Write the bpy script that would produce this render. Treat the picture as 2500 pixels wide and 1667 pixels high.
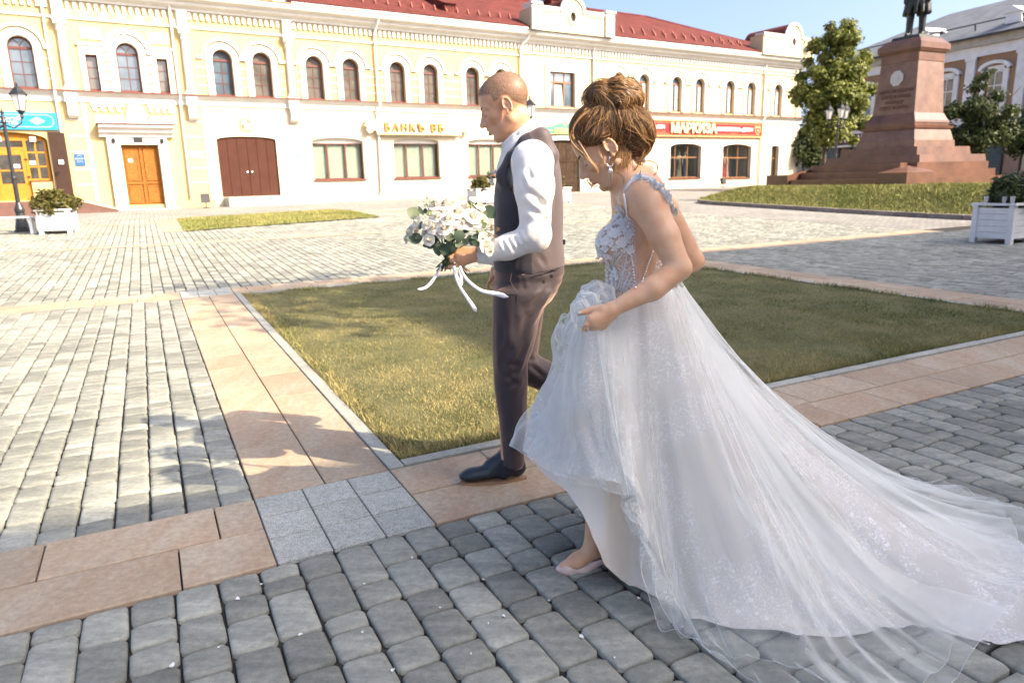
import bpy, bmesh, math, random
import numpy as np
from mathutils import Vector, Matrix, noise as mnoise
from mathutils.geometry import delaunay_2d_cdt
R=math.radians
scene=bpy.context.scene
COL=scene.collection
for o in list(bpy.data.objects): bpy.data.objects.remove(o)
# ------------------------------------------------------------------ camera
CAMH=1.38; PITCH=0.2250217; ROLL=-0.0259556; FPX=1717.64
_f=Vector((0,math.cos(PITCH),-math.sin(PITCH))); _u=Vector((0,math.sin(PITCH),math.cos(PITCH))); _x=Vector((1,0,0))
CX=_x*math.cos(ROLL)+_u*math.sin(ROLL); CU=_u*math.cos(ROLL)-_x*math.sin(ROLL); CF=_f
CAM=Vector((0,0,CAMH))
cd=bpy.data.cameras.new('camera'); cam=bpy.data.objects.new('camera',cd); COL.objects.link(cam)
cd.sensor_width=36; cd.lens=FPX*36/2500; cd.clip_start=0.05; cd.clip_end=4000
m=Matrix((CX,CU,-CF)).transposed().to_4x4(); m.translation=CAM; cam.matrix_world=m
cd.dof.use_dof=True; cd.dof.focus_distance=2.75; cd.dof.aperture_fstop=4.0
scene.camera=cam
# ------------------------------------------------------------------ sky, sun, exposure
SUN_EL=R(36.6); SH=Vector((0.917,-0.399,0)).normalized()       # horizontal direction towards the sun
SUNV=SH*math.cos(SUN_EL)+Vector((0,0,math.sin(SUN_EL)))
w=bpy.data.worlds.new('World'); scene.world=w; w.use_nodes=True
nt=w.node_tree; bg=nt.nodes['Background']
sky=nt.nodes.new('ShaderNodeTexSky'); sky.sky_type='NISHITA'; sky.sun_disc=False
sky.sun_elevation=SUN_EL; sky.sun_rotation=math.atan2(SH.x,SH.y)
sky.air_density=.5; sky.dust_density=5.0; sky.ozone_density=2.0; sky.altitude=100
nt.links.new(sky.outputs[0],bg.inputs[0]); bg.inputs[1].default_value=0.14
sl=bpy.data.lights.new('sun','SUN'); sl.energy=2.9; sl.angle=R(0.55); sl.color=(1,0.85,0.64)
so=bpy.data.objects.new('sun',sl); COL.objects.link(so); so.location=(30,-13,25)
so.rotation_euler=(-SUNV).to_track_quat('-Z','Y').to_euler()
vs=scene.view_settings; vs.view_transform='Standard'; vs.look='None'; vs.gamma=1; vs.use_curve_mapping=False; vs.exposure=1.85
# ------------------------------------------------------------------ frames of reference
YA=-0.469636; YF=1.010905
AD=Vector((math.sin(YA),math.cos(YA),0)); BD=Vector((math.cos(YA),-math.sin(YA),0))
FD=Vector((math.sin(YF),math.cos(YF),0)); FA=Vector((-math.cos(YF),math.sin(YF),0))
FDIST=33.0; BASEZ=0.6
def P2(a,b,z=0.0): v=AD*a+BD*b; v.z=z; return v
def gz(x,y):                        # the square rises gently towards the long facade
    t=FA.x*x+FA.y*y
    s=(t-10.0)/23.0
    if s<=-.15: return 0.0
    if s<.15: return 0.6*(s+.15)**2/.6
    return 0.6*min(s,1.0)
def pray(px,py):
    d=CX*((px-1250)/FPX)-CU*((py-833.5)/FPX)+CF
    return d.normalized()
def at(px,py,Y):                    # point on the vertical plane Y metres in front
    d=pray(px,py); return CAM+d*(Y/d.y)
def gpt(px,py,z=None):              # point on the ground
    d=pray(px,py)
    zz=0 if z is None else z
    for _ in range(30):
        p=CAM+d*((zz-CAMH)/d.z)
        if z is not None: break
        zz=.5*zz+.5*gz(p.x,p.y)
    return p
# ------------------------------------------------------------------ mesh helpers
class MB:
    def __init__(s): s.v=[]; s.f=[]; s.mi=[]
    def add(s,vs,fs,mi=0):
        n=len(s.v); s.v+= [tuple(v) for v in vs]; s.f+=[tuple(i+n for i in f) for f in fs]; s.mi+=[mi]*len(fs); return s
    def box(s,x0,x1,y0,y1,z0,z1,mi=0):
        return s.add([(x0,y0,z0),(x1,y0,z0),(x1,y1,z0),(x0,y1,z0),(x0,y0,z1),(x1,y0,z1),(x1,y1,z1),(x0,y1,z1)],
              [(3,2,1,0),(4,5,6,7),(0,1,5,4),(1,2,6,5),(2,3,7,6),(3,0,4,7)],mi)
    def hexa(s,b,t,mi=0):           # bottom quad, top quad (both counter-clockwise from above)
        return s.add(list(b)+list(t),[(3,2,1,0),(4,5,6,7),(0,1,5,4),(1,2,6,5),(2,3,7,6),(3,0,4,7)],mi)
    def loft(s,rings,cap=True,mi=0,closed=True):
        n=len(rings[0]); vs=[p for r in rings for p in r]; fs=[]
        for i in range(len(rings)-1):
            for j in range(n if closed else n-1):
                k=(j+1)%n; fs.append((i*n+j,i*n+k,(i+1)*n+k,(i+1)*n+j))
        if cap and closed:
            fs.append(tuple(range(n-1,-1,-1))); fs.append(tuple((len(rings)-1)*n+j for j in range(n)))
        return s.add(vs,fs,mi)
    def lathe(s,prof,n=16,c=(0,0,0),mi=0,cap=True):
        rings=[[(c[0]+r*math.cos(2*math.pi*j/n),c[1]+r*math.sin(2*math.pi*j/n),c[2]+z) for j in range(n)] for r,z in prof]
        return s.loft(rings,cap,mi)
    def tube(s,pts,rad,n=6,mi=0,cap=True):
        pts=[Vector(p) for p in pts]; rings=[]
        if not hasattr(rad,'__len__'): rad=[rad]*len(pts)
        up=None
        for i,p in enumerate(pts):
            t=(pts[min(i+1,len(pts)-1)]-pts[max(i-1,0)])
            if t.length<1e-9: t=Vector((0,0,1))
            t.normalize()
            if up is None:
                up=Vector((0,0,1)) if abs(t.z)<.9 else Vector((1,0,0))
            a=(up-t*up.dot(t))
            if a.length<1e-6: a=t.orthogonal()
            a.normalize(); b=t.cross(a); up=a
            rings.append([p+(a*math.cos(2*math.pi*j/n)+b*math.sin(2*math.pi*j/n))*rad[i] for j in range(n)])
        return s.loft(rings,cap,mi)
    def prism(s,poly,axis,d0,d1,mi=0):
        """poly in (a,b); axis 'y': a->x,b->z extruded y d0..d1 ; axis 'z': a->x,b->y ; axis 'x': a->y,b->z"""
        def mk(a,b,d): return {'y':(a,d,b),'z':(a,b,d),'x':(d,a,b)}[axis]
        n=len(poly); vs=[mk(a,b,d0) for a,b in poly]+[mk(a,b,d1) for a,b in poly]
        fs=[(j,(j+1)%n,n+(j+1)%n,n+j) for j in range(n)]+[tuple(range(n-1,-1,-1)),tuple(range(n,2*n))]
        return s.add(vs,fs,mi)
    def mesh(s,name,mats,smooth=False,fix=True):
        me=bpy.data.meshes.new(name); me.from_pydata(s.v,[],s.f)
        for mt in (mats if isinstance(mats,(list,tuple)) else [mats]): me.materials.append(mt)
        if any(s.mi): me.polygons.foreach_set('material_index',s.mi)
        if fix:
            bm=bmesh.new(); bm.from_mesh(me); bmesh.ops.recalc_face_normals(bm,faces=bm.faces); bm.to_mesh(me); bm.free()
        if smooth: me.polygons.foreach_set('use_smooth',[True]*len(me.polygons))
        me.update(); return me
    def build(s,name,mats,parent=None,smooth=False,loc=None,fix=True):
        return obj(name,s.mesh(name,mats,smooth,fix),parent,loc)
def obj(name,me,parent=None,loc=None,rz=0):
    o=bpy.data.objects.new(name,me); COL.objects.link(o)
    if parent: o.parent=parent
    if loc is not None: o.location=loc
    if rz: o.rotation_euler=(0,0,rz)
    return o
def empty(name,loc=(0,0,0),rz=0,parent=None):
    o=bpy.data.objects.new(name,None); COL.objects.link(o); o.location=loc; o.rotation_euler=(0,0,rz)
    o.empty_display_size=.2
    if parent: o.parent=parent
    return o
def tag(o,label=None,cat=None,group=None,kind=None):
    for k,v in (('label',label),('category',cat),('group',group),('kind',kind)):
        if v: o[k]=v
    return o
def copy_tree(o,parent=None):
    c=o.copy(); COL.objects.link(c)
    if parent: c.parent=parent
    for ch in o.children: copy_tree(ch,c)
    return c
def bevel_me(me,w,seg=1,ang=30):
    bm=bmesh.new(); bm.from_mesh(me)
    ed=[e for e in bm.edges if len(e.link_faces)==2 and e.calc_face_angle(0)>R(ang)]
    bmesh.ops.bevel(bm,geom=ed,offset=w,segments=seg,profile=.6,affect='EDGES'); bm.to_mesh(me); bm.free(); return me
def shade_auto(me,ang=35):
    me.polygons.foreach_set('use_smooth',[True]*len(me.polygons))
    bm=bmesh.new(); bm.from_mesh(me)
    for e in bm.edges:
        if len(e.link_faces)==2 and e.calc_face_angle(0)>R(ang): e.smooth=False
    bm.to_mesh(me); bm.free(); return me
# ------------------------------------------------------------------ materials
def mat(name,col,rough=.7,noise=None,bump=None,metal=0,spec=.5,coat=0,sheen=0,subs=0,subr=(1,.35,.2),alpha=1,rand=0,trans=0):
    """noise=(scale,amount[,dark colour]) ; bump=(scale,strength,dist) ; rand = value change per object"""
    M=bpy.data.materials.new(name); M.use_nodes=True; n=M.node_tree; b=n.nodes['Principled BSDF']; L=n.links.new
    b.inputs['Base Color'].default_value=(*col,1); b.inputs['Roughness'].default_value=rough; b.inputs['Metallic'].default_value=metal
    b.inputs['Specular IOR Level'].default_value=spec
    if coat: b.inputs['Coat Weight'].default_value=coat
    if sheen: b.inputs['Sheen Weight'].default_value=sheen
    if subs:
        b.inputs['Subsurface Weight'].default_value=subs; b.inputs['Subsurface Radius'].default_value=subr; b.inputs['Subsurface Scale'].default_value=.008
    if trans: b.inputs['Transmission Weight'].default_value=trans
    if alpha<1: b.inputs['Alpha'].default_value=alpha
    tc=None
    cur=None
    def TC():
        nonlocal tc
        if tc is None: tc=n.nodes.new('ShaderNodeTexCoord')
        return tc
    if noise:
        t=n.nodes.new('ShaderNodeTexNoise'); t.inputs['Scale'].default_value=noise[0]; t.inputs['Detail'].default_value=6; t.inputs['Roughness'].default_value=.65
        L(TC().outputs['Object'],t.inputs['Vector'])
        rp=n.nodes.new('ShaderNodeValToRGB'); rp.color_ramp.elements[0].position=.3; rp.color_ramp.elements[1].position=.7
        a=noise[1]; dk=noise[2] if len(noise)>2 else tuple(c*(1-a) for c in col)
        rp.color_ramp.elements[0].color=(*dk,1); rp.color_ramp.elements[1].color=(*[min(1,c*(1+a*.4)) for c in col],1)
        L(t.outputs['Fac'],rp.inputs[0]); cur=rp.outputs[0]; L(cur,b.inputs['Base Color'])
    if rand:
        oi=n.nodes.new('ShaderNodeObjectInfo'); hs=n.nodes.new('ShaderNodeHueSaturation')
        mr=n.nodes.new('ShaderNodeMapRange'); mr.inputs['To Min'].default_value=1-rand; mr.inputs['To Max'].default_value=1+rand
        L(oi.outputs['Random'],mr.inputs['Value']); L(mr.outputs[0],hs.inputs['Value'])
        if cur is not None: L(cur,hs.inputs['Color'])
        else: hs.inputs['Color'].default_value=(*col,1)
        L(hs.outputs[0],b.inputs['Base Color'])
    if bump:
        t=n.nodes.new('ShaderNodeTexNoise'); t.inputs['Scale'].default_value=bump[0]; t.inputs['Detail'].default_value=8
        L(TC().outputs['Object'],t.inputs['Vector'])
        bp=n.nodes.new('ShaderNodeBump'); bp.inputs['Strength'].default_value=bump[1]; bp.inputs['Distance'].default_value=bump[2]
        L(t.outputs['Fac'],bp.inputs['Height']); L(bp.outputs[0],b.inputs['Normal'])
    return M
def nodes(M): return M.node_tree, M.node_tree.nodes['Principled BSDF']
# ================================================================== GROUND
rnd=random.Random(7)
def stone_mat(name,c0,c1,c2,streak=None,rand=.18,scale=1.0,speck=None,per_face=True,rough=.82):
    """stone with clouds, fine grain and one value per piece (attribute 'pv' 0..1)"""
    M=bpy.data.materials.new(name); M.use_nodes=True; n,b=nodes(M); L=n.links.new
    tc=n.nodes.new('ShaderNodeTexCoord'); geo=n.nodes.new('ShaderNodeNewGeometry')
    at_=n.nodes.new('ShaderNodeAttribute'); at_.attribute_name='pv'
    oi=n.nodes.new('ShaderNodeObjectInfo'); ad=n.nodes.new('ShaderNodeMath'); ad.operation='ADD'; L(at_.outputs['Fac'],ad.inputs[0]); L(oi.outputs['Random'],ad.inputs[1])
    fr=n.nodes.new('ShaderNodeMath'); fr.operation='FRACT'; L(ad.outputs[0],fr.inputs[0]); pv=fr.outputs[0]
    mp=n.nodes.new('ShaderNodeMapping'); mp.inputs['Rotation'].default_value=(0,0,YA*-1)
    L(geo.outputs['Position'],mp.inputs[0])
    if streak: mp.inputs['Scale'].default_value=streak
    # shift pattern per piece
    cmb=n.nodes.new('ShaderNodeCombineXYZ'); mu=n.nodes.new('ShaderNodeMath'); mu.operation='MULTIPLY'; mu.inputs[1].default_value=37; L(pv,mu.inputs[0]); L(mu.outputs[0],cmb.inputs[2])
    va=n.nodes.new('ShaderNodeVectorMath'); va.operation='ADD'; L(mp.outputs[0],va.inputs[0]); L(cmb.outputs[0],va.inputs[1])
    t=n.nodes.new('ShaderNodeTexNoise'); t.inputs['Scale'].default_value=6*scale; t.inputs['Detail'].default_value=9; t.inputs['Roughness'].default_value=.7; L(va.outputs[0],t.inputs['Vector'])
    rp=n.nodes.new('ShaderNodeValToRGB'); e=rp.color_ramp.elements; e[0].position=.32; e[0].color=(*c0,1); e[1].position=.68; e[1].color=(*c2,1); x=rp.color_ramp.elements.new(.5); x.color=(*c1,1)
    L(t.outputs['Fac'],rp.inputs[0])
    g=n.nodes.new('ShaderNodeTexNoise'); g.inputs['Scale'].default_value=420; g.inputs['Detail'].default_value=3; L(geo.outputs['Position'],g.inputs['Vector'])
    mr=n.nodes.new('ShaderNodeMapRange'); mr.inputs['From Min'].default_value=.3; mr.inputs['From Max'].default_value=.7; mr.inputs['To Min'].default_value=.82; mr.inputs['To Max'].default_value=1.15; L(g.outputs['Fac'],mr.inputs['Value'])
    pm=n.nodes.new('ShaderNodeMapRange'); pm.inputs['To Min'].default_value=1-rand; pm.inputs['To Max'].default_value=1+rand; L(pv,pm.inputs['Value'])
    mm=n.nodes.new('ShaderNodeMath'); mm.operation='MULTIPLY'; L(mr.outputs[0],mm.inputs[0]); L(pm.outputs[0],mm.inputs[1])
    hs=n.nodes.new('ShaderNodeHueSaturation'); L(rp.outputs[0],hs.inputs['Color']); L(mm.outputs[0],hs.inputs['Value'])
    out=hs.outputs[0]
    # dirty blotches over the whole square
    d=n.nodes.new('ShaderNodeTexNoise'); d.inputs['Scale'].default_value=.9; d.inputs['Detail'].default_value=5; L(geo.outputs['Position'],d.inputs['Vector'])
    dm=n.nodes.new('ShaderNodeMapRange'); dm.inputs['From Min'].default_value=.35; dm.inputs['From Max'].default_value=.65; dm.inputs['To Min'].default_value=.86; dm.inputs['To Max'].default_value=1.06; L(d.outputs['Fac'],dm.inputs['Value'])
    h2=n.nodes.new('ShaderNodeHueSaturation'); L(out,h2.inputs['Color']); L(dm.outputs[0],h2.inputs['Value']); out=h2.outputs[0]
    hgt=g.outputs['Fac']
    if speck:
        v=n.nodes.new('ShaderNodeTexVoronoi'); v.inputs['Scale'].default_value=speck[0]; L(geo.outputs['Position'],v.inputs['Vector'])
        sp=n.nodes.new('ShaderNodeMapRange'); sp.inputs['From Min'].default_value=0; sp.inputs['From Max'].default_value=1; L(v.outputs['Color'],sp.inputs['Value'])
        cr=n.nodes.new('ShaderNodeValToRGB'); cr.color_ramp.interpolation='CONSTANT'; q=cr.color_ramp.elements; q[0].color=(.11,.115,.12,1); q[1].position=.30; q[1].color=(1,1,1,1); L(v.outputs['Color'],cr.inputs[0])
        mx=n.nodes.new('ShaderNodeMix'); mx.data_type='RGBA'; mx.blend_type='MULTIPLY'; mx.inputs['Factor'].default_value=speck[1]; L(out,mx.inputs['A']); L(cr.outputs[0],mx.inputs['B']); out=mx.outputs['Result']
    b.inputs['Roughness'].default_value=rough; b.inputs['Specular IOR Level'].default_value=.25
    t2=n.nodes.new('ShaderNodeTexNoise'); t2.inputs['Scale'].default_value=38; t2.inputs['Detail'].default_value=8; t2.inputs['Roughness'].default_value=.72; L(geo.outputs['Position'],t2.inputs['Vector'])
    q2=n.nodes.new('ShaderNodeMapRange'); q2.inputs['From Min'].default_value=.3; q2.inputs['From Max'].default_value=.7; q2.inputs['To Min'].default_value=.78; q2.inputs['To Max'].default_value=1.2; L(t2.outputs['Fac'],q2.inputs['Value']); h3_=n.nodes.new('ShaderNodeHueSaturation'); L(out,h3_.inputs['Color']); L(q2.outputs[0],h3_.inputs['Value']); L(h3_.outputs[0],b.inputs['Base Color'])
    bp=n.nodes.new('ShaderNodeBump'); bp.inputs['Strength'].default_value=.18; bp.inputs['Distance'].default_value=.004; L(t2.outputs['Fac'],bp.inputs['Height'])
    b2=n.nodes.new('ShaderNodeBump'); b2.inputs['Strength'].default_value=.3; b2.inputs['Distance'].default_value=.0015; L(hgt,b2.inputs['Height']); L(bp.outputs[0],b2.inputs['Normal']); L(b2.outputs[0],b.inputs['Normal'])
    return M
M_PAVER=stone_mat('paver_grey',(.195,.20,.172),(.268,.270,.228),(.365,.36,.30),streak=(.5,2.2,1),rand=.26)
M_SLAB=stone_mat('slab_sand',(.40,.27,.175),(.42,.32,.22),(.44,.375,.28),streak=(1.6,.45,1),rand=.10,scale=.55)
M_GRAN=stone_mat('granite_grey',(.40,.41,.36),(.45,.455,.40),(.50,.50,.44),rand=.06,speck=(330,.5))
M_KERB=stone_mat('kerb_concrete',(.32,.32,.275),(.38,.375,.32),(.44,.43,.365),rand=.08)
M_KERB2=stone_mat('kerb_granite',(.16,.135,.12),(.22,.19,.17),(.28,.25,.23),rand=.1)
M_BED=mat('joint_sand',(.040,.035,.029),.95,noise=(60,.5),bump=(180,.8,.004))
# --- ground sheet following the rise of the square
def ground_sheet():
    n=140; ts=[]
    for i in range(n+1):
        u=i/n*2-1; ts.append(math.copysign(abs(u)**2.6*900+abs(u)*8,u))
    vs=[];fs=[]
    for a in ts:
        for b in ts:
            x,y=b,a+12; vs.append((x,y,gz(x,y)-.05))
    m_=n+1
    for i in range(n):
        for j in range(n): fs.append((i*m_+j,i*m_+j+1,(i+1)*m_+j+1,(i+1)*m_+j))
    mb=MB(); mb.add(vs,fs); return mb
M_GROUND=mat('ground_far',(.20,.19,.175),.95,noise=(2.5,.3),bump=(30,.5,.01))
g_=ground_sheet().build('ground',M_GROUND,smooth=True); tag(g_,kind='structure')

def pillow(l,w,h,j=.0035,seed=0,rad=.022):
    """one tumbled paver: length l along x, width w along y, top at z=0"""
    r=random.Random(seed); vs=[]; ring=[]
    def rr(hx,hy,c,z,jit):
        pts=[]
        for sx,sy,a0 in ((1,1,0),(-1,1,90),(-1,-1,180),(1,-1,270)):
            for a in (8,45,82):
                t=R(a0+a); pts.append((sx*(hx-c)+c*math.cos(t)+r.uniform(-jit,jit),sy*(hy-c)+c*math.sin(t)+r.uniform(-jit,jit),z))
        return pts
    lo=rr(l/2,w/2,rad,-h,0.001); a=rr(l/2,w/2,rad,-.009,j); b=rr(l/2-.004,w/2-.004,rad*.95,-.0035,j*.8); t=rr(l/2-.014,w/2-.014,rad*.75,0,.002)
    lo=[(p[0],p[1],-h) for p in a]; b=[(p[0]*(1-.008/l),p[1]*(1-.008/w),-.0035) for p in a]; t=[(p[0]*(1-.03/l),p[1]*(1-.03/w),r.uniform(-.0006,.0006)) for p in a]
    n=12; vs=lo+a+b+t; fs=[]
    for k in range(3):
        for q in range(n): fs.append((k*n+q,k*n+(q+1)%n,(k+1)*n+(q+1)%n,(k+1)*n+q))
    fs.append(tuple(3*n+q for q in range(n)))
    return vs,fs
LENS=[.10,.14,.14,.185,.185,.225,.265]
CW=.1395
PROTO={}
for li,l in enumerate(sorted(set(LENS))):
    for s in range(6):
        PROTO[(l,s)]=pillow(l-.009,CW-.007,.05,seed=li*10+s)
PROTO_ME={}
def pave(rects,name,near_n,far=30.0,dirB=False,parent=None):
    """rects: list of (a0,a1,b0,b1) fields in paving coordinates, columns run along A"""
    cells=[]
    for (a0,a1,b0,b1) in rects:
        nb=int(math.floor((b1-b0)/CW+.3)); cw=(b1-b0)/max(nb,1)
        for k in range(nb):
            bc=b0+(k+.5)*cw; a=a0; r=random.Random(hash((round(a0*100),round(b0*100),k))&0xffffff)
            while a<a1-.03:
                l=r.choice(LENS)
                if a+l>a1-.07: l=a1-a if a1-a<.30 else l
                lm=min(LENS,key=lambda q:abs(q-l))
                ac=a+l/2; p=P2(ac,bc); 
                q=p-CAM; dz=q.dot(CF)
                if p.y>-1.0 and abs(p.x)<3.6+(1.15 if dz<11 else .75)*max(p.y,0) and dz<far:
                    inn=dz>.35 and abs(q.dot(CX)/dz)<.75 and -q.dot(CU)/dz<.51
                    if True:
                        cells.append((dz if inn else dz+50,ac,bc,l,lm,r.randrange(6),r.uniform(-1,1),r.random(),cw))
                a+=l
    cells.sort()
    return cells
SHOWN=lambda a,b:True
def put_pavers(cells,parent,n_near,skip=None):
    near=cells[:n_near]; rest=cells[n_near:]
    rz=math.atan2(AD.y,AD.x)
    for (dz,ac,bc,l,lm,s,jr,pv,cw) in near:
        key=(lm,s)
        if key not in PROTO_ME:
            mb=MB(); mb.add(*PROTO[key]); me=mb.mesh('paver',M_PAVER); shade_auto(me,50); PROTO_ME[key]=me
        p=P2(ac,bc); o=obj('paver',PROTO_ME[key],parent,(p.x,p.y,gz(p.x,p.y)+.004+.0018*jr),rz+jr*.008)
        o.scale=((l-.007)/(lm-.007),cw/CW,1)
    if rest:
        V=[];F=[];PV=[]; off=0
        protos={k:(np.array(v[0]),v[1]) for k,v in PROTO.items()}
        ca,sa=math.cos(rz),math.sin(rz)
        for (dz,ac,bc,l,lm,s,jr,pv,cw) in rest:
            dz=dz-50 if dz>45 else dz
            vv,ff=protos[(lm,s)]; q=vv.copy(); q[:,0]*=(l-.007)/(lm-.007); q[:,1]*=cw/CW
            if dz>9:                      # beyond: only the top ring and rim
                q=q[12:]; ff=[tuple(i-12 for i in f) for f in ff if min(f)>=12]
            p=P2(ac,bc); x=q[:,0]*ca-q[:,1]*sa+p.x; y=q[:,0]*sa+q[:,1]*ca+p.y; z=q[:,2]+gz(p.x,p.y)+.004+.0018*jr
            V.append(np.stack([x,y,z],1)); F+=[tuple(i+off for i in f) for f in ff]; PV.append(np.full(len(q),pv)); off+=len(q)
        me=bpy.data.meshes.new('paver_field'); me.from_pydata(np.concatenate(V).tolist(),[],F); me.materials.append(M_PAVER)
        at_=me.attributes.new('pv','FLOAT','POINT'); at_.data.foreach_set('value',np.concatenate(PV))
        me.polygons.foreach_set('use_smooth',[False]*len(me.polygons)); me.update()
        o=obj('paver_field',me,parent); tag(o,kind='stuff')
def sheet(name,quads,m,z,parent=None,sub=1):
    mb=MB()
    for (a0,a1,b0,b1) in quads:
        na=max(1,int((a1-a0)/sub)); nb=max(1,int((b1-b0)/sub))
        for i in range(na):
            for j in range(nb):
                q=[P2(a0+(a1-a0)*(i+di)/na,b0+(b1-b0)*(j+dj)/nb) for di,dj in ((0,0),(0,1),(1,1),(1,0))]
                mb.add([(p.x,p.y,gz(p.x,p.y)+z) for p in q],[(0,1,2,3)])
    return mb.build(name,m,parent)
# layout in paving coordinates (A away along the lawn's left edge, B along the near band)
A0,A1,A2=2.53,2.85,3.17; LA0,LA1=3.265,9.72; B0,B1,B2=.278,.60,.912; LB0,LB1=.995,7.44
FB0,FB1=9.80,10.36      # band behind the lawn
RB0,RB1=7.52,8.16       # band to the right of the lawn
pav=sheet('pavement',[(-9,60,-40,50)],M_BED,-.018,sub=3); tag(pav,kind='structure')
cells_fg=pave([(-2.6,A0,-6.5,16.0)],'fg',0)
cells_l=pave([(A2,FB0,-14.0,B0)],'l',0)+pave([(FB1,27.0,-26.0,16.0)],'f',0,far=31)+pave([(A2,FB0,RB1,22.0)],'r',0)
FARLAWN=[gpt(432,536),gpt(450,566),gpt(927,531),gpt(862,517),gpt(812,513)]
def in_poly(x,y,poly):
    c=False; n=len(poly)
    for i in range(n):
        p,q=poly[i],poly[i-1]
        if (p[1]>y)!=(q[1]>y) and x<(q[0]-p[0])*(y-p[1])/(q[1]-p[1])+p[0]: c=not c
    return c
def okc(c):
    p=P2(c[1],c[2]); t=FA.dot(p)
    return t<FDIST-.15 and not in_poly(p.x,p.y,FARLAWN)
cells_l=[c for c in cells_l if okc(c)]
allc=sorted(cells_fg+cells_l)
put_pavers(allc,pav,300)
# --- sand-coloured slab bands, each slab a piece
def slab_me(la,lb,h=.05,m=M_SLAB,bev=.0035,seed=0):
    mb=MB(); mb.box(-la/2,la/2,-lb/2,lb/2,-h,0); me=mb.mesh('slab',m); bevel_me(me,bev,1); return me
band=sheet('slab_path',[(A0,LA0,-7,20),(LA0,FB1,B0,LB0),(FB0,FB1,-26,26),(LA0,FB0,RB0-.08,RB1)],M_BED,-.014,sub=2); tag(band,kind='structure')
_sc={}
def put_slab(name,a0,a1,b0,b1,parent,m,gap=.005,r=rnd,z=.006,h=.05):
    key=(round(a1-a0,3),round(b1-b0,3),m.name)
    if key not in _sc: _sc[key]=slab_me(a1-a0-gap-.005,b1-b0-gap-.001,h,m)
    p=P2((a0+a1)/2,(b0+b1)/2); zz=gz(p.x,p.y)+z+r.uniform(-.0015,.0015)
    o=obj(name,_sc[key],parent,(p.x,p.y,zz),math.atan2(AD.y,AD.x))
    # AD is local x: local y is then +90deg from AD = -BD
    q=P2((a0+a1)/2+.2,(b0+b1)/2); o.rotation_euler[1]=-math.atan2(gz(q.x,q.y)-gz(p.x,p.y),.2)
    o.rotation_euler[0]=r.uniform(-.002,.002)
    return o
LN=[.315,.63,.47,.63]
def row_b(a0,a1,b0,b1,start,seed,cuts=None):
    r=random.Random(seed); b=b0
    if cuts:
        bs=cuts
    else:
        bs=[b0]; b=b0+start
        while b<b1-.12: bs.append(b); b+=r.choice(LN)
        bs.append(b1)
    for x,y in zip(bs[:-1],bs[1:]): put_slab('slab',a0,a1,x,y,band,M_SLAB)
def row_a(b0,b1,a0,a1,start,seed):
    r=random.Random(seed); as_=[a0]; a=a0+start
    while a<a1-.12: as_.append(a); a+=r.choice([.63,.78,.63,.47])
    as_.append(a1)
    for x,y in zip(as_[:-1],as_[1:]): put_slab('slab',x,y,b0,b1,band,M_SLAB)
row_b(A1,A2,-3.2,B0,0,1,[-6.5,-5.87,-5.4,-4.77,-4.14,-3.83,-3.2,-2.57,-1.94,-1.46,-1.15,-.519,.108,B0])
row_b(A0,A1,-3.2,B0,0,2,[-6.5,-6.0,-5.37,-4.9,-4.27,-3.64,-3.2,-2.7,-2.1,-1.46,-.68,-.047,B0])
row_b(A1,A2,B2,20,.63,3,[.912,1.40,2.03,2.50,3.13,3.50,3.823,4.145,4.812,5.138,5.77,6.4,6.71,7.34,7.97,8.6,9.07,9.7,10.33,10.8,11.43])
row_b(A0,A1,B2,20,.5,4,[.912,1.62,2.10,2.73,3.20,3.439,3.93,4.60,5.24,5.87,6.18,6.81,7.44,7.9,8.53,9.16,9.5,10.13,10.76,11.4])
row_a(B0,B1,A2,FB0,.69,5); row_a(B1,B2,A2,FB0,.465,6)
am=(FB0+FB1)/2
row_b(FB0,am,-15,B0,.3,7); row_b(am,FB1,-15,B0,.5,8); row_b(FB0,am,LB0-.08,16,.4,9); row_b(am,FB1,LB0-.08,16,.2,10)
bm_=(RB0+RB1)/2
row_a(RB0,bm_,A2,FB0,.4,11); row_a(bm_,RB1,A2,FB0,.2,12)
# --- granite squares where bands cross
gr=sheet('granite_crossing',[(A0,A2,B0,B2),(FB0,FB1,B0,LB0-.08)],M_BED,-.011); tag(gr,kind='structure')
for i in range(3):
    for j in range(3):
        da=(A2-A0)/3; db=(B2-B0)/3
        put_slab('tile',A0+i*da,A0+(i+1)*da,B0+j*db,B0+(j+1)*db,gr,M_GRAN,gap=.004)
        da=(FB1-FB0)/3
        put_slab('tile',FB0+i*da,FB0+(i+1)*da,B0+j*db,B0+(j+1)*db,gr,M_GRAN,gap=.004)
# --- kerb stones round the lawn
kb=empty('lawn_kerb',P2(LA0,LB0)); tag(kb,kind='structure')
KW=.082
def kerb(a0,a1,b0,b1,along,step,seed):
    r=random.Random(seed); L0,L1=(a0,a1) if along=='a' else (b0,b1); t=L0
    while t<L1-.05:
        e=min(t+step,L1)
        if along=='a': o=put_slab('kerb_stone',t,e,b0,b1,kb,M_KERB,gap=.006,z=.012,h=.12)
        else: o=put_slab('kerb_stone',a0,a1,t,e,kb,M_KERB,gap=.006,z=.012,h=.12)
        o.location=o.location-kb.location
        t=e
kerb(A2,LA1+KW,B2,LB0,'a',.98,1)
kerb(A2+.012,LA0,LB0,LB1,'b',.98,2)
kerb(LA1,LA1+KW,LB0,LB1,'b',.98,3)
kerb(A2+.012,LA1+KW,LB1,LB1+KW,'a',.98,4)
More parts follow.
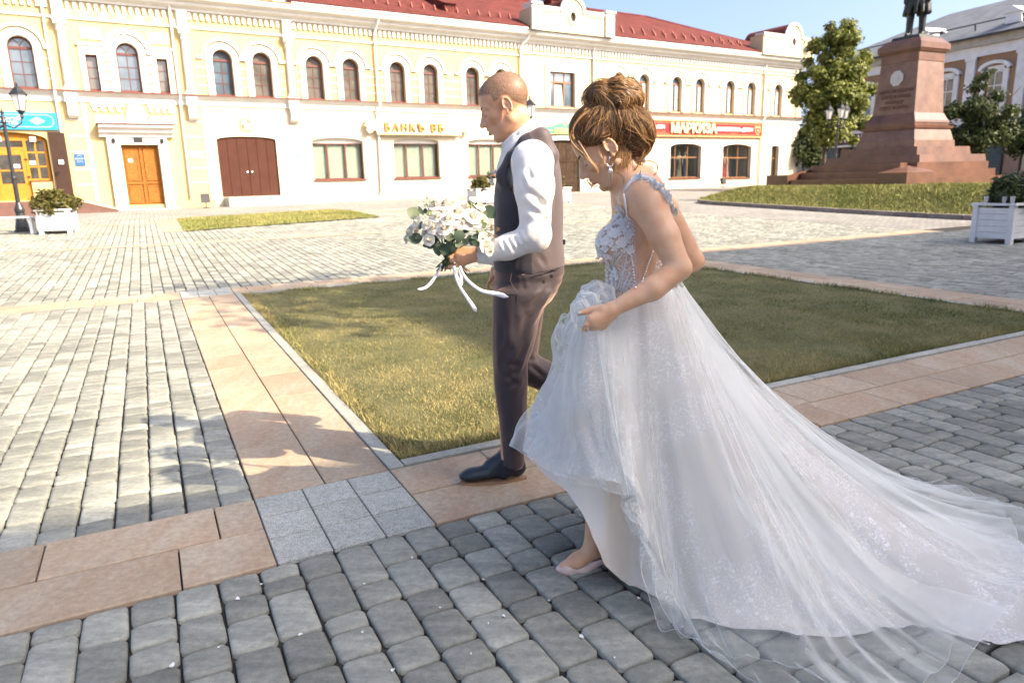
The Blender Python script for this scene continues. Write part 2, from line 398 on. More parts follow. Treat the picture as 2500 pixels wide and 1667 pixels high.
# ================================================================== LAWNS
def grass_mat(name,green,dark,dry,scale=1.3,dryness=.5,grad=False):
    M=bpy.data.materials.new(name); M.use_nodes=True; n,b=nodes(M); L=n.links.new
    geo=n.nodes.new('ShaderNodeNewGeometry')
    t=n.nodes.new('ShaderNodeTexNoise'); t.inputs['Scale'].default_value=scale; t.inputs['Detail'].default_value=5; t.inputs['Roughness'].default_value=.6; L(geo.outputs['Position'],t.inputs['Vector'])
    rp=n.nodes.new('ShaderNodeValToRGB'); e=rp.color_ramp.elements; c=.38+.2*(1-dryness)*.5
    e[0].position=c-.08; e[0].color=(*green,1); e[1].position=c+.16; e[1].color=(*dry,1); x=e.new(c+.05); x.color=(*[(p+q)/2*.95 for p,q in zip(green,dry)],1)
    if grad:
        dp=n.nodes.new('ShaderNodeVectorMath'); dp.operation='DOT_PRODUCT'; dp.inputs[1].default_value=BD*.8+AD*.35; L(geo.outputs['Position'],dp.inputs[0]); gm=n.nodes.new('ShaderNodeMapRange'); gm.inputs['From Min'].default_value=2.2; gm.inputs['From Max'].default_value=6.5; gm.inputs['To Min'].default_value=.06; gm.inputs['To Max'].default_value=-.11; L(dp.outputs['Value'],gm.inputs['Value']); sm=n.nodes.new('ShaderNodeMath'); sm.operation='ADD'; L(t.outputs['Fac'],sm.inputs[0]); L(gm.outputs[0],sm.inputs[1]); L(sm.outputs[0],rp.inputs[0])
    else: L(t.outputs['Fac'],rp.inputs[0])
    at_=n.nodes.new('ShaderNodeAttribute'); at_.attribute_name='pv'
    rp2=n.nodes.new('ShaderNodeValToRGB'); q=rp2.color_ramp.elements; q[0].color=(*dark,1); q[1].color=(*dry,1); q[1].position=1; y=q.new(.5); y.color=(*green,1)
    L(at_.outputs['Fac'],rp2.inputs[0])
    mx=n.nodes.new('ShaderNodeMix'); mx.data_type='RGBA'; mx.inputs['Factor'].default_value=.5; L(rp.outputs[0],mx.inputs['A']); L(rp2.outputs[0],mx.inputs['B'])
    L(mx.outputs['Result'],b.inputs['Base Color']); b.inputs['Roughness'].default_value=.65; b.inputs['Specular IOR Level'].default_value=.25
    return M
M_GRASS=grass_mat('grass_blades',(.092,.128,.026),(.038,.060,.014),(.56,.43,.19),.8,.8,True)
M_TURF=mat('turf_soil',(.17,.15,.06),.95,noise=(2,.5,(.07,.08,.022)),bump=(90,1,.02))
M_GRASS2=grass_mat('grass_blades_far',(.17,.19,.04),(.09,.115,.025),(.38,.33,.12),.5,.5)
def blades(name,pts_fn,count,hmin,hmax,wd,m,seed,lean=.6,parent=None,tri=True):
    r=np.random.RandomState(seed)
    X,Y,Z=pts_fn(r,count); n=len(X)
    h=r.uniform(hmin,hmax,n)*r.uniform(.6,1.1,n); a=r.uniform(0,2*np.pi,n); w_=wd*r.uniform(.6,1.3,n)
    la=r.uniform(0,2*np.pi,n); le=h*lean*r.uniform(.1,1.2,n)
    dx=np.cos(a)*w_; dy=np.sin(a)*w_
    lx=np.cos(la)*le; ly=np.sin(la)*le
    V=np.zeros((n,5,3)); V[:,0]=np.stack([X-dx,Y-dy,Z],1); V[:,1]=np.stack([X+dx,Y+dy,Z],1)
    V[:,2]=np.stack([X+dx*.75+lx*.4,Y+dy*.75+ly*.4,Z+h*.6],1); V[:,3]=np.stack([X-dx*.75+lx*.4,Y-dy*.75+ly*.4,Z+h*.6],1)
    V[:,4]=np.stack([X+lx,Y+ly,Z+h],1)
    me=bpy.data.meshes.new(name); i=np.arange(n)*5
    me.vertices.add(n*5); me.vertices.foreach_set('co',V.ravel())
    loops=np.stack([i,i+1,i+2,i+3,i+3,i+2,i+4],1).ravel(); me.loops.add(len(loops)); me.loops.foreach_set('vertex_index',loops.astype(np.int32))
    st=np.stack([np.arange(n)*7,np.arange(n)*7+4],1).ravel(); tt=np.tile([4,3],n)
    me.polygons.add(n*2); me.polygons.foreach_set('loop_start',st.astype(np.int32)); me.polygons.foreach_set('loop_total',tt.astype(np.int32))
    me.update(calc_edges=True); me.validate()
    at_=me.attributes.new('pv','FLOAT','POINT'); at_.data.foreach_set('value',np.repeat(r.beta(1.6,1.6,n),5))
    me.materials.append(m); o=obj(name,me,parent); tag(o,kind='stuff'); return o
def lawn_z(a,b):
    return .015+.02*math.sin(a*1.7)*math.sin(b*1.3)*.5
def lawn_surface():
    mb=MB(); n=40
    vs=[];fs=[]
    for i in range(n+1):
        for j in range(n+1):
            a=LA0+.002+(LA1-LA0-.004)*i/n; b=LB0+.002+(LB1-LB0-.004)*j/n; p=P2(a,b)
            ed=min(i,j,n-i,n-j)/n
            z=lawn_z(a,b)+.014*mnoise.noise(Vector((a*3,b*3,0)))
            vs.append((p.x,p.y,z if ed>0 else -.005))
    for i in range(n):
        for j in range(n): fs.append((i*(n+1)+j,i*(n+1)+j+1,(i+1)*(n+1)+j+1,(i+1)*(n+1)+j))
    mb.add(vs,fs); return mb
lawn=lawn_surface().build('lawn',M_TURF,smooth=True); tag(lawn,kind='structure')
def lawn_pts(r,n):
    # density falls off with distance
    u=r.rand(n)**1.55; v=r.rand(n); a=LA0+.01+(LA1-LA0-.02)*u; b=LB0+.01+(LB1-LB0-.02)*v
    nz=np.array([mnoise.noise(Vector((x*1.4,y*1.4,3))) for x,y in zip(a,b)])
    k=r.rand(n)<np.clip(.85+nz*.7,.25,1); a=a[k]; b=b[k]
    X=AD.x*a+BD.x*b; Y=AD.y*a+BD.y*b; Z=.012+.01*np.sin(a*1.7)*np.sin(b*1.3)
    return X,Y,Z-.004
g1=blades('grass',lawn_pts,230000,.012,.038,.0017,M_GRASS,3,lean=1.0); tag(g1,'short sunburnt grass of the square lawn behind the couple','grass',kind='stuff')
# ================================================================== LONG TWO-STOREY MERCHANT BUILDING
M_YEL=mat('plaster_yellow',(.55,.42,.19),.9,noise=(.8,.14),bump=(60,.15,.004))
M_CREAM=mat('plaster_cream',(.57,.46,.27),.9,noise=(.8,.12),bump=(60,.15,.004))
M_LOW=mat('plaster_lower',(.60,.52,.39),.9,noise=(.8,.10,(.50,.42,.30)),bump=(60,.15,.004))
M_WHITE=mat('plaster_white',(.64,.61,.55),.85,noise=(1.6,.12),bump=(80,.12,.003))
M_PLINTH=mat('plinth_grey',(.42,.40,.37),.9,noise=(2,.2),bump=(50,.3,.006))
M_FLASH=mat('flashing_redbrown',(.16,.036,.02),.5,noise=(3,.25))
M_WIN=mat('window_frame_brown',(.12,.030,.018),.45,noise=(8,.2))
M_OCHRE=mat('window_frame_ochre',(.22,.10,.035),.5,noise=(8,.2))
M_GLASSD=mat('pane_dark',(.10,.135,.165),.06,spec=.9,noise=(.9,.5))  # opaque pane, reflected sky is mixed into its blue base colour
M_GLASSG=mat('pane_grey',(.15,.135,.115),.08,spec=.8,noise=(1.2,.5))
M_CURT=mat('blind_pale',(.68,.66,.56),.8,noise=(1.5,.1))
M_ROOF=None
def roof_mat(name,col,dk,sc):
    M=bpy.data.materials.new(name); M.use_nodes=True; n,b=nodes(M); L=n.links.new
    tc=n.nodes.new('ShaderNodeTexCoord'); mp=n.nodes.new('ShaderNodeMapping'); L(tc.outputs['Object'],mp.inputs[0])
    w1=n.nodes.new('ShaderNodeTexWave'); w1.bands_direction='X'; w1.inputs['Scale'].default_value=sc; L(mp.outputs[0],w1.inputs['Vector'])
    w2=n.nodes.new('ShaderNodeTexWave'); w2.bands_direction='Y'; w2.wave_profile='SAW'; w2.inputs['Scale'].default_value=sc*.8; L(mp.outputs[0],w2.inputs['Vector'])
    ad=n.nodes.new('ShaderNodeMath'); ad.operation='ADD'; L(w1.outputs['Fac'],ad.inputs[0]); L(w2.outputs['Fac'],ad.inputs[1])
    bp=n.nodes.new('ShaderNodeBump'); bp.inputs['Strength'].default_value=.8; bp.inputs['Distance'].default_value=.04; L(ad.outputs[0],bp.inputs['Height']); L(bp.outputs[0],b.inputs['Normal'])
    t=n.nodes.new('ShaderNodeTexNoise'); t.inputs['Scale'].default_value=1.5; t.inputs['Detail'].default_value=6; L(tc.outputs['Object'],t.inputs['Vector'])
    rp=n.nodes.new('ShaderNodeValToRGB'); rp.color_ramp.elements[0].color=(*dk,1); rp.color_ramp.elements[1].color=(*col,1); rp.color_ramp.elements[0].position=.3; rp.color_ramp.elements[1].position=.65; L(t.outputs['Fac'],rp.inputs[0]); L(rp.outputs[0],b.inputs['Base Color'])
    b.inputs['Roughness'].default_value=.8; b.inputs['Specular IOR Level'].default_value=.2; return M
M_ROOF=roof_mat('roof_tiles_red',(.135,.034,.026),(.085,.022,.017),2.2)
M_PIPE=mat('pipe_white',(.74,.72,.68),.5)
M_METAL=mat('steel_dark',(.03,.03,.032),.5,metal=.4)
FZ=math.atan2(FD.y,FD.x)
bl=empty('merchant_building',FA*FDIST+Vector((0,0,BASEZ)),FZ)
tag(bl,'long two-storey yellow and cream building with arched windows and red tiled roof','building')
ZB=BASEZ
def H(h): return h-ZB
def arc(sc,hs,r,n=14,ry=None):
    ry=r if ry is None else ry
    return [(sc+r*math.cos(math.pi*i/n),hs+ry*math.sin(math.pi*i/n)) for i in range(n+1)]   # from right to left
def arch_poly(sc,w_,hb,ht,n=14,rise=None):
    r=w_/2; ry=r if rise is None else rise
    return [(sc-r,hb),(sc+r,hb)]+arc(sc,ht-ry,r,n,ry)
def rect(s0,s1,h0,h1): return [(s0,h0),(s1,h0),(s1,h1),(s0,h1)]
def pip(p,poly): return in_poly(p[0],p[1],poly)
def wall_panel(name,outer,holes,m,y=0.0,reveal=.28,parent=bl,mrev=None,zoff=None):
    vs=[];ed=[]
    for poly in [outer]+holes:
        n0=len(vs); vs+= [Vector(p) for p in poly]; ed+=[(n0+i,n0+(i+1)%len(poly)) for i in range(len(poly))]
    V,E_,F,_,_,_=delaunay_2d_cdt(vs,ed,[],1,1e-5)
    mb=MB(); fs=[]
    for f in F:
        c=sum((V[i] for i in f),Vector((0,0)))/len(f)
        if pip(c,outer) and not any(pip(c,h) for h in holes): fs.append(tuple(f))
    mb.add([(v.x,y,H(v.y)) for v in V],fs)
    for h in holes:
        n=len(h); mb.add([(p[0],y,H(p[1])) for p in h]+[(p[0],y+reveal,H(p[1])) for p in h],[(i,(i+1)%n,n+(i+1)%n,n+i) for i in range(n)],1)
    o=mb.build(name,[m,mrev or m],parent,fix=False); return o
S0,S1=-6.0,45.25
# ---------- openings
UP=[]    # arched upper windows: centre, width, top, dark?
for sc,k in ((-.37,1),(3.13,1),(6.67,1),(8.28,2),(10.57,0),(12.26,0),(14.57,0),(16.33,0),(18.69,0),(20.4,0)): UP.append((sc,.79,5.17,7.0,k))
for sc in (28.42,30.38,33.07,35.08,37.85,39.90,42.66): UP.append((sc,.82,5.24,7.28,3))
UPX=[(-3.9,.79,5.17,7.0,1)]
RECTW=[(1.68,2.08,5.17,6.5),(4.15,4.55,5.17,6.5)]
holes_up=[arch_poly(a,b,c,d) for a,b,c,d,_ in UP+UPX]+[rect(*r) for r in RECTW]+[rect(23.52,25.24,5.25,7.08)]
split=21.75
wall_panel('wall',rect(S0,split,5.10,9.0),[h for h in holes_up if h[0][0]<split],M_YEL)
wall_panel('wall',rect(split,S1,5.10,9.0),[h for h in holes_up if h[0][0]>split],M_CREAM)
SHOP=arch_poly(-1.25,2.5,1.1,3.60,12,.28)
DOOR=rect(2.46,3.79,.78,3.15)
GATE=arch_poly(7.33,2.48,.98,3.52,12,.14)
BW=[arch_poly((a+b)/2,b-a,1.62,3.50,10,.16) for a,b in ((10.19,12.62),(14.18,16.64),(18.32,20.75))]
PASS=arch_poly(24.4,2.35,.62,3.50,12,.18)
SW=[arch_poly(34.03,2.74,1.25,3.36,12,.24),arch_poly(38.81,2.82,1.16,3.34,12,.24),arch_poly(42.70,.82,1.13,3.26,10,.14),arch_poly(29.2,2.7,1.25,3.36,12,.24)]
wall_panel('wall',rect(S0,5.75,.0,5.10),[SHOP,DOOR],M_YEL,reveal=.35)
wall_panel('wall',rect(5.75,split,.0,5.10),[GATE]+BW,M_LOW,reveal=.35)
wall_panel('wall',rect(split,S1,.0,5.10),[PASS]+SW,M_LOW,reveal=.35)
# right end and rear of the block
mb=MB(); mb.box(S0,S1-.004,12.0,12.3,H(0),H(9.0)); mb.box(S1-.3,S1-.002,.36,12.0,H(0),H(9)); mb.box(S0,S0+.3,.36,12,H(0),H(9)); mb.box(S0+.3,S1-.3,.36,12,H(8.9),H(9.0)); mb.box(S0+.3,S1-.3,.36,12,H(5.0),H(5.1)); mb.box(S0+.3,S1-.3,3.2,3.3,H(0),H(8.9)); mb.box(S0+.3,S1-.3,.36,3.2,H(.2),H(.55))
mb.build('wall_rear',M_CREAM,bl)
# end wall continues past the rounded corner
# ---------- arched windows
def ring_strip(mb,inner,outer,y0,y1):
    """band between two open polylines of equal length, from y0 (front) to y1 (wall)"""
    n=len(inner); vs=[(p[0],y0,H(p[1])) for p in inner]+[(p[0],y0,H(p[1])) for p in outer]+[(p[0],y1,H(p[1])) for p in inner]+[(p[0],y1,H(p[1])) for p in outer]
    fs=[]
    for i in range(n-1):
        fs+=[(i,i+1,n+i+1,n+i),(n+i,n+i+1,3*n+i+1,3*n+i),(i+1,i,2*n+i,2*n+i+1)]
    fs+=[(0,n,3*n,2*n),(n-1,2*n-1,4*n-1,3*n-1)]
    mb.add(vs,fs)
def arch_line(sc,r,hb,hs,n=14): return [(sc+r,hb)]+arc(sc,hs,r,n)+[(sc-r,hb)]
def bar(mb,s0,s1,h0,h1,y0,y1): mb.box(s0,s1,y0,y1,H(h0),H(h1))
def arched_window(sc,w_,hb,ht,kind,y=.16):
    r=w_/2; hs=ht-r; fr=.055
    mb=MB(); ring_strip(mb,arch_line(sc,r-fr,hb+.08,hs),arch_line(sc,r-.002,hb+.08,hs),y,y+.07); bar(mb,sc-r+.002,sc+r-.002,hb,hb+.08,y-.03,y+.07)
    bar(mb,sc-r+fr,sc+r-fr,hs-.045,hs+.045,y-.008,y+.06)
    win=mb.build('window',M_WIN if kind!=3 else M_OCHRE,bl)
    gm={0:M_GLASSG,1:M_GLASSD,2:M_GLASSG,3:M_GLASSD}[kind]
    # glazing bars
    if kind!=3:
        mb=MB(); bar(mb,sc-.013,sc+.013,hb+.08,hs-.045,y+.012,y+.05)
        for q in (1,2): hh=hb+.08+(hs-.045-hb-.08)*q/3; bar(mb,sc-r+fr,sc+r-fr,hh-.012,hh+.012,y+.014,y+.048)
        # two curved bars in the lunette
        for sg in (-1,1):
            pts=[(sc+sg*(.012+ (r-fr-.02)*(1-math.cos(t))),y+.03,H(hs+.045+(r-fr-.03)*math.sin(t)*.86)) for t in [i*math.pi/2/7 for i in range(7)]]
            mb.tube(pts,.011,5)
        mb.build('glazing_bar',M_WIN,win)
        x=[sc-r+fr,sc,sc+r-fr]
        for i in range(2):
            for j in range(3):
                h0=hb+.08+(hs-.125-hb)*j/3; h1=hb+.08+(hs-.125-hb)*(j+1)/3
                m2=MB(); m2.add([(x[i],y+.034,H(h0)),(x[i+1],y+.034,H(h0)),(x[i+1],y+.034+.004*math.sin(i*3+j+sc),H(h1)),(x[i],y+.034,H(h1))],[(0,1,2,3)]); m2.build('pane',gm,win,fix=False)
    else:
        mb=MB(); bar(mb,sc-.009,sc+.009,hb+.08,hs-.045,y+.02,y+.05); bar(mb,sc-r+fr,sc+r-fr,hb+.75,hb+.775,y+.02,y+.05); mb.build('glazing_bar',M_OCHRE,win)
        m2=MB(); m2.box(sc-r+fr,sc+r-fr,y+.036,y+.04,H(hb+.08),H(hs-.045)); m2.build('pane',gm,win)
        # pale curtains behind the glass line
        m2=MB(); n=16; top=[(sc-r+fr+(2*r-2*fr)*i/n,y+.0355-.002*math.sin(i*2.4)) for i in range(n+1)]
        sel=[i for i in range(n+1)]
        for a,b in ((0,5),(10,16)):
            vs=[(top[i][0],top[i][1]-.004,H(hb+.10)) for i in range(a,b+1)]+[(top[i][0],top[i][1]-.004,H(hs-.06)) for i in range(a,b+1)]; k=b-a+1
            m2.add(vs,[(i,i+1,k+i+1,k+i) for i in range(k-1)])
        m2.build('curtain',M_CURT,win,fix=False)
    lun=[(sc+(r-fr)*math.cos(math.pi*i/12),hs+.045+(r-fr-.045)*math.sin(math.pi*i/12)) for i in range(13)]
    m2=MB(); m2.add([(p[0],y+.035,H(p[1])) for p in lun],[tuple(range(13))]); m2.build('pane',gm,win,fix=False)
    # white surround + hood mould
    mb=MB(); ring_strip(mb,arch_line(sc,r,hb-.0,hs),arch_line(sc,r+.27,hb,hs),-.055,0.0); ring_strip(mb,arch_line(sc,r+.03,hb,hs),arch_line(sc,r+.09,hb,hs),-.085,-.055); mb.build('window_surround',M_WHITE,bl)
    mb=MB(); R0=r+.34; R1=r+.44; hh=hs+.0
    inn=[(sc+R0+.27,hh-.0)]+arc(sc,hh,R0)+[(sc-R0-.27,hh)]; out=[(sc+R0+.27,hh+.10)]+[(sc+R1*math.cos(math.pi*i/14),max(hh+.10,hh+R1*math.sin(math.pi*i/14))) for i in range(15)]+[(sc-R0-.27,hh+.10)]
    ring_strip(mb,inn,out,-.10,0); mb.build('hood_mould',M_WHITE,bl)
    return win
for (sc,w_,hb,ht,k) in UP+UPX: arched_window(sc,w_,hb,ht,k)
# narrow rectangular windows each side of the portal axis
for s0,s1,h0,h1 in RECTW:
    mb=MB(); y=.16
    for a,b,c,d in ((s0+.002,s0+.05,h0,h1),(s1-.05,s1-.002,h0,h1),(s0+.05,s1-.05,h0,h0+.09),(s0+.05,s1-.05,h1-.06,h1-.002)): bar(mb,a,b,c,d,y,y+.07)
    win=mb.build('window',M_WIN,bl)
    mb=MB(); 
    for q in (1,2): hh=h0+.09+(h1-h0-.15)*q/3; bar(mb,s0+.05,s1-.05,hh-.012,hh+.012,y+.012,y+.05)
    mb.build('glazing_bar',M_WIN,win)
    for q in range(3):
        m2=MB(); a=h0+.09+(h1-h0-.15)*q/3; b=h0+.09+(h1-h0-.15)*(q+1)/3; m2.box(s0+.05,s1-.05,y+.03,y+.034,H(a),H(b)); m2.build('pane',M_GLASSG,win)
    mb=MB(); bar(mb,s0-.2,s0,h0,h1+.32,-.055,0); bar(mb,s1,s1+.2,h0,h1+.32,-.055,0); bar(mb,s0,s1,h1,h1+.32,-.055,0); bar(mb,s0-.25,s1+.25,h1+.32,h1+.40,-.11,0); mb.build('window_surround',M_WHITE,bl)
# tilted rectangular window over the passage
s0,s1,h0,h1=23.52,25.24,5.25,7.08; mb=MB(); y=.16
for a,b,c,d in ((s0+.002,s0+.06,h0,h1),(s1-.06,s1-.002,h0,h1),(s0+.06,s1-.06,h0,h0+.09),(s0+.06,s1-.06,h1-.06,h1-.002),(s0+.06,s1-.06,6.52,6.60),(s0+.38,s0+.44,h0+.09,6.52),(s1-.66,s1-.60,h0+.09,6.52),(s0+.42,s0+.46,6.6,h1-.06),(s1-.62,s1-.58,6.6,h1-.06)): bar(mb,a,b,c,d,y,y+.06)
win=mb.build('window',M_OCHRE,bl)
for a,b,c,d in ((s0+.06,s0+.42,6.6,7.02),(s0+.46,s1-.62,6.6,7.02),(s1-.58,s1-.06,6.6,7.02),(s0+.06,s0+.38,5.34,6.52),(s1-.6,s1-.06,5.34,6.52)):
    m2=MB(); m2.box(a,b,y+.03,y+.034,H(c),H(d)); m2.build('pane',M_GLASSD,win)
m2=MB(); m2.hexa([(s0+.44,y+.03,H(5.34)),(s1-.66,y+.03,H(5.34)),(s1-.66,y+.036,H(5.34)),(s0+.44,y+.036,H(5.34))],[(s0+.48,y+.13,H(6.5)),(s1-.62,y+.13,H(6.5)),(s1-.62,y+.136,H(6.5)),(s0+.48,y+.136,H(6.5))]); m2.build('pane',M_CURT,win)
mb=MB(); bar(mb,s0-.3,s0,h0,h1+.32,-.055,0); bar(mb,s1,s1+.3,h0,h1+.32,-.055,0); bar(mb,s0,s1,h1,h1+.32,-.055,0); mb.build('window_surround',M_WHITE,bl)
# ---------- horizontal mouldings
def course(name,prof,s0,s1,m):
    """prof: (out,h) polygon ; extruded along s"""
    mb=MB(); mb.prism([(-o,H(h)) for o,h in prof],'x',s0,s1); return mb.build(name,m,bl)
course('string_course',[(0,7.70),(.07,7.72),(.09,7.80),(0,7.82)],S0,split,M_WHITE)
course('string_course',[(0,7.86),(.07,7.88),(.09,7.96),(0,7.98)],split,S1,M_WHITE)
course('cornice',[(0,8.37),(.10,8.37),(.12,8.45),(.34,8.55),(.36,8.66),(.60,8.74),(.66,8.86),(.66,8.93),(0,8.93)],S0,S1+.05,M_WHITE)
course('sill_course',[(0,4.74),(.05,4.74),(.06,4.96),(.20,5.05),(.25,5.12),(0,5.14)],S0,S1+.05,M_WHITE)
course('sill_flashing',[(0,5.145),(.27,5.125),(.28,5.10),(.29,5.10),(.29,5.15),(0,5.175)],S0,S1+.05,M_FLASH)
course('plinth',[(0,.3),(.06,.3),(.06,.86),(.03,.89),(0,.89)],9.3,23.2,M_PLINTH)
course('plinth',[(0,.3),(.05,.3),(.05,.92),(0,.94)],25.58,S1,M_LOW)
course('gutter',[(.60,8.94),(.72,8.95),(.72,9.02),(.56,9.02)],9.6,split,M_PIPE)
course('gutter',[(.60,8.94),(.72,8.95),(.72,9.02),(.56,9.02)],27.4,39.9,M_PIPE)
mb=MB(); s=S0
while s<S1-.1: bar(mb,s,s+.12,8.07,8.33,-.09,0); s+=.235
d_=mb.build('dentil_course',M_WHITE,bl); tag(d_,kind='stuff')
mb=MB(); s=S0
while s<S1-.1: mb.hexa([(s,-.08,H(8.0)),(s+.16,-.08,H(8.0)),(s+.16,0,H(8.0)),(s,0,H(8.0))],[(s,-.10,H(8.06)),(s+.16,-.10,H(8.06)),(s+.16,0,H(8.06)),(s,0,H(8.06))]) if False else None; s+=.235
# rusticated strips between the windows
mb=MB()
piers=[(-3.3,-1.03),(.36,.62),(5.62,6.0),(7.36,7.6),(9.0,9.2),(9.75,9.9),(11.25,11.6),(12.95,13.9),(15.25,15.65),(17.0,18.05),(19.35,19.75),(21.05,21.7),(21.9,22.9),(25.85,26.4),(27.0,27.75),(29.1,29.7),(31.1,32.4),(33.75,34.4),(35.8,37.15),(38.55,39.2),(40.6,40.9),(41.4,41.95),(43.4,45.2)]
for a,b in piers:
    for hh in (5.52,5.88,6.24,6.58): mb=MB(); bar(mb,a,b,hh,hh+.05,-.018,0); mb.build('rustication_strip',M_WHITE,bl)
for a,b in ((.74,1.30),(4.94,5.62)):
    for hh in (1.6,2.2,2.85,3.45,4.05): mb=MB(); bar(mb,a,b,hh,hh+.055,-.02,0); mb.build('rustication_strip',M_WHITE,bl)
for q in ((1.30,1.44,1.0,4.7),(4.5,4.62,4.0,4.7),(5.62,5.76,.9,4.7)): mb=MB(); bar(mb,*q,-.03,0); mb.build('corner_strip',M_WHITE,bl)
# raised panels over the portal
for a,b,c,d in ((1.62,2.36,7.05,7.45),(3.92,4.70,7.05,7.45),(1.7,2.7,3.98,4.25),(3.62,4.5,3.98,4.25)):
    mb=MB(); bar(mb,a,b,c,d,-.05,0); mb.build('relief_panel',M_WHITE,bl)
for k in range(4):
    for s_ in (1.68+k*.27,3.66+k*.23): mb=MB(); bar(mb,s_,s_+.13,4.42,4.577,-.06,0); mb.build('lambrequin_tooth',M_WHITE,bl)
for q in ((1.62,2.8),(3.62,4.55)): mb=MB(); bar(mb,q[0],q[1],4.58,4.74,-.06,0); mb.build('lambrequin',M_WHITE,bl)
for k in range(6):
    mb=MB(); s_=1.42+k*.62; bar(mb,s_-.02,s_+.30,7.83,8.03,-.05,0); mb.build('relief_panel',M_YEL if True else M_WHITE,bl)
mb=MB(); bar(mb,1.2,5.1,7.82,8.05,-.045,0); mb.build('frieze_panel',M_WHITE,bl)
mb=MB(); mb.prism([(2.72,H(3.98)),(3.58,H(3.98)),(3.38,H(4.72)),(2.92,H(4.72))],'y',-.09,0); mb.build('keystone',M_WHITE,bl)
# arch stones round the middle window
r_=.395
for i in range(9):
    t0=math.pi*(i+.12)/9; t1=math.pi*(i+.88)/9; mb=MB(); pts=[]
    q=[(3.13+rr*math.cos(t),6.605+rr*math.sin(t)) for rr,t in ((r_+.28,t0),(r_+.52,t0),(r_+.52,(t0+t1)/2),(r_+.52,t1),(r_+.28,t1),(r_+.28,(t0+t1)/2))]
    mb.prism([(a,H(b)) for a,b in q],'y',-.045,0); mb.build('voussoir',M_WHITE,bl)
for k in range(4):
    for s_ in (3.13-r_-.52,3.13+r_+.28): mb=MB(); bar(mb,s_,s_+.24,5.2+k*.36,5.2+k*.36+.28,-.045,0); mb.build('voussoir',M_WHITE,bl)
# ---------- half columns, brackets
def half_column(s_):
    c=empty('half_column',(s_,-.07,H(5.18)),parent=bl)
    MB().lathe([(.20,0),(.20,.10),(.16,.13),(.15,.22),(.145,.5),(.15,1.1),(.135,2.0),(.15,2.08),(.17,2.10),(.17,2.16),(.15,2.18),(.19,2.32)],14).build('shaft',M_WHITE,c,smooth=False)
    mb=MB(); mb.box(-.21,.21,-.2,.07,2.32,2.46); mb.box(-.25,.25,-.22,.07,2.46,2.56); mb.box(-.19,.19,-.12,.07,2.56,3.2); mb.build('capital',M_WHITE,c)
    mb=MB(); mb.box(-.25,.25,-.19,.07,-.02,.03); mb.build('base',M_WHITE,c)
    mb=MB(); mb.box(-.22,.22,-.17,.07,-.46,-.065); mb.prism([(-.17,-.95),(-.17,-.46),(.07,-.46),(.07,-1.05),(-.06,-1.05)],'x',-.17,.17); mb.build('bracket',M_WHITE,c)
for s_ in (1.0,5.28,9.47): half_column(s_)
for s_ in (21.95,26.75,41.25,44.9):
    mb=MB(); bar(mb,s_-.22,s_+.22,5.18,8.37,-.05,0); bar(mb,s_-.26,s_+.26,7.84,8.0,-.11,0); mb.build('pilaster',M_CREAM,bl)
# ---------- down pipes
def pipe(pts,r=.055):
    o=MB().tube([(a,-b,H(c)) for a,b,c in pts],r,8).build('down_pipe',M_PIPE,bl,smooth=True)
pipe([(13.6,.5,8.95),(13.6,.5,8.7),(13.55,.32,8.45),(13.5,.13,8.2),(13.5,.11,5.35),(13.5,.28,5.15),(13.48,.28,4.9),(13.42,.10,4.6),(13.38,.1,1.1),(13.34,.25,.95)])
pipe([(22.0,.5,8.95),(21.9,.45,8.6),(21.62,.13,8.2),(21.58,.11,5.3),(21.58,.26,5.1),(21.55,.1,4.6),(21.5,.1,1.0)])
pipe([(26.5,.3,8.9),(26.5,.1,8.3),(26.5,.11,5.3),(26.5,.26,5.1),(26.45,.1,4.7),(26.4,.1,.8)],.05)
pipe([(41.2,.3,8.9),(41.15,.1,8.2),(41.15,.11,5.3),(41.13,.26,5.1),(41.1,.1,4.7),(41.0,.1,.7)],.05)
pipe([(.52,.3,8.9),(.52,.1,8.2),(.52,.11,5.3),(.5,.26,5.1),(.5,.1,4.7),(.48,.1,1.0)],.045)
pipe([(4.85,.3,8.9),(4.85,.1,8.2),(4.85,.11,5.3),(4.85,.26,5.1),(4.83,.1,4.7),(4.8,.1,1.0)],.045)
# ---------- roof
EAVE=9.03; RIDGE=11.85; RY=5.3
mb=MB(); mb.hexa([(9.5,-.74,H(EAVE)),(35.4,-.74,H(EAVE)),(35.4,RY,H(RIDGE)),(9.5,RY,H(RIDGE))],[(9.5,-.74,H(EAVE+.05)),(35.4,-.74,H(EAVE+.05)),(35.4,RY,H(RIDGE+.05)),(9.5,RY,H(RIDGE+.05))])
mb.add([(35.4,-.74,H(EAVE+.05)),(44.9,-.74,H(EAVE+.05)),(35.4,RY,H(RIDGE+.05)),(44.9,11.5,H(EAVE+.05)),(9.5,RY,H(RIDGE+.05)),(9.5,11.5,H(EAVE+.05))],[(0,1,2),(1,3,2),(2,3,5,4)])
mb.add([(35.4,-.74,H(EAVE)),(44.9,-.74,H(EAVE)),(44.9,-.74,H(EAVE+.05)),(35.4,-.74,H(EAVE+.05))],[(0,1,2,3)])
roof=mb.build('roof',M_ROOF,bl,fix=False)
def rz_(y): return EAVE+.05+(y+.74)*(RIDGE-EAVE)/(RY+.74)
mb=MB(); mb.tube([(9.5,RY,H(RIDGE+.06)),(35.4,RY,H(RIDGE+.06))],.09,8); mb.tube([(35.4,RY,H(RIDGE+.06)),(44.9,-.5,H(EAVE+.08))],.08,8); mb.build('ridge_tile',M_ROOF,roof)
M_GUARD=mat('snow_guard_rust',(.28,.075,.04),.6)
s=10.1; k=0
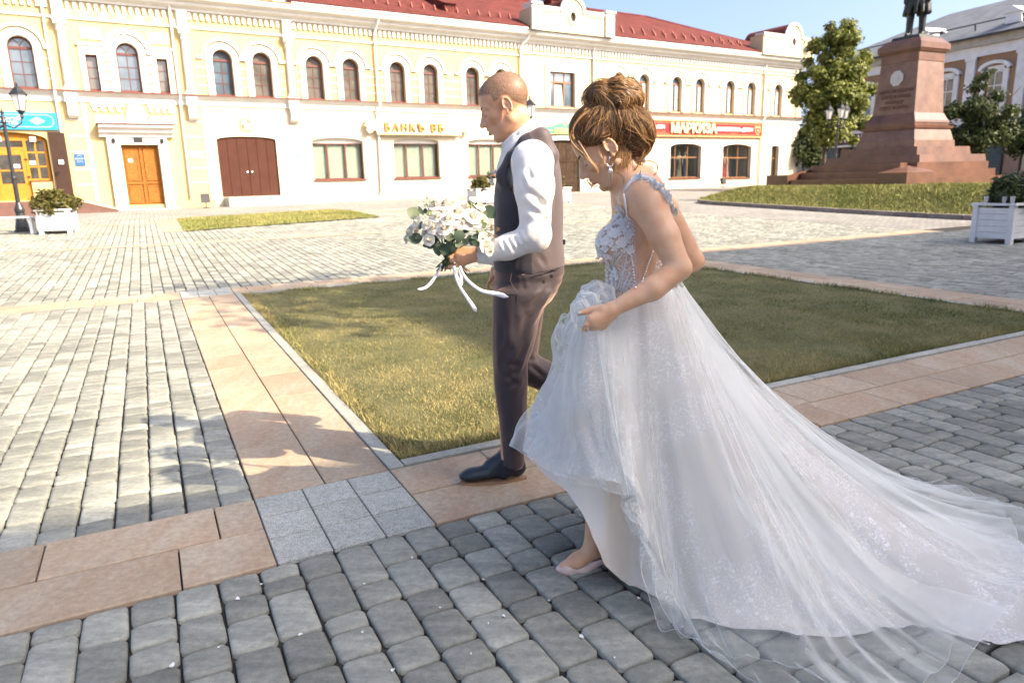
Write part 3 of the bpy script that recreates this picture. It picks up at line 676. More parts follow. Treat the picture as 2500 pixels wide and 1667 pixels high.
while s<39.6:
    if not(21.4<s<27.6):
        y=.35 if s<22 else (.15 if k%2 else .75)
        mb=MB(); z=rz_(y); mb.prism([(y-.10,H(z-.02)),(y+.10,H(z+.06)),(y+.12,H(z+.25)),(y+.05,H(z+.25))],'x',s,s+.045); mb.build('snow_guard',M_GUARD,roof)
    k+=1; s+=.62 if s<22 else .42
def dormer(s0,s1,y0,zt):
    z0=rz_(y0); y1=y0+(zt-z0)/((RIDGE-EAVE)/(RY+.74)); mb=MB()
    mb.prism([(y0,H(z0-.05)),(y0,H(zt)),(y1+.25,H(zt+.02))],'x',s0,s1); mb.build('dormer',M_ROOF,roof)
    mb=MB(); mb.hexa([(s0-.08,y0-.12,H(zt)),(s1+.08,y0-.12,H(zt)),(s1+.08,y1+.2,H(zt)),(s0-.08,y1+.2,H(zt))],[(s0-.08,y0-.12,H(zt+.04)),(s1+.08,y0-.12,H(zt+.04)),(s1+.08,y1+.2,H(zt+.10)),(s0-.08,y1+.2,H(zt+.10))]); mb.build('dormer_roof',M_ROOF,roof)
dormer(17.5,18.05,.35,9.95)
mb=MB(); mb.box(17.44,18.12,.30,3.4,H(9.95),H(10.0)); mb.hexa([(17.5,.42,H(9.5)),(18.05,.42,H(9.5)),(18.05,3.3,H(10.0)),(17.5,3.3,H(10.0))],[(17.44,.32,H(9.97)),(18.12,.32,H(9.97)),(18.12,4.2,H(11.6)),(17.44,4.2,H(11.6))]); mb.build('roof_shaft',M_ROOF,roof)
dormer(26.3,27.3,3.6,11.75)
# attic storey over the left part
mb=MB(); mb.box(S0,9.15,.0,8,H(9.0),H(11.2)); mb.build('attic',M_YEL,bl)
course('attic_flashing',[(.0,8.935),(.70,8.94),(.70,8.97),(0,9.06)],S0,9.6,mat('copper_flashing',(.42,.17,.06),.45,metal=.3))
mb=MB(); mb.box(8.95,9.75,-.32,.3,H(8.97),H(9.9)); mb.box(8.9,9.8,-.37,.35,H(9.9),H(10.0)); mb.build('attic_pier',M_WHITE,bl)
# ---------- parapet gables
def gable(s0,s1,sc,rw,htop,h0,hp,m):
    hs=htop-rw
    outer=[(s0,h0),(s1,h0),(s1,hp)]+[(sc+rw,hp)]+arc(sc,hs,rw,16)[1:-1]+[(sc-rw,hp)]+[(s0,hp)]
    ov=[(sc+.19*math.cos(2*math.pi*i/18),hp-.33+.25*math.sin(2*math.pi*i/18)) for i in range(18)]
    g=wall_panel('parapet',outer,[ov],m,y=-.78,reveal=.3)
    mb=MB(); mb.box(s0,s1,-.73,-.1,H(h0),H(hp-.01)); 
    # side returns
    mb=MB(); n=18
    o=[(sc+.32*math.cos(2*math.pi*i/n),hp-.33+.40*math.sin(2*math.pi*i/n)) for i in range(n+1)]; ii=[(sc+.19*math.cos(2*math.pi*i/n),hp-.33+.25*math.sin(2*math.pi*i/n)) for i in range(n+1)]
    ring_strip(mb,ii,o,-.83,-.78); mb.build('oculus_ring',M_WHITE,g)
    mb=MB()
    for k in range(9): bar(mb,sc-.2,sc+.2,hp-.6+k*.06,hp-.6+k*.06+.035,-.68,-.65)
    bar(mb,sc-.26,sc+.26,hp-.65,hp,-.62,-.60)
    mb.build('louvre',mat('louvre_dark',(.10,.085,.07),.7),g)
    mb=MB(); ring_strip(mb,arc(sc,hs,rw-.14,16),arc(sc,hs,rw+.03,16),-.85,-.76); bar(mb,s0-.03,sc-rw+.05,hp-.1,hp+.05,-.84,-.1); bar(mb,sc+rw-.05,s1+.03,hp-.1,hp+.05,-.84,-.1)
    k=s0
    mb.build('coping',M_WHITE,g)
    mb=MB(); kk=s0+.1
    while kk<s1-.2:
        if not(sc-rw-.1<kk<sc+rw): bar(mb,kk,kk+.09,hp-.2,hp-.1,-.83,-.78)
        kk+=.17
    mb.build('dentil_course',M_WHITE,g)
    for q in (s0,s1-.04): mb=MB(); bar(mb,q,q+.04,h0,hp-.1,-.779,.3); mb.build('parapet_return',m,g)
    # barrel roof behind the arch
    mb2=MB(); A=arc(sc,hs,rw-.01,16); ring_strip(mb2,[(p[0]*.0+sc+(p[0]-sc)*.96,hs+(p[1]-hs)*.96) for p in A],A,-.75,2.6); mb2.build('barrel_roof',M_ROOF,g)
    return g
gable(21.85,27.35,24.55,.82,10.78,8.93,10.08,M_CREAM)
gable(39.95,45.2,43.0,.92,11.05,8.93,10.22,M_CREAM)
for s_ in (21.85,26.75):
    mb=MB(); bar(mb,s_,s_+.6,8.93,10.1,-.90,-.781); bar(mb,s_-.05,s_+.65,10.135,10.25,-.96,-.1); mb.build('parapet_pier',M_WHITE,bl)
# floodlight on the far parapet and wires
mb=MB(); mb.hexa([(44.4,-1.25,H(9.5)),(44.75,-1.25,H(9.5)),(44.75,-.95,H(9.5)),(44.4,-.95,H(9.5))],[(44.3,-1.3,H(9.85)),(44.85,-1.3,H(9.85)),(44.85,-1.0,H(9.9)),(44.3,-1.0,H(9.9))]); mb.tube([(44.6,-1.0,H(9.6)),(44.6,-.78,H(9.4))],.03,6); mb.build('floodlight',M_METAL,bl)
# ---------- ground floor: portal
po=empty('portal',(3.12,0,H(.6)),parent=bl)
def pbox(name,m,lst):
    mb=MB()
    for a,b,c,d,y0,y1 in lst: mb.box(a-3.12,b-3.12,y0,y1,c-.6,d-.6)
    return mb.build(name,m,po)
pbox('jamb',M_WHITE,[(1.98,2.44,.6,3.45,-.16,0)]); pbox('jamb',M_WHITE,[(3.81,4.15,.6,3.45,-.16,0)])
pbox('lintel',M_WHITE,[(2.44,3.81,3.16,3.45,-.12,0)])
mb=MB(); mb.prism([(0,3.45-.6),(-.18,3.45-.6),(-.20,3.55-.6),(-.34,3.62-.6),(-.36,3.72-.6),(-.52,3.80-.6),(-.55,3.90-.6),(0,3.92-.6)],'x',1.75-3.12,4.42-3.12); mb.build('hood',M_WHITE,po)
pbox('hood_flashing',M_FLASH,[(1.70,4.47,3.915,3.94,-.60,0)])
M_OAK=mat('door_oak',(.30,.115,.024),.8,spec=.15,noise=(9,.35),bump=(40,.2,.003))
d=empty('door',(3.125-3.12,.12,.18),parent=po)
for sg in (-1,1):
    mb=MB(); mb.box(min(0,sg*.66),max(0,sg*.66),0,.06,0,2.36); 
    mb.build('door_leaf',M_OAK,d)
    for z0,z1 in ((.12,.72),(1.02,2.18)):
        mb=MB(); x0=sg*.16; x1=sg*.52; a,b=min(x0,x1),max(x0,x1); mb.box(a,b,-.02,0,z0,z1); mb.box(a-.05,a,-.035,0,z0-.05,z1+.05); mb.box(b,b+.05,-.035,0,z0-.05,z1+.05); mb.box(a,b,-.035,0,z1,z1+.05); mb.box(a,b,-.035,0,z0-.05,z0); mb.build('door_panel',M_OAK,d)
mb=MB(); mb.box(-.035,.035,-.045,0,0.02,2.34); mb.build('astragal',M_OAK,d)
mb=MB(); mb.box(-.62,.62,-.04,0,.83,.91); mb.build('rail',M_OAK,d)
pbox('number_plate',M_METAL,[(2.93,3.26,3.24,3.42,-.14,-.12)])
for s_ in (2.22,3.96):
    mb=MB(); mb.lathe([(.05,0),(.06,.03),(.06,.16),(.045,.17)],10,(s_-3.12,-.21,2.62)); mb.box(s_-3.12-.02,s_-3.12+.02,-.2,-.15,2.68,2.72); mb.build('wall_lamp',M_METAL,po)
pbox('step',M_PLINTH,[(1.95,4.3,.42,.62,-.45,0)])
pbox('paper_notice',mat('paper_white',(.75,.74,.7),.8),[(2.66,2.82,2.48,2.62,.075,.08)])
# advertising pillar of paper by the door
# ---------- brown gate
M_GATE=mat('gate_brown',(.075,.031,.021),.85,noise=(2,.2),spec=.1)
gt=empty('gate',(7.33,.1,H(.98)),parent=bl)
for sg in (-1,1):
    for k in range(3):
        x0=sg*(.008+k*.41); x1=sg*(.41+k*.41-.006); a,b=min(x0,x1),max(x0,x1)
        t=lambda x:2.54-.14*(abs(x)/1.24)**2-.005
        mb=MB(); mb.prism([(a,0.0),(b,0.0),(b,t(b)),(a,t(a))],'y',-.02-.004*(k%2),.02); mb.build('gate_board',M_GATE,gt)
    mb=MB(); mb.lathe([(.0,0),(.045,0),(.045,.012),(.02,.02),(.03,.05),(0,.06)],10); me=mb.mesh('handle',mat('handle_nickel',(.5,.48,.45),.3,metal=.9)); o=obj('handle',me,gt,(sg*.10,-.025,1.03)); o.rotation_euler=(R(90),0,0)
mb=MB(); mb.box(6.15,8.75,-.95,0,H(.45),H(.97)); mb.prism([(8.75,H(.45)),(10.6,H(.60)),(10.6,H(.64)),(8.75,H(.97))],'y',-.85,0); mb.build('loading_step',M_PLINTH,bl)
# ---------- bank windows with blinds
for (a,b) in ((10.19,12.62),(14.18,16.64),(18.32,20.75)):
    y=.2; mb=MB(); h0,h1=1.62,3.27; w_=(b-a)
    for p,q,c,d in ((a,a+.05,h0,h1),(b-.05,b,h0,h1),(a+.05,b-.05,h0,h0+.06),(a+.05,b-.05,h1-.05,h1),(a+w_*.30-.035,a+w_*.30+.035,h0+.06,h1-.05),(a+w_*.66-.035,a+w_*.66+.035,h0+.06,h1-.05)): bar(mb,p,q,c,d,y,y+.07)
    win=mb.build('window',M_WIN,bl)
    mb=MB(); bar(mb,a-.0,b,h1+.0,3.5,y+.005,y+.15); mb.build('window_head',M_WHITE,win)
    mb=MB(); bar(mb,a-.06,b+.06,h0-.05,h0+.01,-.10,.2); mb.build('window_sill',M_FLASH,win)
    for p,q in ((a+.05,a+w_*.30-.035),(a+w_*.30+.035,a+w_*.66-.035),(a+w_*.66+.035,b-.05)):
        m2=MB(); m2.box(p,q,y+.03,y+.034,H(h0+.06),H(h1-.05)); m2.build('pane',None,win)
    mb=MB(); k=a+.03
    while k<b-.1: mb.hexa([(k,y+.13,H(h0+.05)),(k+.085,y+.15,H(h0+.05)),(k+.085,y+.154,H(h0+.05)),(k,y+.134,H(h0+.05))],[(k,y+.13,H(h1)),(k+.085,y+.15,H(h1)),(k+.085,y+.154,H(h1)),(k,y+.134,H(h1))]); k+=.09
    mb.build('blind',M_CURT,win)
# clear glass
M_GLASS=bpy.data.materials.new('glass_clear'); M_GLASS.use_nodes=True; n_,b_=nodes(M_GLASS)
tr=n_.nodes.new('ShaderNodeBsdfTransparent'); tr.inputs[0].default_value=(.86,.9,.88,1); gl=n_.nodes.new('ShaderNodeBsdfGlossy'); gl.inputs['Roughness'].default_value=.02; mxs=n_.nodes.new('ShaderNodeMixShader')
mxs.inputs[0].default_value=.10; n_.links.new(tr.outputs[0],mxs.inputs[1]); n_.links.new(gl.outputs[0],mxs.inputs[2]); n_.links.new(mxs.outputs[0],n_.nodes['Material Output'].inputs[0])
for o in bpy.data.objects:
    if o.type=='MESH' and o.name.startswith('pane') and o.data.materials[:]==[None]: o.data.materials[0]=M_GLASS
# ---------- passage under the green sign: timber double gate
M_OLDWOOD=mat('old_gate_wood',(.06,.038,.026),.9,spec=.1,noise=(4,.5,(.03,.02,.013)),bump=(20,.4,.01))
gt=empty('passage_gate',(24.4,.12,H(.62)),parent=bl)
for k in range(8):
    x0=-1.17+k*.2925; mb=MB(); t=lambda x:2.88-.18*(abs(x)/1.17)**2-.005
    mb.prism([(x0+.006,0),(x0+.286,0),(x0+.286,t(x0+.286)),(x0+.006,t(x0))],'y',-.02-.006*(k%2),.03); mb.build('gate_board',M_OLDWOOD,gt)
for z in (.5,1.7):
    mb=MB(); mb.box(-1.12,1.12,-.05,-.026,z,z+.12); mb.build('gate_rail',M_OLDWOOD,gt)
mb=MB(); ring_strip(mb,[(25.58,.6),(25.58,3.40)]+[(24.4+1.18*math.cos(math.pi*i/12),3.32+.18*math.sin(math.pi*i/12)) for i in range(13)]+[(23.22,3.4),(23.22,.6)],[(25.85,.6),(25.85,3.4)]+[(24.4+1.45*math.cos(math.pi*i/12),3.38+.34*math.sin(math.pi*i/12)) for i in range(13)]+[(22.95,3.4),(22.95,.6)],-.06,0); mb.build('passage_surround',M_WHITE,bl)
# ---------- shop windows
def shop_window(sc,w_,hb,ht,rise,cols,y=.22):
    a,b=sc-w_/2,sc+w_/2; mb=MB(); hs=ht-rise; fr=.06
    out=[(b,hb)]+arc(sc,hs,w_/2,12,rise)+[(a,hb)]; inn=[(b-fr,hb)]+arc(sc,hs-fr*.6,w_/2-fr,12,rise)+[(a+fr,hb)]
    ring_strip(mb,inn,out,y,y+.07); bar(mb,a+fr,b-fr,hb,hb+.07,y,y+.07); hm=hb+(ht-hb)*.60; bar(mb,a+fr,b-fr,hm-.04,hm+.04,y+.004,y+.06)
    for c in cols: s_=a+w_*c; bar(mb,s_-.03,s_+.03,hb+.07,ht-rise*(abs(s_-sc)/(w_/2))**2-.03,y+.002,y+.064)
    win=mb.build('window',M_OCHRE,bl)
    xs=[a+fr]+[a+w_*c for c in cols]+[b-fr]
    for p,q in zip(xs[:-1],xs[1:]):
        m2=MB(); m2.box(p+.0,q,y+.03,y+.034,H(hb+.07),H(hm)); m2.build('pane',M_GLASS,win)
        t=lambda s_:ht-fr*.6-rise+rise*math.sqrt(max(0,1-((s_-sc)/(w_/2-fr+1e-4))**2))
        nn=5; top=[(p+(q-p)*i/nn,t(p+(q-p)*i/nn)) for i in range(nn+1)]
        m2=MB(); m2.add([(p,y+.032,H(hm)),(q,y+.032,H(hm))]+[(u,y+.032,H(v)) for u,v in reversed(top)],[tuple(range(nn+3))]); m2.build('pane',M_GLASS,win,fix=False)
    mb=MB(); bar(mb,a-.06,b+.06,hb-.05,hb+.0,-.10,y); mb.build('window_sill',M_FLASH,win)
    mb=MB(); ring_strip(mb,[(b,hb)]+arc(sc,hs,w_/2,12,rise)+[(a,hb)],[(b+.16,hb)]+arc(sc,hs+.02,w_/2+.16,12,rise+.12)+[(a-.16,hb)],-.04,0); mb.build('window_surround',M_WHITE,bl)
    mb=MB(); mb.box(a-.1,b+.1,1.55,1.60,H(hb-.1),H(ht+.1)); mb.box(a-.1,b+.1,.37,1.55,H(hb-.12),H(hb-.02)); mb.box(a-.14,a-.1,.37,1.6,H(hb-.1),H(ht)); mb.box(b+.1,b+.14,.37,1.6,H(hb-.1),H(ht)); mb.build('display_niche',mat('niche_grey',(.42,.42,.40),.8),win)
    return win
shop_window(34.03,2.74,1.25,3.36,.24,(.24,.64)); shop_window(38.81,2.82,1.16,3.34,.24,(.26,.62)); shop_window(29.2,2.7,1.25,3.36,.24,(.3,.66)); shop_window(42.70,.82,1.13,3.26,.14,(.5,))
# ---------- glazed shop entrance at the left
M_PINE=mat('pine_frame',(.46,.20,.03),.8,spec=.15,noise=(8,.2))
en=empty('shop_entrance',(-1.25,.2,H(1.1)),parent=bl)
def eb(name,m,lst,par=en):
    mb=MB()
    for a,b,c,d,y0,y1 in lst: mb.box(a+1.25,b+1.25,y0,y1,c-1.1,d-1.1)
    return mb.build(name,m,par)
eb('frame',M_PINE,[(-2.49,-2.40,1.1,3.38,0,.08),(-.14,-.05,1.1,3.36,0,.08),(-2.40,-.14,3.30,3.40,0,.08),(-1.84,-1.76,1.1,3.30,0,.08),(-.80,-.70,1.1,3.30,0,.08),(-1.76,-.8,2.98,3.06,0,.08),(-.7,-.14,1.80,1.9,0,.08),(-.45,-.39,1.9,3.3,.01,.07),(-.7,-.14,2.32,2.38,.01,.07),(-.7,-.14,2.84,2.9,.01,.07),(-1.31,-1.25,3.06,3.30,.01,.07)])
eb('transom',M_PINE,[(-2.4,-.14,3.40,3.58,.02,.07)])
eb('stall_riser',M_YEL,[(-.72,-.02,1.1,1.80,-.10,.1)]); eb('stall_riser',M_YEL,[(-2.49,-1.84,1.1,1.80,-.10,.1)]); eb('sill',M_FLASH,[(-.76,0.0,1.80,1.83,-.14,0)])
dd=eb('door',M_PINE,[(-1.75,-1.64,1.1,2.97,.0,.06),(-.92,-.81,1.1,2.97,.0,.06),(-1.64,-.92,2.78,2.97,0,.06),(-1.64,-.92,1.1,1.72,0.01,.06),(-1.31,-1.25,1.72,2.78,0,.06),(-1.64,-.92,2.18,2.24,0,.055)])
M_DARKGLASS=mat('pane_dim',(.05,.045,.038),.05,spec=.8,noise=(3,.6))
for a,b,c,d_2 in ((-1.64,-1.31,1.72,2.18),(-1.25,-.92,1.72,2.18),(-1.64,-1.31,2.24,2.78),(-1.25,-.92,2.24,2.78)): eb('pane',M_DARKGLASS,[(a,b,c,d_2,.025,.03)],None or dd)
for o in dd.children: pass
for a,b,c,d_2 in ((-.7,-.45,1.9,2.32),(-.39,-.14,1.9,2.32),(-.7,-.45,2.38,2.84),(-.39,-.14,2.38,2.84),(-.7,-.45,2.9,3.3),(-.39,-.14,2.9,3.3),(-1.76,-1.31,3.06,3.3),(-1.25,-.8,3.06,3.3),(-2.4,-1.84,1.9,3.3)): eb('pane',M_DARKGLASS,[(a,b,c,d_2,.03,.035)])
for z in (2.6,1.95,1.2): eb('hinge',M_METAL,[(-.83,-.72,z,z+.05,-.03,0)])
eb('door_handle',mat('handle_brass',(.5,.3,.08),.35,metal=.8),[(-1.70,-1.67,1.95,2.25,-.06,-.03)],dd)
for a,b in ((-1.2,2.3),(-.68,2.42)): eb('paper_notice',mat('paper_pink',(.75,.6,.58),.8),[(a,a+.2,b,b+.14,-.004,-.001)])
for s_ in (-.55,-1.62):
    eb('wall_lamp',mat('lamp_grey',(.55,.54,.52),.4),[(s_,s_+.2,3.26,3.44,-.22,-.1),(s_+.08,s_+.12,3.42,3.46,-.1,.0)])
# open metal shutter door, steps and ramp
M_SHUT=mat('shutter_brown',(.07,.042,.032),.85,noise=(1.2,.25),spec=.1,metal=.0)
sh=empty('shutter_door',(.06,-.04,H(1.0)),parent=bl)
mb=MB(); mb.hexa([(0,-.03,0),(.52,-.20,0),(.535,-.16,0),(.015,.01,0)],[(0,-.03,2.62),(.52,-.20,2.58),(.535,-.16,2.58),(.015,.01,2.62)]); mb.build('door_leaf',M_SHUT,sh)
mb=MB(); mb.box(.2,.38,-.15,-.13,1.42,1.58); mb.build('paper_notice',mat('paper_white2',(.75,.74,.72),.8),sh)
mb=MB(); mb.tube([(.08,-.06,1.15),(.08,-.14,1.13),(.2,-.17,1.13)],.015,6); mb.lathe([(.03,0),(.03,.02),(0,.025)],8,(.06,-.07,1.0)); mb.build('handle',M_METAL,sh)
M_PORCH=mat('porch_brown',(.13,.062,.045),.7,noise=(3,.2))
mb=MB(); mb.box(-4.2,.55,-1.3,-.003,H(.45),H(1.06)); mb.box(-4.2,.35,-1.65,-1.3,H(.45),H(.84)); mb.build('porch_step',M_PORCH,bl)
mb=MB(); mb.prism([(.55,H(.45)),(2.0,H(.55)),(2.0,H(.62)),(.55,H(1.06))],'y',-1.28,-.05); mb.build('porch_ramp',M_PORCH,bl)
mb=MB(); mb.tube([(.6,-1.3,H(1.10)),(1.95,-1.3,H(.68))],.03,6); mb.build('ramp_kerb',mat('ramp_stone',(.5,.42,.36),.8),bl)
# white post boarded up in front of the oak door
# ================================================================== WRITING
def text_me(name,txt,size,m,depth=.01,bold=0,spacing=1.0,align='CENTER',sx=1.0):
    cu=bpy.data.curves.new(name,'FONT'); cu.body=txt; cu.size=size; cu.extrude=depth; cu.align_x=align; cu.align_y='CENTER'; cu.space_character=spacing; cu.offset=bold; cu.resolution_u=2
    o=bpy.data.objects.new(name,cu); COL.objects.link(o); dg=bpy.context.evaluated_depsgraph_get(); me=bpy.data.meshes.new_from_object(o.evaluated_get(dg)); bpy.data.objects.remove(o)
    me.transform(Matrix.Diagonal((sx,1,1,1))); me.transform(Matrix.Rotation(R(90),4,'X')); me.materials.clear(); me.materials.append(m); return me
def fpt(s,d,h): p=FD*s+FA*(FDIST-d); p.z=h; return p
def sign(name,s,h,d,label,cat='sign'):
    e=empty(name,fpt(s,d,h),FZ); tag(e,label,cat); return e
def smesh(name,par,m,lst):
    mb=MB()
    for a,b,c,d,y0,y1 in lst: mb.box(a,b,y0,y1,c,d)
    return mb.build(name,m,par)
M_PAPERW=mat('paint_white',(.78,.78,.76),.6)
M_GOLD=mat('letter_gold',(.40,.20,.03),.45)
M_CREAMP=mat('sign_cream',(.80,.70,.46),.6,noise=(4,.06))
M_OCHREL=mat('sign_ochre_line',(.66,.42,.13),.6)
# bank sign with scrolled ends
e=sign('bank_sign',15.53,4.07,.26,'cream bank sign with scrolled ends and golden Cyrillic letters','sign')
half=[(2.25,.42),(2.28,.25),(2.42,.20),(2.52,.33),(2.66,.36),(2.78,.22),(2.72,.08),(2.90,0),(2.72,-.08),(2.78,-.22),(2.66,-.36),(2.52,-.33),(2.42,-.20),(2.28,-.25),(2.25,-.42)]
poly=[(a,b) for a,b in reversed(half)]+[(-a,b) for a,b in half]
mb=MB(); mb.prism(poly,'y',-.05,.05); mb.build('board',M_CREAMP,e)
for q in (-1.8,0,1.8): mb=MB(); mb.box(q-.03,q+.03,.05,.27,-.2,.2); mb.build('bracket',M_METAL,e)
mb=MB()
for z in (-.385,.385): mb.box(-2.2,2.2,-.062,-.05,z-.018,z+.018)
for sg in (-1,1):
    for zc in (.2,-.2):
        pts=[(sg*2.56+sg*(.13-.012*i)*math.cos(i*.7),-.055,zc+(.13-.012*i)*math.sin(i*.7)*(1 if zc>0 else -1)) for i in range(10)]; mb.tube(pts,.013,5)
    mb.tube([(sg*2.86,-.055,0),(sg*2.2,-.055,0)],.014,5); mb.tube([(sg*2.02,-.055,.1),(sg*2.1,-.055,.0),(sg*2.02,-.055,-.1)],.014,5)
mb.build('ornament',M_OCHREL,e)
obj('lettering',text_me('lettering','БАНКЪ ВБ',.50,M_GOLD,.045,.012,1.35),e,(-.33,-.10,-.10))
obj('lettering',text_me('lettering','КРЕДИТНОЕ АКЦИОНЕРНОЕ ОБЩЕСТВО',.155,M_OCHREL,.006,.0,1.25),e,(-.1,-.058,.245))
# green sign over the passage
M_GREEN=mat('sign_green',(.055,.25,.17),.5)
e=sign('cafe_sign',24.45,4.02,.10,'green shaped sign with gold lettering above the dark passage gate','sign')
hp=[(-1.55,-.10),(-1.55,.08),(-1.35,.17),(-1.0,.20),(-.5,.36),(0,.44),(.5,.36),(1.0,.20),(1.35,.17),(1.55,.08),(1.55,-.10),(1.2,-.22),(-1.2,-.22)]
mb=MB(); mb.prism(hp,'y',-.03,.04); mb.build('board',M_GREEN,e)
M_GOLDP=mat('sign_gold_line',(.72,.60,.22),.5)
mb=MB(); pts=[(a*.96,-.036,b*.93) for a,b in hp]; mb.tube(pts+[pts[0]],.014,4); mb.tube([(-1.4,-.036,-.02),(-.85,-.036,-.02)],.02,4); mb.tube([(1.4,-.036,-.02),(.85,-.036,-.02)],.02,4)
mb.prism([(-.13,.36),(-.09,.25),(0,.2),(.09,.25),(.13,.36),(0,.30)],'y',-.045,-.03); mb.tube([(0,-.04,.2),(0,-.04,.12)],.015,4); mb.build('ornament',M_GOLDP,e)
obj('lettering',text_me('lettering','ФЕНИКС',.34,M_GOLDP,.02,.012,1.05),e,(0,-.055,-.05))
# red shop fascia
M_RED=mat('fascia_red',(.33,.010,.012),.45); M_FASF=mat('fascia_frame',(.62,.30,.12),.5)
e=sign('shop_fascia',34.9,4.25,.09,'long red shop fascia with large cream letters and crest','sign')
smesh('board',e,M_RED,[(-6.1,6.1,-.40,.42,-.04,.05)])
smesh('frame',e,M_FASF,[(-6.2,6.2,.42,.52,-.07,.05),(-6.2,6.2,-.49,-.40,-.07,.05),(-6.2,-6.1,-.40,.42,-.07,.05),(6.1,6.2,-.40,.42,-.07,.05)])
mb=MB()
for z in (.33,-.32): mb.box(-6.0,6.0,-.046,-.04,z-.012,z+.012)
mb.build('ornament',M_FASF,e)
M_LET=mat('letter_cream',(.80,.68,.38),.5)
obj('lettering',text_me('lettering','МАРКИЗА',.78,M_LET,.05,.028,1.0,sx=1.06),e,(-.40,-.10,.0))
obj('lettering',text_me('lettering','КОЛЛЕКТИВНО',.30,M_PAPERW,.008,.014,1.0,sx=.95),e,(2.85,-.05,.0)); obj('lettering',text_me('lettering','ДЛЯ',.17,M_PAPERW,.008,.004),e,(4.02,-.05,-.03)); obj('lettering',text_me('lettering','ДАМЫ',.32,M_PAPERW,.008,.012),e,(4.72,-.05,.0))
obj('lettering',text_me('lettering','ПЛАТЬЯ',.13,M_FASF,.006,.0,1.5),e,(3.4,-.05,-.24)); obj('lettering',text_me('lettering','САЛОН',.30,M_PAPERW,.008,.01),e,(-3.4,-.05,.06)); obj('lettering',text_me('lettering','ДЛЯ ВАС',.14,M_FASF,.006,.0,1.4),e,(-3.2,-.05,-.22))
mb=MB(); mb.prism([(5.42,.22),(5.55,.30),(5.72,.22),(5.89,.30),(6.02,.22),(5.98,-.12),(5.72,-.33),(5.46,-.12)],'y',-.055,-.04); mb.build('crest',M_FASF,e)
mb=MB(); mb.prism([(5.52,.12),(5.92,.12),(5.88,-.10),(5.72,-.24),(5.56,-.10)],'y',-.062,-.055); mb.build('crest_field',mat('crest_red',(.5,.03,.03),.5),e)
mb=MB(); mb.prism([(5.72+.08*math.cos(t*.628),-.03+.08*math.sin(t*.628)) if t%2==0 else (5.72+.035*math.cos(t*.628),-.03+.035*math.sin(t*.628)) for t in range(10)],'y',-.068,-.062); mb.build('crest_star',M_LET,e)
# blue jeweller's board
M_BLUE=mat('sign_blue',(.004,.29,.62),.45)
e=sign('shop_board',-1.35,4.0,.08,'bright blue shop board with white diamond emblem above the pine entrance','sign')
smesh('board',e,M_BLUE,[(-1.9,1.77,-.31,.31,-.02,.05)])
mb=MB()
def rrect(x0,x1,z0,z1,r,n=6):
    pts=[]
    for cx,cz,a0 in ((x1-r,z1-r,0),(x0+r,z1-r,90),(x0+r,z0+r,180),(x1-r,z0+r,270)):
        for i in range(n+1): a=R(a0+90*i/n); pts.append((cx+r*math.cos(a),-.028,cz+r*math.sin(a)))
    return pts+[pts[0]]
mb.tube(rrect(-1.75,1.66,-.225,.225,.2),.011,4); mb.tube(rrect(-1.72,1.63,-.20,.20,.18),.004,4); mb.build('ornament',mat('sign_pale_blue',(.45,.70,.85),.5),e)
mb=MB()
for k in (1,.68,.34): pts=[(1.13+.25*k,-.028,0),(1.13,-.028,.125*k),(1.13-.25*k,-.028,0),(1.13,-.028,-.125*k)]; mb.tube(pts+pts[:1],.010,4)
mb.build('diamond_emblem',M_PAPERW,e)
obj('lettering',text_me('lettering','ЮВЕЛИРНЫЙ',.16,M_PAPERW,.006,.004,1.1),e,(.1,-.026,.07)); obj('lettering',text_me('lettering','САЛОН ЯКУТИЯ',.15,M_PAPERW,.006,.004,1.1),e,(-.1,-.026,-.09))
# small plates
M_PLQ=mat('plaque_blue',(.02,.10,.42),.4)
e=sign('wall_plaque',.98,2.58,.03,'small blue wall plaque between the drain pipe and oak door','plaque')
smesh('plate',e,M_PLQ,[(-.17,.17,-.22,.22,-.01,.02)]); obj('lettering',text_me('lettering','АДМИРАЛ',.062,M_PAPERW,.003),e,(0,-.014,.04))
mb=MB(); mb.tube([(.07*math.cos(t),-.013,.12+.05*math.sin(t)) for t in [math.pi*i/8 for i in range(9)]],.005,4); mb.tube([(-.11,-.013,-.04),(.11,-.013,-.04)],.004,4); mb.tube([(-.11,-.013,-.09),(.11,-.013,-.09)],.004,4); mb.build('ornament',M_PAPERW,e)
e=sign('street_plate',5.22,2.70,.03,'small blue and white street name plate on the yellow pier','sign')
mb=MB(); mb.prism([(x,z) for x,_,z in rrect(-.26,.26,-.075,.075,.06)[:-1]],'y',-.01,.02); mb.build('plate',mat('plate_pale',(.55,.66,.82),.5),e); obj('lettering',text_me('lettering','КРЕСТОВАЯ УЛ.',.062,M_PLQ,.003),e,(0,-.014,0))
e=sign('emblem_plate',7.35,4.0,.03,'square ochre emblem plate above the brown gate','plaque')
M_LINE=mat('plate_line_ochre',(.62,.42,.2),.6); mb=MB()
mb.tube(rrect(-.25,.25,-.27,.27,.09,2),.012,4); mb.tube(rrect(-.19,.19,-.20,.20,.03,2),.008,4); mb.tube([(-.75,-.028,.02),(-.36,-.028,.02)],.010,4); mb.tube([(.36,-.028,.02),(.8,-.028,.02)],.010,4); mb.tube([(-.32,-.028,.40),(-.2,-.028,.36),(-.08,-.028,.39)],.012,4); mb.tube([(.32,-.028,.40),(.2,-.028,.36),(.08,-.028,.39)],.012,4); mb.lathe([(.0,-.05),(.03,0),(0,.06)],6,(0,-.03,.46)); mb.build('ornament',M_LINE,e)
smesh('plate',e,M_CREAMP,[(-.19,.19,-.2,.2,-.012,.01)]); [smesh('emblem',e,mat('emblem_brown',(.16,.10,.035),.5),[q]) for q in ((.07,.16,.08,.17,-.02,-.012),(-.16,-.07,-.17,.02,-.02,-.012))]
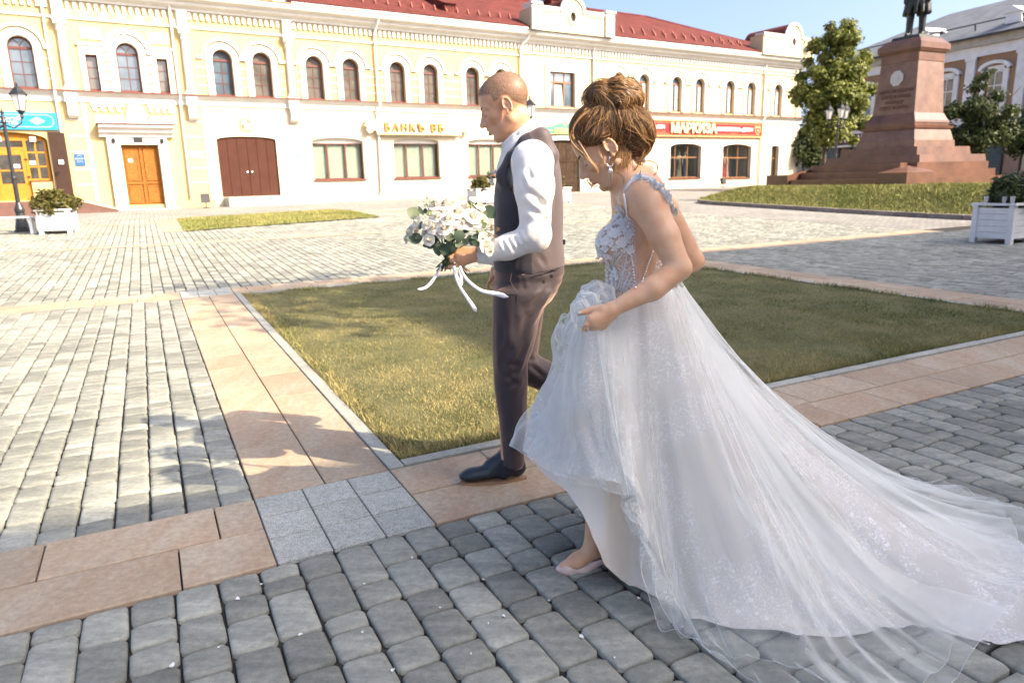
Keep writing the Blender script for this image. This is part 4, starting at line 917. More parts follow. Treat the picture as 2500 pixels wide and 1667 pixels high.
e=sign('wall_notice',9.42,2.52,.03,'white wall notice with a blue swoosh beside the brown gate','sign')
smesh('plate',e,M_PAPERW,[(-.28,.28,-.26,.26,-.008,.015)]); mb=MB(); mb.prism([(-.16,.06),(.02,.17),(.12,.19),(.13,.09)],'y',-.014,-.008); mb.build('emblem',mat('swoosh_blue',(.05,.35,.75),.5),e); smesh('rule',e,mat('rule_blue',(.3,.45,.6),.5),[(-.2,.12,-.17,-.15,-.014,-.008)])
# ================================================================== FAR PAVING
def far_paving_mat():
    M=bpy.data.materials.new('paver_far'); M.use_nodes=True; n,b=nodes(M); L=n.links.new
    geo=n.nodes.new('ShaderNodeNewGeometry'); mp=n.nodes.new('ShaderNodeMapping'); mp.inputs['Rotation'].default_value=(0,0,-math.atan2(AD.y,AD.x)); L(geo.outputs['Position'],mp.inputs[0])
    br=n.nodes.new('ShaderNodeTexBrick'); br.inputs['Scale'].default_value=1; br.inputs['Brick Width'].default_value=.18; br.inputs['Row Height'].default_value=.14; br.inputs['Mortar Size'].default_value=.006
    br.inputs['Color1'].default_value=(.20,.19,.17,1); br.inputs['Color2'].default_value=(.31,.295,.265,1); br.inputs['Mortar'].default_value=(.07,.065,.055,1); L(mp.outputs[0],br.inputs['Vector'])
    t=n.nodes.new('ShaderNodeTexNoise'); t.inputs['Scale'].default_value=.6; t.inputs['Detail'].default_value=6; L(geo.outputs['Position'],t.inputs['Vector'])
    mr=n.nodes.new('ShaderNodeMapRange'); mr.inputs['From Min'].default_value=.3; mr.inputs['From Max'].default_value=.7; mr.inputs['To Min'].default_value=.8; mr.inputs['To Max'].default_value=1.1; L(t.outputs['Fac'],mr.inputs['Value'])
    hs=n.nodes.new('ShaderNodeHueSaturation'); L(br.outputs['Color'],hs.inputs['Color']); L(mr.outputs[0],hs.inputs['Value']); L(hs.outputs[0],b.inputs['Base Color']); b.inputs['Roughness'].default_value=.85
    return M
M_PFAR=far_paving_mat()
pf=sheet('pavement_far',[(26.95,75,-40,60),(FB1,26.95,16.0,60),(A2,FB0,22.0,60)],M_PFAR,.002,sub=2.5); tag(pf,kind='structure')
# thin sand strips crossing the far square
for a0,a1,b0,b1 in ((17.2,17.5,-26,13),(24.2,24.5,-26,16)):
    o=sheet('slab_strip',[(a0,a1,b0,b1)],M_SLAB,.0085,sub=1.0); tag(o,kind='structure')
# far strip of lawn
mb=MB(); mb.add([(p.x,p.y,gz(p.x,p.y)+.02) for p in FARLAWN],[tuple(range(len(FARLAWN)))]); o=mb.build('lawn_strip',M_TURF); tag(o,kind='structure')
def fl_pts(r,n):
    xs=[p.x for p in FARLAWN]; ys=[p.y for p in FARLAWN]; X=r.uniform(min(xs),max(xs),n); Y=r.uniform(min(ys),max(ys),n)
    k=np.array([in_poly(x,y,FARLAWN) for x,y in zip(X,Y)]); X=X[k];Y=Y[k]; return X,Y,np.array([gz(x,y)+.01 for x,y in zip(X,Y)])
o=blades('grass',fl_pts,40000,.04,.09,.008,M_GRASS2,5,lean=.8); tag(o,'dry narrow strip of grass in front of the brown gate','grass',kind='stuff')
mb=MB(); pp=[gpt(x,y) for x,y in ((382,538),(398,568),(450,566),(432,536))]; mb.add([(p.x,p.y,gz(p.x,p.y)+.010) for p in pp],[(0,1,2,3)]); o=mb.build('slab_patch',M_SLAB); tag(o,kind='structure')
# ================================================================== MONUMENT
M_GRANITE=mat('granite_red',(.150,.068,.040),.4,noise=(1.6,.5,(.075,.034,.022)),bump=(60,.08,.002))
M_GRANP=mat('granite_pink',(.185,.103,.072),.45,noise=(2.2,.35,(.105,.056,.040)),bump=(60,.1,.002))
M_BRONZE=mat('bronze_dark',(.040,.044,.036),.45,metal=.5,noise=(5,.4))
MC=Vector((15.47,28.31,0)); 
MLZ=.82
mo=empty('monument',(MC.x,MC.y,MLZ),math.atan2(BD.y,BD.x)); tag(mo,'tall red granite monument pedestal with octagonal medallion and stepped base','monument')
def sq(mb,h0,h1,w0,w1): mb.hexa([(-w0,-w0,h0),(w0,-w0,h0),(w0,w0,h0),(-w0,w0,h0)],[(-w1,-w1,h1),(w1,-w1,h1),(w1,w1,h1),(-w1,w1,h1)])
def mp_(name,m,lst):
    mb=MB()
    for a in lst: sq(mb,a[0]-MLZ,a[1]-MLZ,a[2],a[3])
    me=mb.mesh(name,m); return obj(name,me,mo)
mp_('lower_block',M_GRANP,[(2.20,2.45,1.22,1.20),(2.45,2.88,1.17,1.06)])
mp_('base_moulding',M_GRANITE,[(2.88,2.98,1.12,1.14),(2.98,3.10,1.02,1.02),(3.10,3.18,1.04,1.02),(3.18,3.45,1.0,.87)])
mp_('shaft',M_GRANP,[(3.45,5.30,.86,.75)])
mp_('neck_moulding',M_GRANITE,[(5.30,5.36,.77,.77),(5.36,5.62,.755,.755)])
mp_('cap',M_GRANITE,[(5.62,5.72,.80,.86),(5.72,5.92,.87,.87),(5.92,6.12,.85,.66)])
mp_('statue_plinth',M_BRONZE,[(6.12,6.24,.56,.54)])
mp_('tier',M_GRANITE,[(1.90,2.20,1.62,1.57)]); mp_('tier',M_GRANITE,[(1.63,1.90,2.0,1.95)])
for k in range(3):
    z0=.3 if k==0 else .84+.265*k; z1=.84+.265*(k+1)
    x=4.0-.55*k; mb=MB(); mb.box(-x,1.9,-1.9,1.9,z0-MLZ,z1-MLZ-.004*k); mb.build('step',M_GRANITE,mo)
    y=2.7-.22*k; mb=MB(); mb.box(-2.5,1.9-.1*k,-y,-1.905,z0-MLZ,z1-MLZ-.003); mb.build('step',M_GRANITE,mo)
for sx in (-1,):
    for sy in (-1,1):
        x0,x1=sorted((sx*4.1,sx*2.52)); y0,y1=sorted((sy*3.0,sy*1.93)); mb=MB()
        zi=1.55-MLZ; zo=1.30-MLZ
        hh=lambda x,y:zi if abs(x)<3.0 and abs(y)<2.4 else zo
        mb.hexa([(x0,y0,-.6),(x1,y0,-.6),(x1,y1,-.6),(x0,y1,-.6)],[(x0,y0,hh(x0,y0)),(x1,y0,hh(x1,y0)),(x1,y1,hh(x1,y1)),(x0,y1,hh(x0,y1))]); mb.build('cheek_block',M_GRANITE,mo)
# medallion + inscription on the left face (local -x)
oc=[(.27*math.cos(math.pi/8+i*math.pi/4),4.74-MLZ+.29*math.sin(math.pi/8+i*math.pi/4)) for i in range(8)]
fx=lambda z:-(.86-(z+MLZ-3.45)/1.85*.11)
M_MARB=mat('marble_grey',(.50,.50,.47),.6,noise=(6,.2))
mb=MB(); mb.add([(fx(z)-.05,-y,z) for y,z in oc]+[(fx(z)+.03,-y,z) for y,z in oc],[tuple(range(8))]+[(i,(i+1)%8,8+(i+1)%8,8+i) for i in range(8)]); md=mb.build('medallion',M_MARB,mo)
mb=MB(); mb.add([(fx(4.74-MLZ)-.075,-.05,3.86),(fx(4.74-MLZ)-.06,.09,3.98),(fx(4.74-MLZ)-.06,.06,3.84),(fx(4.74-MLZ)-.06,-.1,3.98),(fx(4.74-MLZ)-.055,-.12,3.82)],[(0,1,2),(0,3,1),(0,2,4),(0,4,3)]); mb.build('relief',M_MARB,md)
for k,t in enumerate(('МИР ХИЖИНАМ','ТРУД И ВОЛЯ','НАРОДУ','СВЕТ И ХЛЕБ')):
    me=text_me('inscription',t,.17,M_GRANITE,.006,.004,1.05); o=obj('inscription',me,mo,(fx(4.1-MLZ)-.016-.012*(k-.0),0,4.28-MLZ-.2*k)); o.rotation_euler=(R(-3.4),0,R(-90))
# ================================================================== statue (stands on the pedestal, head above the frame)
# ================================================================== implicit-surface modeller (numpy) for figures
def _smin(a,b,k):
    if k<=0: return np.minimum(a,b)
    h=np.clip(.5+.5*(b-a)/k,0,1); return b*(1-h)+a*h-k*h*(1-h)
class SDF:
    """list of rounded shapes blended into one skin"""
    def __init__(s): s.ops=[]
    def cap(s,a,b,r0,r1,k=.02,sub=False,sc=None):      # tapered capsule; sc squashes along a direction: (dir,factor)
        s.ops.append(('c',np.array(a,float),np.array(b,float),r0,r1,k,sub,sc)); return s
    def ell(s,c,r,rot=None,k=.02,sub=False):           # ellipsoid; rot = 3x3 matrix whose columns are its axes
        s.ops.append(('e',np.array(c,float),np.array(r,float),None if rot is None else np.array(rot,float),k,sub)); return s
    def chain(s,pts,rad,k=.02):
        for i in range(len(pts)-1): s.cap(pts[i],pts[i+1],rad[i],rad[i+1],k if i==0 else min(k,.012))
        return s
    def bounds(s,pad):
        lo=np.full(3,1e9); hi=-lo
        for o in s.ops:
            if o[0]=='c' and not o[6]:
                r=max(o[3],o[4]); lo=np.minimum(lo,np.minimum(o[1],o[2])-r); hi=np.maximum(hi,np.maximum(o[1],o[2])+r)
            elif o[0]=='e' and not o[5]:
                r=o[2].max(); lo=np.minimum(lo,o[1]-r); hi=np.maximum(hi,o[1]+r)
        return lo-pad,hi+pad
    def eval(s,P):
        d=np.full(P.shape[0],1e3,np.float32)
        for o in s.ops:
            if o[0]=='c':
                _,a,b,r0,r1,k,sub,sc=o
                r_=max(r0,r1)+.07; sel=((P>np.minimum(a,b)-r_)&(P<np.maximum(a,b)+r_)).all(1); Pq=P[sel]
                if not len(Pq): continue
                ba=b-a; L=ba@ba; q=Pq-a
                t=np.clip((q@ba)/max(L,1e-12),0,1); w=q-t[:,None]*ba
                if sc is not None:
                    dr=np.array(sc[0],float); dr/=np.linalg.norm(dr); w=w+np.outer(w@dr,dr)*(1/sc[1]-1)
                e=np.sqrt((w*w).sum(1))-(r0+(r1-r0)*t)
            else:
                _,c,r,rot,k,sub=o; r_=r.max()+.07; sel=((P>c-r_)&(P<c+r_)).all(1); Pq=P[sel]
                if not len(Pq): continue
                q=Pq-c
                if rot is not None: q=q@rot
                k0=np.sqrt(((q/r)**2).sum(1)); k1=np.sqrt(((q/(r*r))**2).sum(1))
                e=np.where(k1>1e-9,k0*(k0-1)/np.maximum(k1,1e-9),-r.min())
            e=e.astype(np.float32)
            if sub: d[sel]=-_smin(-d[sel],e,k)
            else: d[sel]=_smin(d[sel],e,k)
        return d
    def multi(s,name,res,fine,it=1,w=.35):
        """coarse skin everywhere, the same field sampled finer inside the given boxes; one mesh"""
        V,F=s.mesh(name,res); V=relax(V,F,it,w); c=V[F].mean(1); Vs=[V]; keep=np.ones(len(F),bool); add=[]
        for lo,hi,rs in fine:
            lo=np.array(lo); hi=np.array(hi); v,f=s.mesh(name,rs,box=(lo,hi)); v=relax(v,f,it,w); add.append((v,f)); keep&=~((c>lo+res*.9)&(c<hi-res*.9)).all(1)
        Fs=[F[keep]]; n=len(V)
        for v,f in add: Vs.append(v); Fs.append(f+n); n+=len(v)
        return np.concatenate(Vs),np.concatenate(Fs)
    def mesh(s,name,res,warp=None,clip=None,smooth_it=1,box=None):
        lo,hi=s.bounds(.03) if box is None else box; n=np.ceil((hi-lo)/res).astype(int)+1
        ax=[lo[i]+res*np.arange(n[i]) for i in range(3)]
        # coarse pass to skip empty space
        G=np.stack(np.meshgrid(*ax,indexing='ij'),-1).reshape(-1,3)
        D=np.full(len(G),1.0,np.float32)
        cs=4; sub_idx=np.zeros(tuple(n),bool); sub_idx[::cs,::cs,::cs]=True; sub_idx=sub_idx.ravel()
        Dc=s.eval(G[sub_idx]); nc=tuple((m_+cs-1)//cs for m_ in n); Dc=Dc.reshape(nc)
        near=np.abs(Dc)<res*cs*1.9
        big=np.repeat(np.repeat(np.repeat(near,cs,0),cs,1),cs,2)
        # include neighbours in every direction
        nb=near.copy()
        for a_ in range(3): nb|=np.roll(near,1,a_)|np.roll(near,-1,a_)
        big=np.repeat(np.repeat(np.repeat(nb,cs,0),cs,1),cs,2)[:n[0],:n[1],:n[2]].ravel()
        sgn=np.repeat(np.repeat(np.repeat(Dc,cs,0),cs,1),cs,2)[:n[0],:n[1],:n[2]].ravel()
        D=sgn.copy(); D[big]=s.eval(G[big])
        if clip is not None: D=np.maximum(D,clip(G))
        return nets(name,D.reshape(tuple(n)),lo,res,warp)
def nets(name,D,lo,res,warp=None):
    nx,ny,nz=D.shape; ins=D<0
    C=np.zeros((nx-1,ny-1,nz-1),np.int8)
    for dx in (0,1):
        for dy in (0,1):
            for dz in (0,1): C+=ins[dx:nx-1+dx,dy:ny-1+dy,dz:nz-1+dz]
    act=(C>0)&(C<8); idx=-np.ones(act.shape,np.int64); ii=np.argwhere(act); idx[act]=np.arange(len(ii))
    acc=np.zeros((len(ii),3)); cnt=np.zeros(len(ii))
    corners=[(a,b,c) for a in (0,1) for b in (0,1) for c in (0,1)]
    for c0 in corners:
        for ax in range(3):
            if c0[ax]==0:
                c1=list(c0); c1[ax]=1
                d0=D[ii[:,0]+c0[0],ii[:,1]+c0[1],ii[:,2]+c0[2]]; d1=D[ii[:,0]+c1[0],ii[:,1]+c1[1],ii[:,2]+c1[2]]
                m_=(d0<0)!=(d1<0); t=d0/(d0-d1+1e-12)
                p=np.tile(np.array(c0,float),(len(ii),1)); p[:,ax]+=t
                acc[m_]+=p[m_]; cnt[m_]+=1
    V=lo+res*(ii+acc/cnt[:,None])
    faces=[]
    for ax in range(3):
        a=ins; b=np.roll(ins,-1,ax); ch=a!=b
        sl=[slice(1,-1)]*3; sl[ax]=slice(0,-1)
        e=np.argwhere(ch[tuple(sl)]); off=np.array([1,1,1]); off[ax]=0; e=e+off
        u,v=[(1,2),(2,0),(0,1)][ax]
        def I(du,dv):
            q=e.copy(); q[:,u]-=du; q[:,v]-=dv; return idx[q[:,0],q[:,1],q[:,2]]
        q=np.stack([I(1,1),I(0,1),I(0,0),I(1,0)],1)
        fl=~a[e[:,0],e[:,1],e[:,2]]; q[fl]=q[fl][:,::-1]
        q=q[(q>=0).all(1)]; faces.append(q)
    F=np.concatenate(faces)
    if warp is not None: V=warp(V)
    return V,F
def vnormals(V,F):
    n=np.cross(V[F[:,2]]-V[F[:,0]],V[F[:,3]]-V[F[:,1]]); N=np.zeros_like(V)
    for k in range(4): np.add.at(N,F[:,k],n)
    return N/np.maximum(np.linalg.norm(N,axis=1),1e-12)[:,None]
def relax(V,F,it=2,w=.5):
    for _ in range(it):
        S=np.zeros_like(V); c=np.zeros(len(V))
        for k in range(4):
            for q in (1,3): np.add.at(S,F[:,k],V[F[:,(k+q)%4]]); np.add.at(c,F[:,k],1)
        V=V*(1-w)+w*S/np.maximum(c,1)[:,None]
    return V
def np_mesh(name,V,F,m,parent=None,attrs=None,smooth=True,uv=None):
    me=bpy.data.meshes.new(name); me.from_pydata(np.asarray(V).tolist(),[],np.asarray(F).tolist())
    for mt in (m if isinstance(m,(list,tuple)) else [m]): me.materials.append(mt)
    if smooth: me.polygons.foreach_set('use_smooth',[True]*len(me.polygons))
    for k,a in (attrs or {}).items():
        at_=me.attributes.new(k,'FLOAT','POINT'); at_.data.foreach_set('value',np.asarray(a,np.float32))
    me.update(); return obj(name,me,parent)
def creases(V,N,lst):
    """lst of (p0,p1,width,depth): valleys (depth>0) or ridges (depth<0) along segments, faded at their ends"""
    d=np.zeros(len(V))
    for p0,p1,wd,dp in lst:
        p0=np.array(p0,float); p1=np.array(p1,float); ba=p1-p0; q=V-p0; t=np.clip((q@ba)/(ba@ba),0,1)
        dist=np.linalg.norm(q-t[:,None]*ba,axis=1); fade=np.clip(np.minimum(t,1-t)*4+.12,0,1)
        g=np.exp(-(dist/wd)**2); d-=dp*fade*(g-.55*np.exp(-((dist-1.9*wd)/wd)**2))
    return V+N*d[:,None]
# statue: trousered legs and long open coat, arms hang, head above the frame
S=SDF(); h=2.62/1.78
def sp(x,y,z): return np.array((x,y,z))*h
for sg,fx_ in ((-1,.04),(1,-.05)):
    S.cap(sp(fx_,sg*.11,.86),sp(fx_,sg*.13,.48),.16,.13,.03); S.cap(sp(fx_,sg*.13,.48),sp(fx_,sg*.14,.09),.13,.115,.02); S.cap(sp(fx_+.03,sg*.14,.05),sp(fx_-.17,sg*.16,.04),.085,.075,.02)
    S.cap(sp(.0,sg*.22,1.42),sp(.02,sg*.30,1.12),.075,.066,.03); S.cap(sp(.02,sg*.30,1.12),sp(-.10,sg*.28,.90),.062,.05,.02); S.ell(sp(-.13,sg*.27,.85),(.07,.06,.09),k=.02)
S.ell(sp(0,0,1.22),(.20*h,.26*h,.34*h),k=.06); S.cap(sp(0,0,1.45),sp(-.02,0,1.56),.09,.08,.04); S.ell(sp(-.03,0,1.66),(.125*h,.10*h,.14*h),k=.02)
S.ell(sp(-.15,0,1.62),(.03,.03,.06),k=.03)
for i in range(12):
    a=i/12*2*math.pi; S.cap(sp(.13*math.cos(a),.20*math.sin(a),1.0),sp(.21*math.cos(a),.29*math.sin(a),.56),.10,.07,.05)
V,F=S.mesh('statue',.028); V=relax(V,F,1,.4)
so_=np_mesh('statue',V,F,M_BRONZE); so_.location=(MC.x,MC.y,6.24); so_.rotation_euler=(0,0,math.atan2(BD.y,BD.x)+R(25))
tag(so_,'dark bronze statue of a standing man in a long coat','statue')
# ================================================================== MONUMENT LAWN
MA,MBc=AD.dot(MC),BD.dot(MC)
LX=(8.6,23.4,19.75,33.0)
def mlz(a,b):
    a0,a1,b0,b1=LX
    p=P2(a,b); base=gz(p.x,p.y)
    e=min((a-a0)/5.0,(a1-a)/2.2,(b-b0)/2.0,(b1-b)/2.5); e=max(0,min(1,e)); e=e*e*(3-2*e)
    return base+.05+e*max(0,.86-base-.05)
def corner_ok(a,b,r=2.2):
    a0,a1,b0,b1=LX
    if a>a1-r and b<b0+r: return (a-(a1-r))**2+(b-(b0+r))**2<r*r
    return a0<a<a1 and b0<b<b1
mb=MB(); n=44; idx={}; vs=[];fs=[]
for i in range(n+1):
    for j in range(n+1):
        a=LX[0]+(LX[1]-LX[0])*i/n; b=LX[2]+(LX[3]-LX[2])*j/n
        r=2.2; ca,cb=LX[1]-r,LX[2]+r
        if a>ca and b<cb:
            q=math.hypot(a-ca,b-cb); 
            mx=max(abs(a-ca),abs(b-cb))
            if q>0: s_=mx/q; a=ca+(a-ca)*s_; b=cb+(b-cb)*s_
        p=P2(a,b); vs.append((p.x,p.y,mlz(a,b)))
for i in range(n):
    for j in range(n): fs.append((i*(n+1)+j,i*(n+1)+j+1,(i+1)*(n+1)+j+1,(i+1)*(n+1)+j))
mb.add(vs,fs); o=mb.build('monument_lawn',mat('turf_green',(.17,.18,.045),.95,noise=(1.2,.4,(.11,.13,.03)),bump=(60,1,.02)),smooth=True); tag(o,kind='structure')
def ml_pts(r,n):
    a=r.uniform(LX[0]+.03,LX[1]-.03,n); b=r.uniform(LX[2]+.03,LX[2]+4.0,n)
    k=np.array([corner_ok(x,y) and not(abs(x-MA)<3.4 and abs(y-MBc)<4.6) for x,y in zip(a,b)]); a=a[k]; b=b[k]
    return AD.x*a+BD.x*b,AD.y*a+BD.y*b,np.array([mlz(x,y)-.01 for x,y in zip(a,b)])
o=blades('grass',ml_pts,60000,.06,.13,.010,M_GRASS2,9,lean=.8); tag(o,'green grass on the mound round the monument','grass',kind='stuff')
kb2=empty('mound_kerb',P2(LX[0],LX[2])); tag(kb2,kind='structure')
pts=[(a,LX[2]) for a in np.arange(LX[0],LX[1]-2.2,1.0)]+[(LX[1]-2.2+2.2*math.sin(t),LX[2]+2.2-2.2*math.cos(t)) for t in np.linspace(0,math.pi/2,5)]+[(LX[1],b) for b in np.arange(LX[2]+3,LX[3],1.0)]
for (a0,b0),(a1,b1) in zip(pts[:-1],pts[1:]):
    p,q=P2(a0,b0),P2(a1,b1); d=(q-p).normalized(); nn=Vector((-d.y,d.x,0))*.09; mb=MB(); z0=gz(p.x,p.y); z1=gz(q.x,q.y); g=d*.006
    mb.hexa([(p+g-nn)+Vector((0,0,z0-.15)),(q-g-nn)+Vector((0,0,z1-.15)),(q-g+nn)+Vector((0,0,z1-.15)),(p+g+nn)+Vector((0,0,z0-.15))],[(p+g-nn)+Vector((0,0,z0+.14)),(q-g-nn)+Vector((0,0,z1+.14)),(q-g+nn)+Vector((0,0,z1+.14)),(p+g+nn)+Vector((0,0,z0+.14))])
    o=mb.build('kerb_stone',M_KERB2,kb2); bevel_me(o.data,.012,1); o.location=-kb2.location
# ================================================================== TREES
def leaf_mat(name,c0,c1,c2):
    M=bpy.data.materials.new(name); M.use_nodes=True; n,b=nodes(M); L=n.links.new
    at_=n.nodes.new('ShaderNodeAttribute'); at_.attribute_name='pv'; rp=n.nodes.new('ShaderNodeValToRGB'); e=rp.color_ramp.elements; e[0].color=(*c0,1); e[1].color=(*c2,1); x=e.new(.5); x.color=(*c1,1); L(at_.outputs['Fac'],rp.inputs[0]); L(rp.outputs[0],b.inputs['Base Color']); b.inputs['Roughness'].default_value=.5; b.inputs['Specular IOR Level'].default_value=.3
    tl=n.nodes.new('ShaderNodeBsdfTranslucent'); L(rp.outputs[0],tl.inputs[0]); mx=n.nodes.new('ShaderNodeMixShader'); mx.inputs[0].default_value=.3; L(b.outputs[0],mx.inputs[1]); L(tl.outputs[0],mx.inputs[2]); L(mx.outputs[0],n.nodes['Material Output'].inputs[0]); return M
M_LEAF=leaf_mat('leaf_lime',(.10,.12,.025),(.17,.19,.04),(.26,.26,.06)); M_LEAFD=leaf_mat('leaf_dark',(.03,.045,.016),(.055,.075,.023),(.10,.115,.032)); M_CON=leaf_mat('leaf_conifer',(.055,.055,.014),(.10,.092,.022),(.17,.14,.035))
M_BARK=mat('bark_brown',(.10,.075,.055),.9,noise=(8,.5),bump=(14,.8,.03))
def leaf_cloud(cl,n,size,r,elong=1.7,fold=.3):
    """cl: list of (centre,radius) ; returns verts, faces, pv"""
    w=np.array([c[1]**2 for c in cl]); w/=w.sum(); k=r.choice(len(cl),n,p=w)
    ce=np.array([c[0] for c in cl]); ra=np.array([c[1] for c in cl])
    d=r.normal(size=(n,3)); d/=np.linalg.norm(d,axis=1)[:,None]; rr=ra[k]*np.clip(r.normal(.78,.3,n),.1,1.45)
    P=ce[k]+d*rr[:,None]*np.array([1,1,.85])
    # leaf frames: normal roughly outward/up
    N=d+np.array([0,0,.5])+r.normal(scale=.55,size=(n,3)); N/=np.linalg.norm(N,axis=1)[:,None]
    T=np.cross(N,r.normal(size=(n,3))); T/=np.linalg.norm(T,axis=1)[:,None]; B=np.cross(N,T)
    s_=size*r.uniform(.6,1.3,n)[:,None]
    V=np.stack([P-T*s_*elong*.5,P+B*s_*.5-N*s_*fold*.4,P+T*s_*elong*.5,P-B*s_*.5-N*s_*fold*.4],1).reshape(-1,3)
    i=np.arange(n)*4; F=np.concatenate([np.stack([i,i+1,i+2],1),np.stack([i,i+2,i+3],1)])
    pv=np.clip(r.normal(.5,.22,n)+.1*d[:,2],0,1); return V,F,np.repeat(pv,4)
def tree(name,base,h,crown,n,size,m,label,seed,trunk_r=.14,trunk_h=.35,group=None,nb=70,lean=0):
    """crown: list of (dx,dy,z,radius) big lobes relative to base"""
    r=np.random.RandomState(seed); e=empty(name,base); tag(e,label,'tree',group)
    cl=[]
    for (dx,dy,z,R_) in crown:
        for _ in range(max(4,int(nb*R_*R_/sum(c[3]**2 for c in crown)))):
            d=r.normal(size=3); d/=np.linalg.norm(d); q=R_*r.uniform(.55,1.0); cl.append((np.array([dx,dy,z])+d*q*np.array([1,1,.95]),R_*r.uniform(.28,.55)))
    V,F,pv=leaf_cloud(cl,n,size,r); np_mesh('crown',V,F,m,e,{'pv':pv},smooth=False)
    mb=MB(); zt=h*trunk_h; 
    pts=[(lean*t+.06*math.sin(t*5+seed),.05*math.cos(t*4+seed),t*h*.82) for t in np.linspace(0,1,9)]; mb.tube(pts,[trunk_r*(1.25 if i==0 else 1-i/9.5) for i in range(9)],9); mb.build('trunk',M_BARK,e,smooth=True)
    for (dx,dy,z,R_) in crown:
        s_=Vector((lean*.4,0,min(zt,z*.6))); t_=Vector((dx,dy,z)); mid=(s_+t_)/2+Vector((0,0,.12*R_)); mb=MB(); mb.tube([s_,mid,t_],[trunk_r*.55,trunk_r*.35,.02],6); mb.build('limb',M_BARK,e,smooth=True)
        for _ in range(4):
            d=r.normal(size=3)*R_*.6; mb=MB(); mb.tube([mid,t_+Vector(d)*.5,t_+Vector(d)],[trunk_r*.22,trunk_r*.15,.012],5); mb.build('branch',M_BARK,e,smooth=True)
    return e
b=at(2005,405,40); tree('lime_tree',(b.x+.15,40,.75),9.2,[(-.1,0,3.4,1.25),(-1.15,.1,4.0,1.0),(1.05,0,4.1,1.15),(.1,-.3,5.1,1.35),(1.35,.2,5.3,.95),(-.75,.2,6.2,.95),(.5,.2,6.7,1.15),(.1,0,8.0,.85),(-.35,0,7.3,.7),(1.7,.1,3.3,.8),(1.2,.4,2.7,.7),(-.9,-.2,2.9,.7),(1.9,0,4.4,.75),(1.5,.1,6.3,.7),(-1.3,0,5.2,.75),(.55,0,7.5,.8),(-.2,.1,6.9,.8),(.0,-.2,4.3,1.1)],36000,.14,M_LEAF,'tall pale green lime tree between the cream building and the monument',3,.13,.28)
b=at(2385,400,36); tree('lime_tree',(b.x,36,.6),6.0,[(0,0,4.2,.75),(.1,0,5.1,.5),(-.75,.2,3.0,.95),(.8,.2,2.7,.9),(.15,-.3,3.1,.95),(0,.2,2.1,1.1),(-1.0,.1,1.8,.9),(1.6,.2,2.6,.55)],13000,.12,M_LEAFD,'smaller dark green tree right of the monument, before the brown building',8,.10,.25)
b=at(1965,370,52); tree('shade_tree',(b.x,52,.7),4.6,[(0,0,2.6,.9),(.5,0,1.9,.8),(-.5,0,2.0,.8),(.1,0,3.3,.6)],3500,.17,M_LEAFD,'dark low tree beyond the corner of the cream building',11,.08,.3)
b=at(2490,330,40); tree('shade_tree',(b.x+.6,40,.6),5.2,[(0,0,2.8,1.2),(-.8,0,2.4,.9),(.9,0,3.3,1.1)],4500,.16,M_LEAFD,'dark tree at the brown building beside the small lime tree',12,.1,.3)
# ================================================================== BROWN BUILDING WITH GREY ROOF
u=Vector((.342,-.94,0)); rb=empty('brown_building',(27.2,65.2,.6),math.atan2(u.y,u.x)); tag(rb,'brown building with white pilasters and grey metal roof behind the monument','building')
M_BRN=mat('plaster_brown',(.30,.19,.115),.9,noise=(1,.12)); M_WH2=mat('trim_white_cool',(.70,.71,.72),.8,noise=(2,.15)); M_STONEG=mat('stone_ground',(.34,.24,.18),.85,noise=(1.5,.3)); M_GREYROOF=roof_mat('roof_metal_grey',(.24,.25,.26),(.17,.18,.185),2.0)
def rbx(name,m,lst,par=rb):
    mb=MB()
    for a,b,c,d,y0,y1 in lst: mb.box(a,b,y0,y1,c-.6,d-.6)
    return mb.build(name,m,par)
BWIN=[(2.4+3.55*k,) for k in range(12)]
Z2=4.35
mb=MB(); mb.box(0,46,0,14,Z2-.6,9.3-.6); mb.build('wall',M_BRN,rb); mb=MB(); mb.box(0,46,.02,14,-.6,Z2-.6); mb.build('ground_floor',M_STONEG,rb)
rbx('sill_course',M_WH2,[(-.1,46,4.25,4.62,-.35,0)]); rbx('frieze',M_WH2,[(-.1,46,8.75,9.4,-.22,0)]); rbx('cornice',mat('cornice_weathered',(.42,.39,.34),.9,noise=(2,.3)),[(-.3,46,9.4,9.98,-.5,0)])
mb=MB(); mb.add([(-.6,-.8,9.4),(46,-.8,9.4),(46,8,13.2),(6,8,13.2),(-.6,15,9.4)],[(0,1,2,3),(0,3,4)]); mb.build('roof',M_GREYROOF,rb,fix=False)
mb=MB(); mb.box(-.5,46,-.85,-.75,9.28,9.42); mb.build('gutter',M_METAL,rb)
for k in range(10): 
    mb=MB(); x=1+k*3.3; mb.tube([(x,.6,10.0),(x,.5,10.45)],.05,5); mb.tube([(x,.5,10.45),(x+3.3,.5,10.45)],.045,5); mb.build('snow_rail',M_METAL,rb)
for x in (9.6,16.4):
    mb=MB(); mb.box(x,x+1.0,.4,1.6,10.0,10.65); mb.prism([(x-.15,10.65),(x+1.15,10.65),(x+.5,11.05)],'y',.25,2.6); mb.build('dormer',M_WH2,rb)
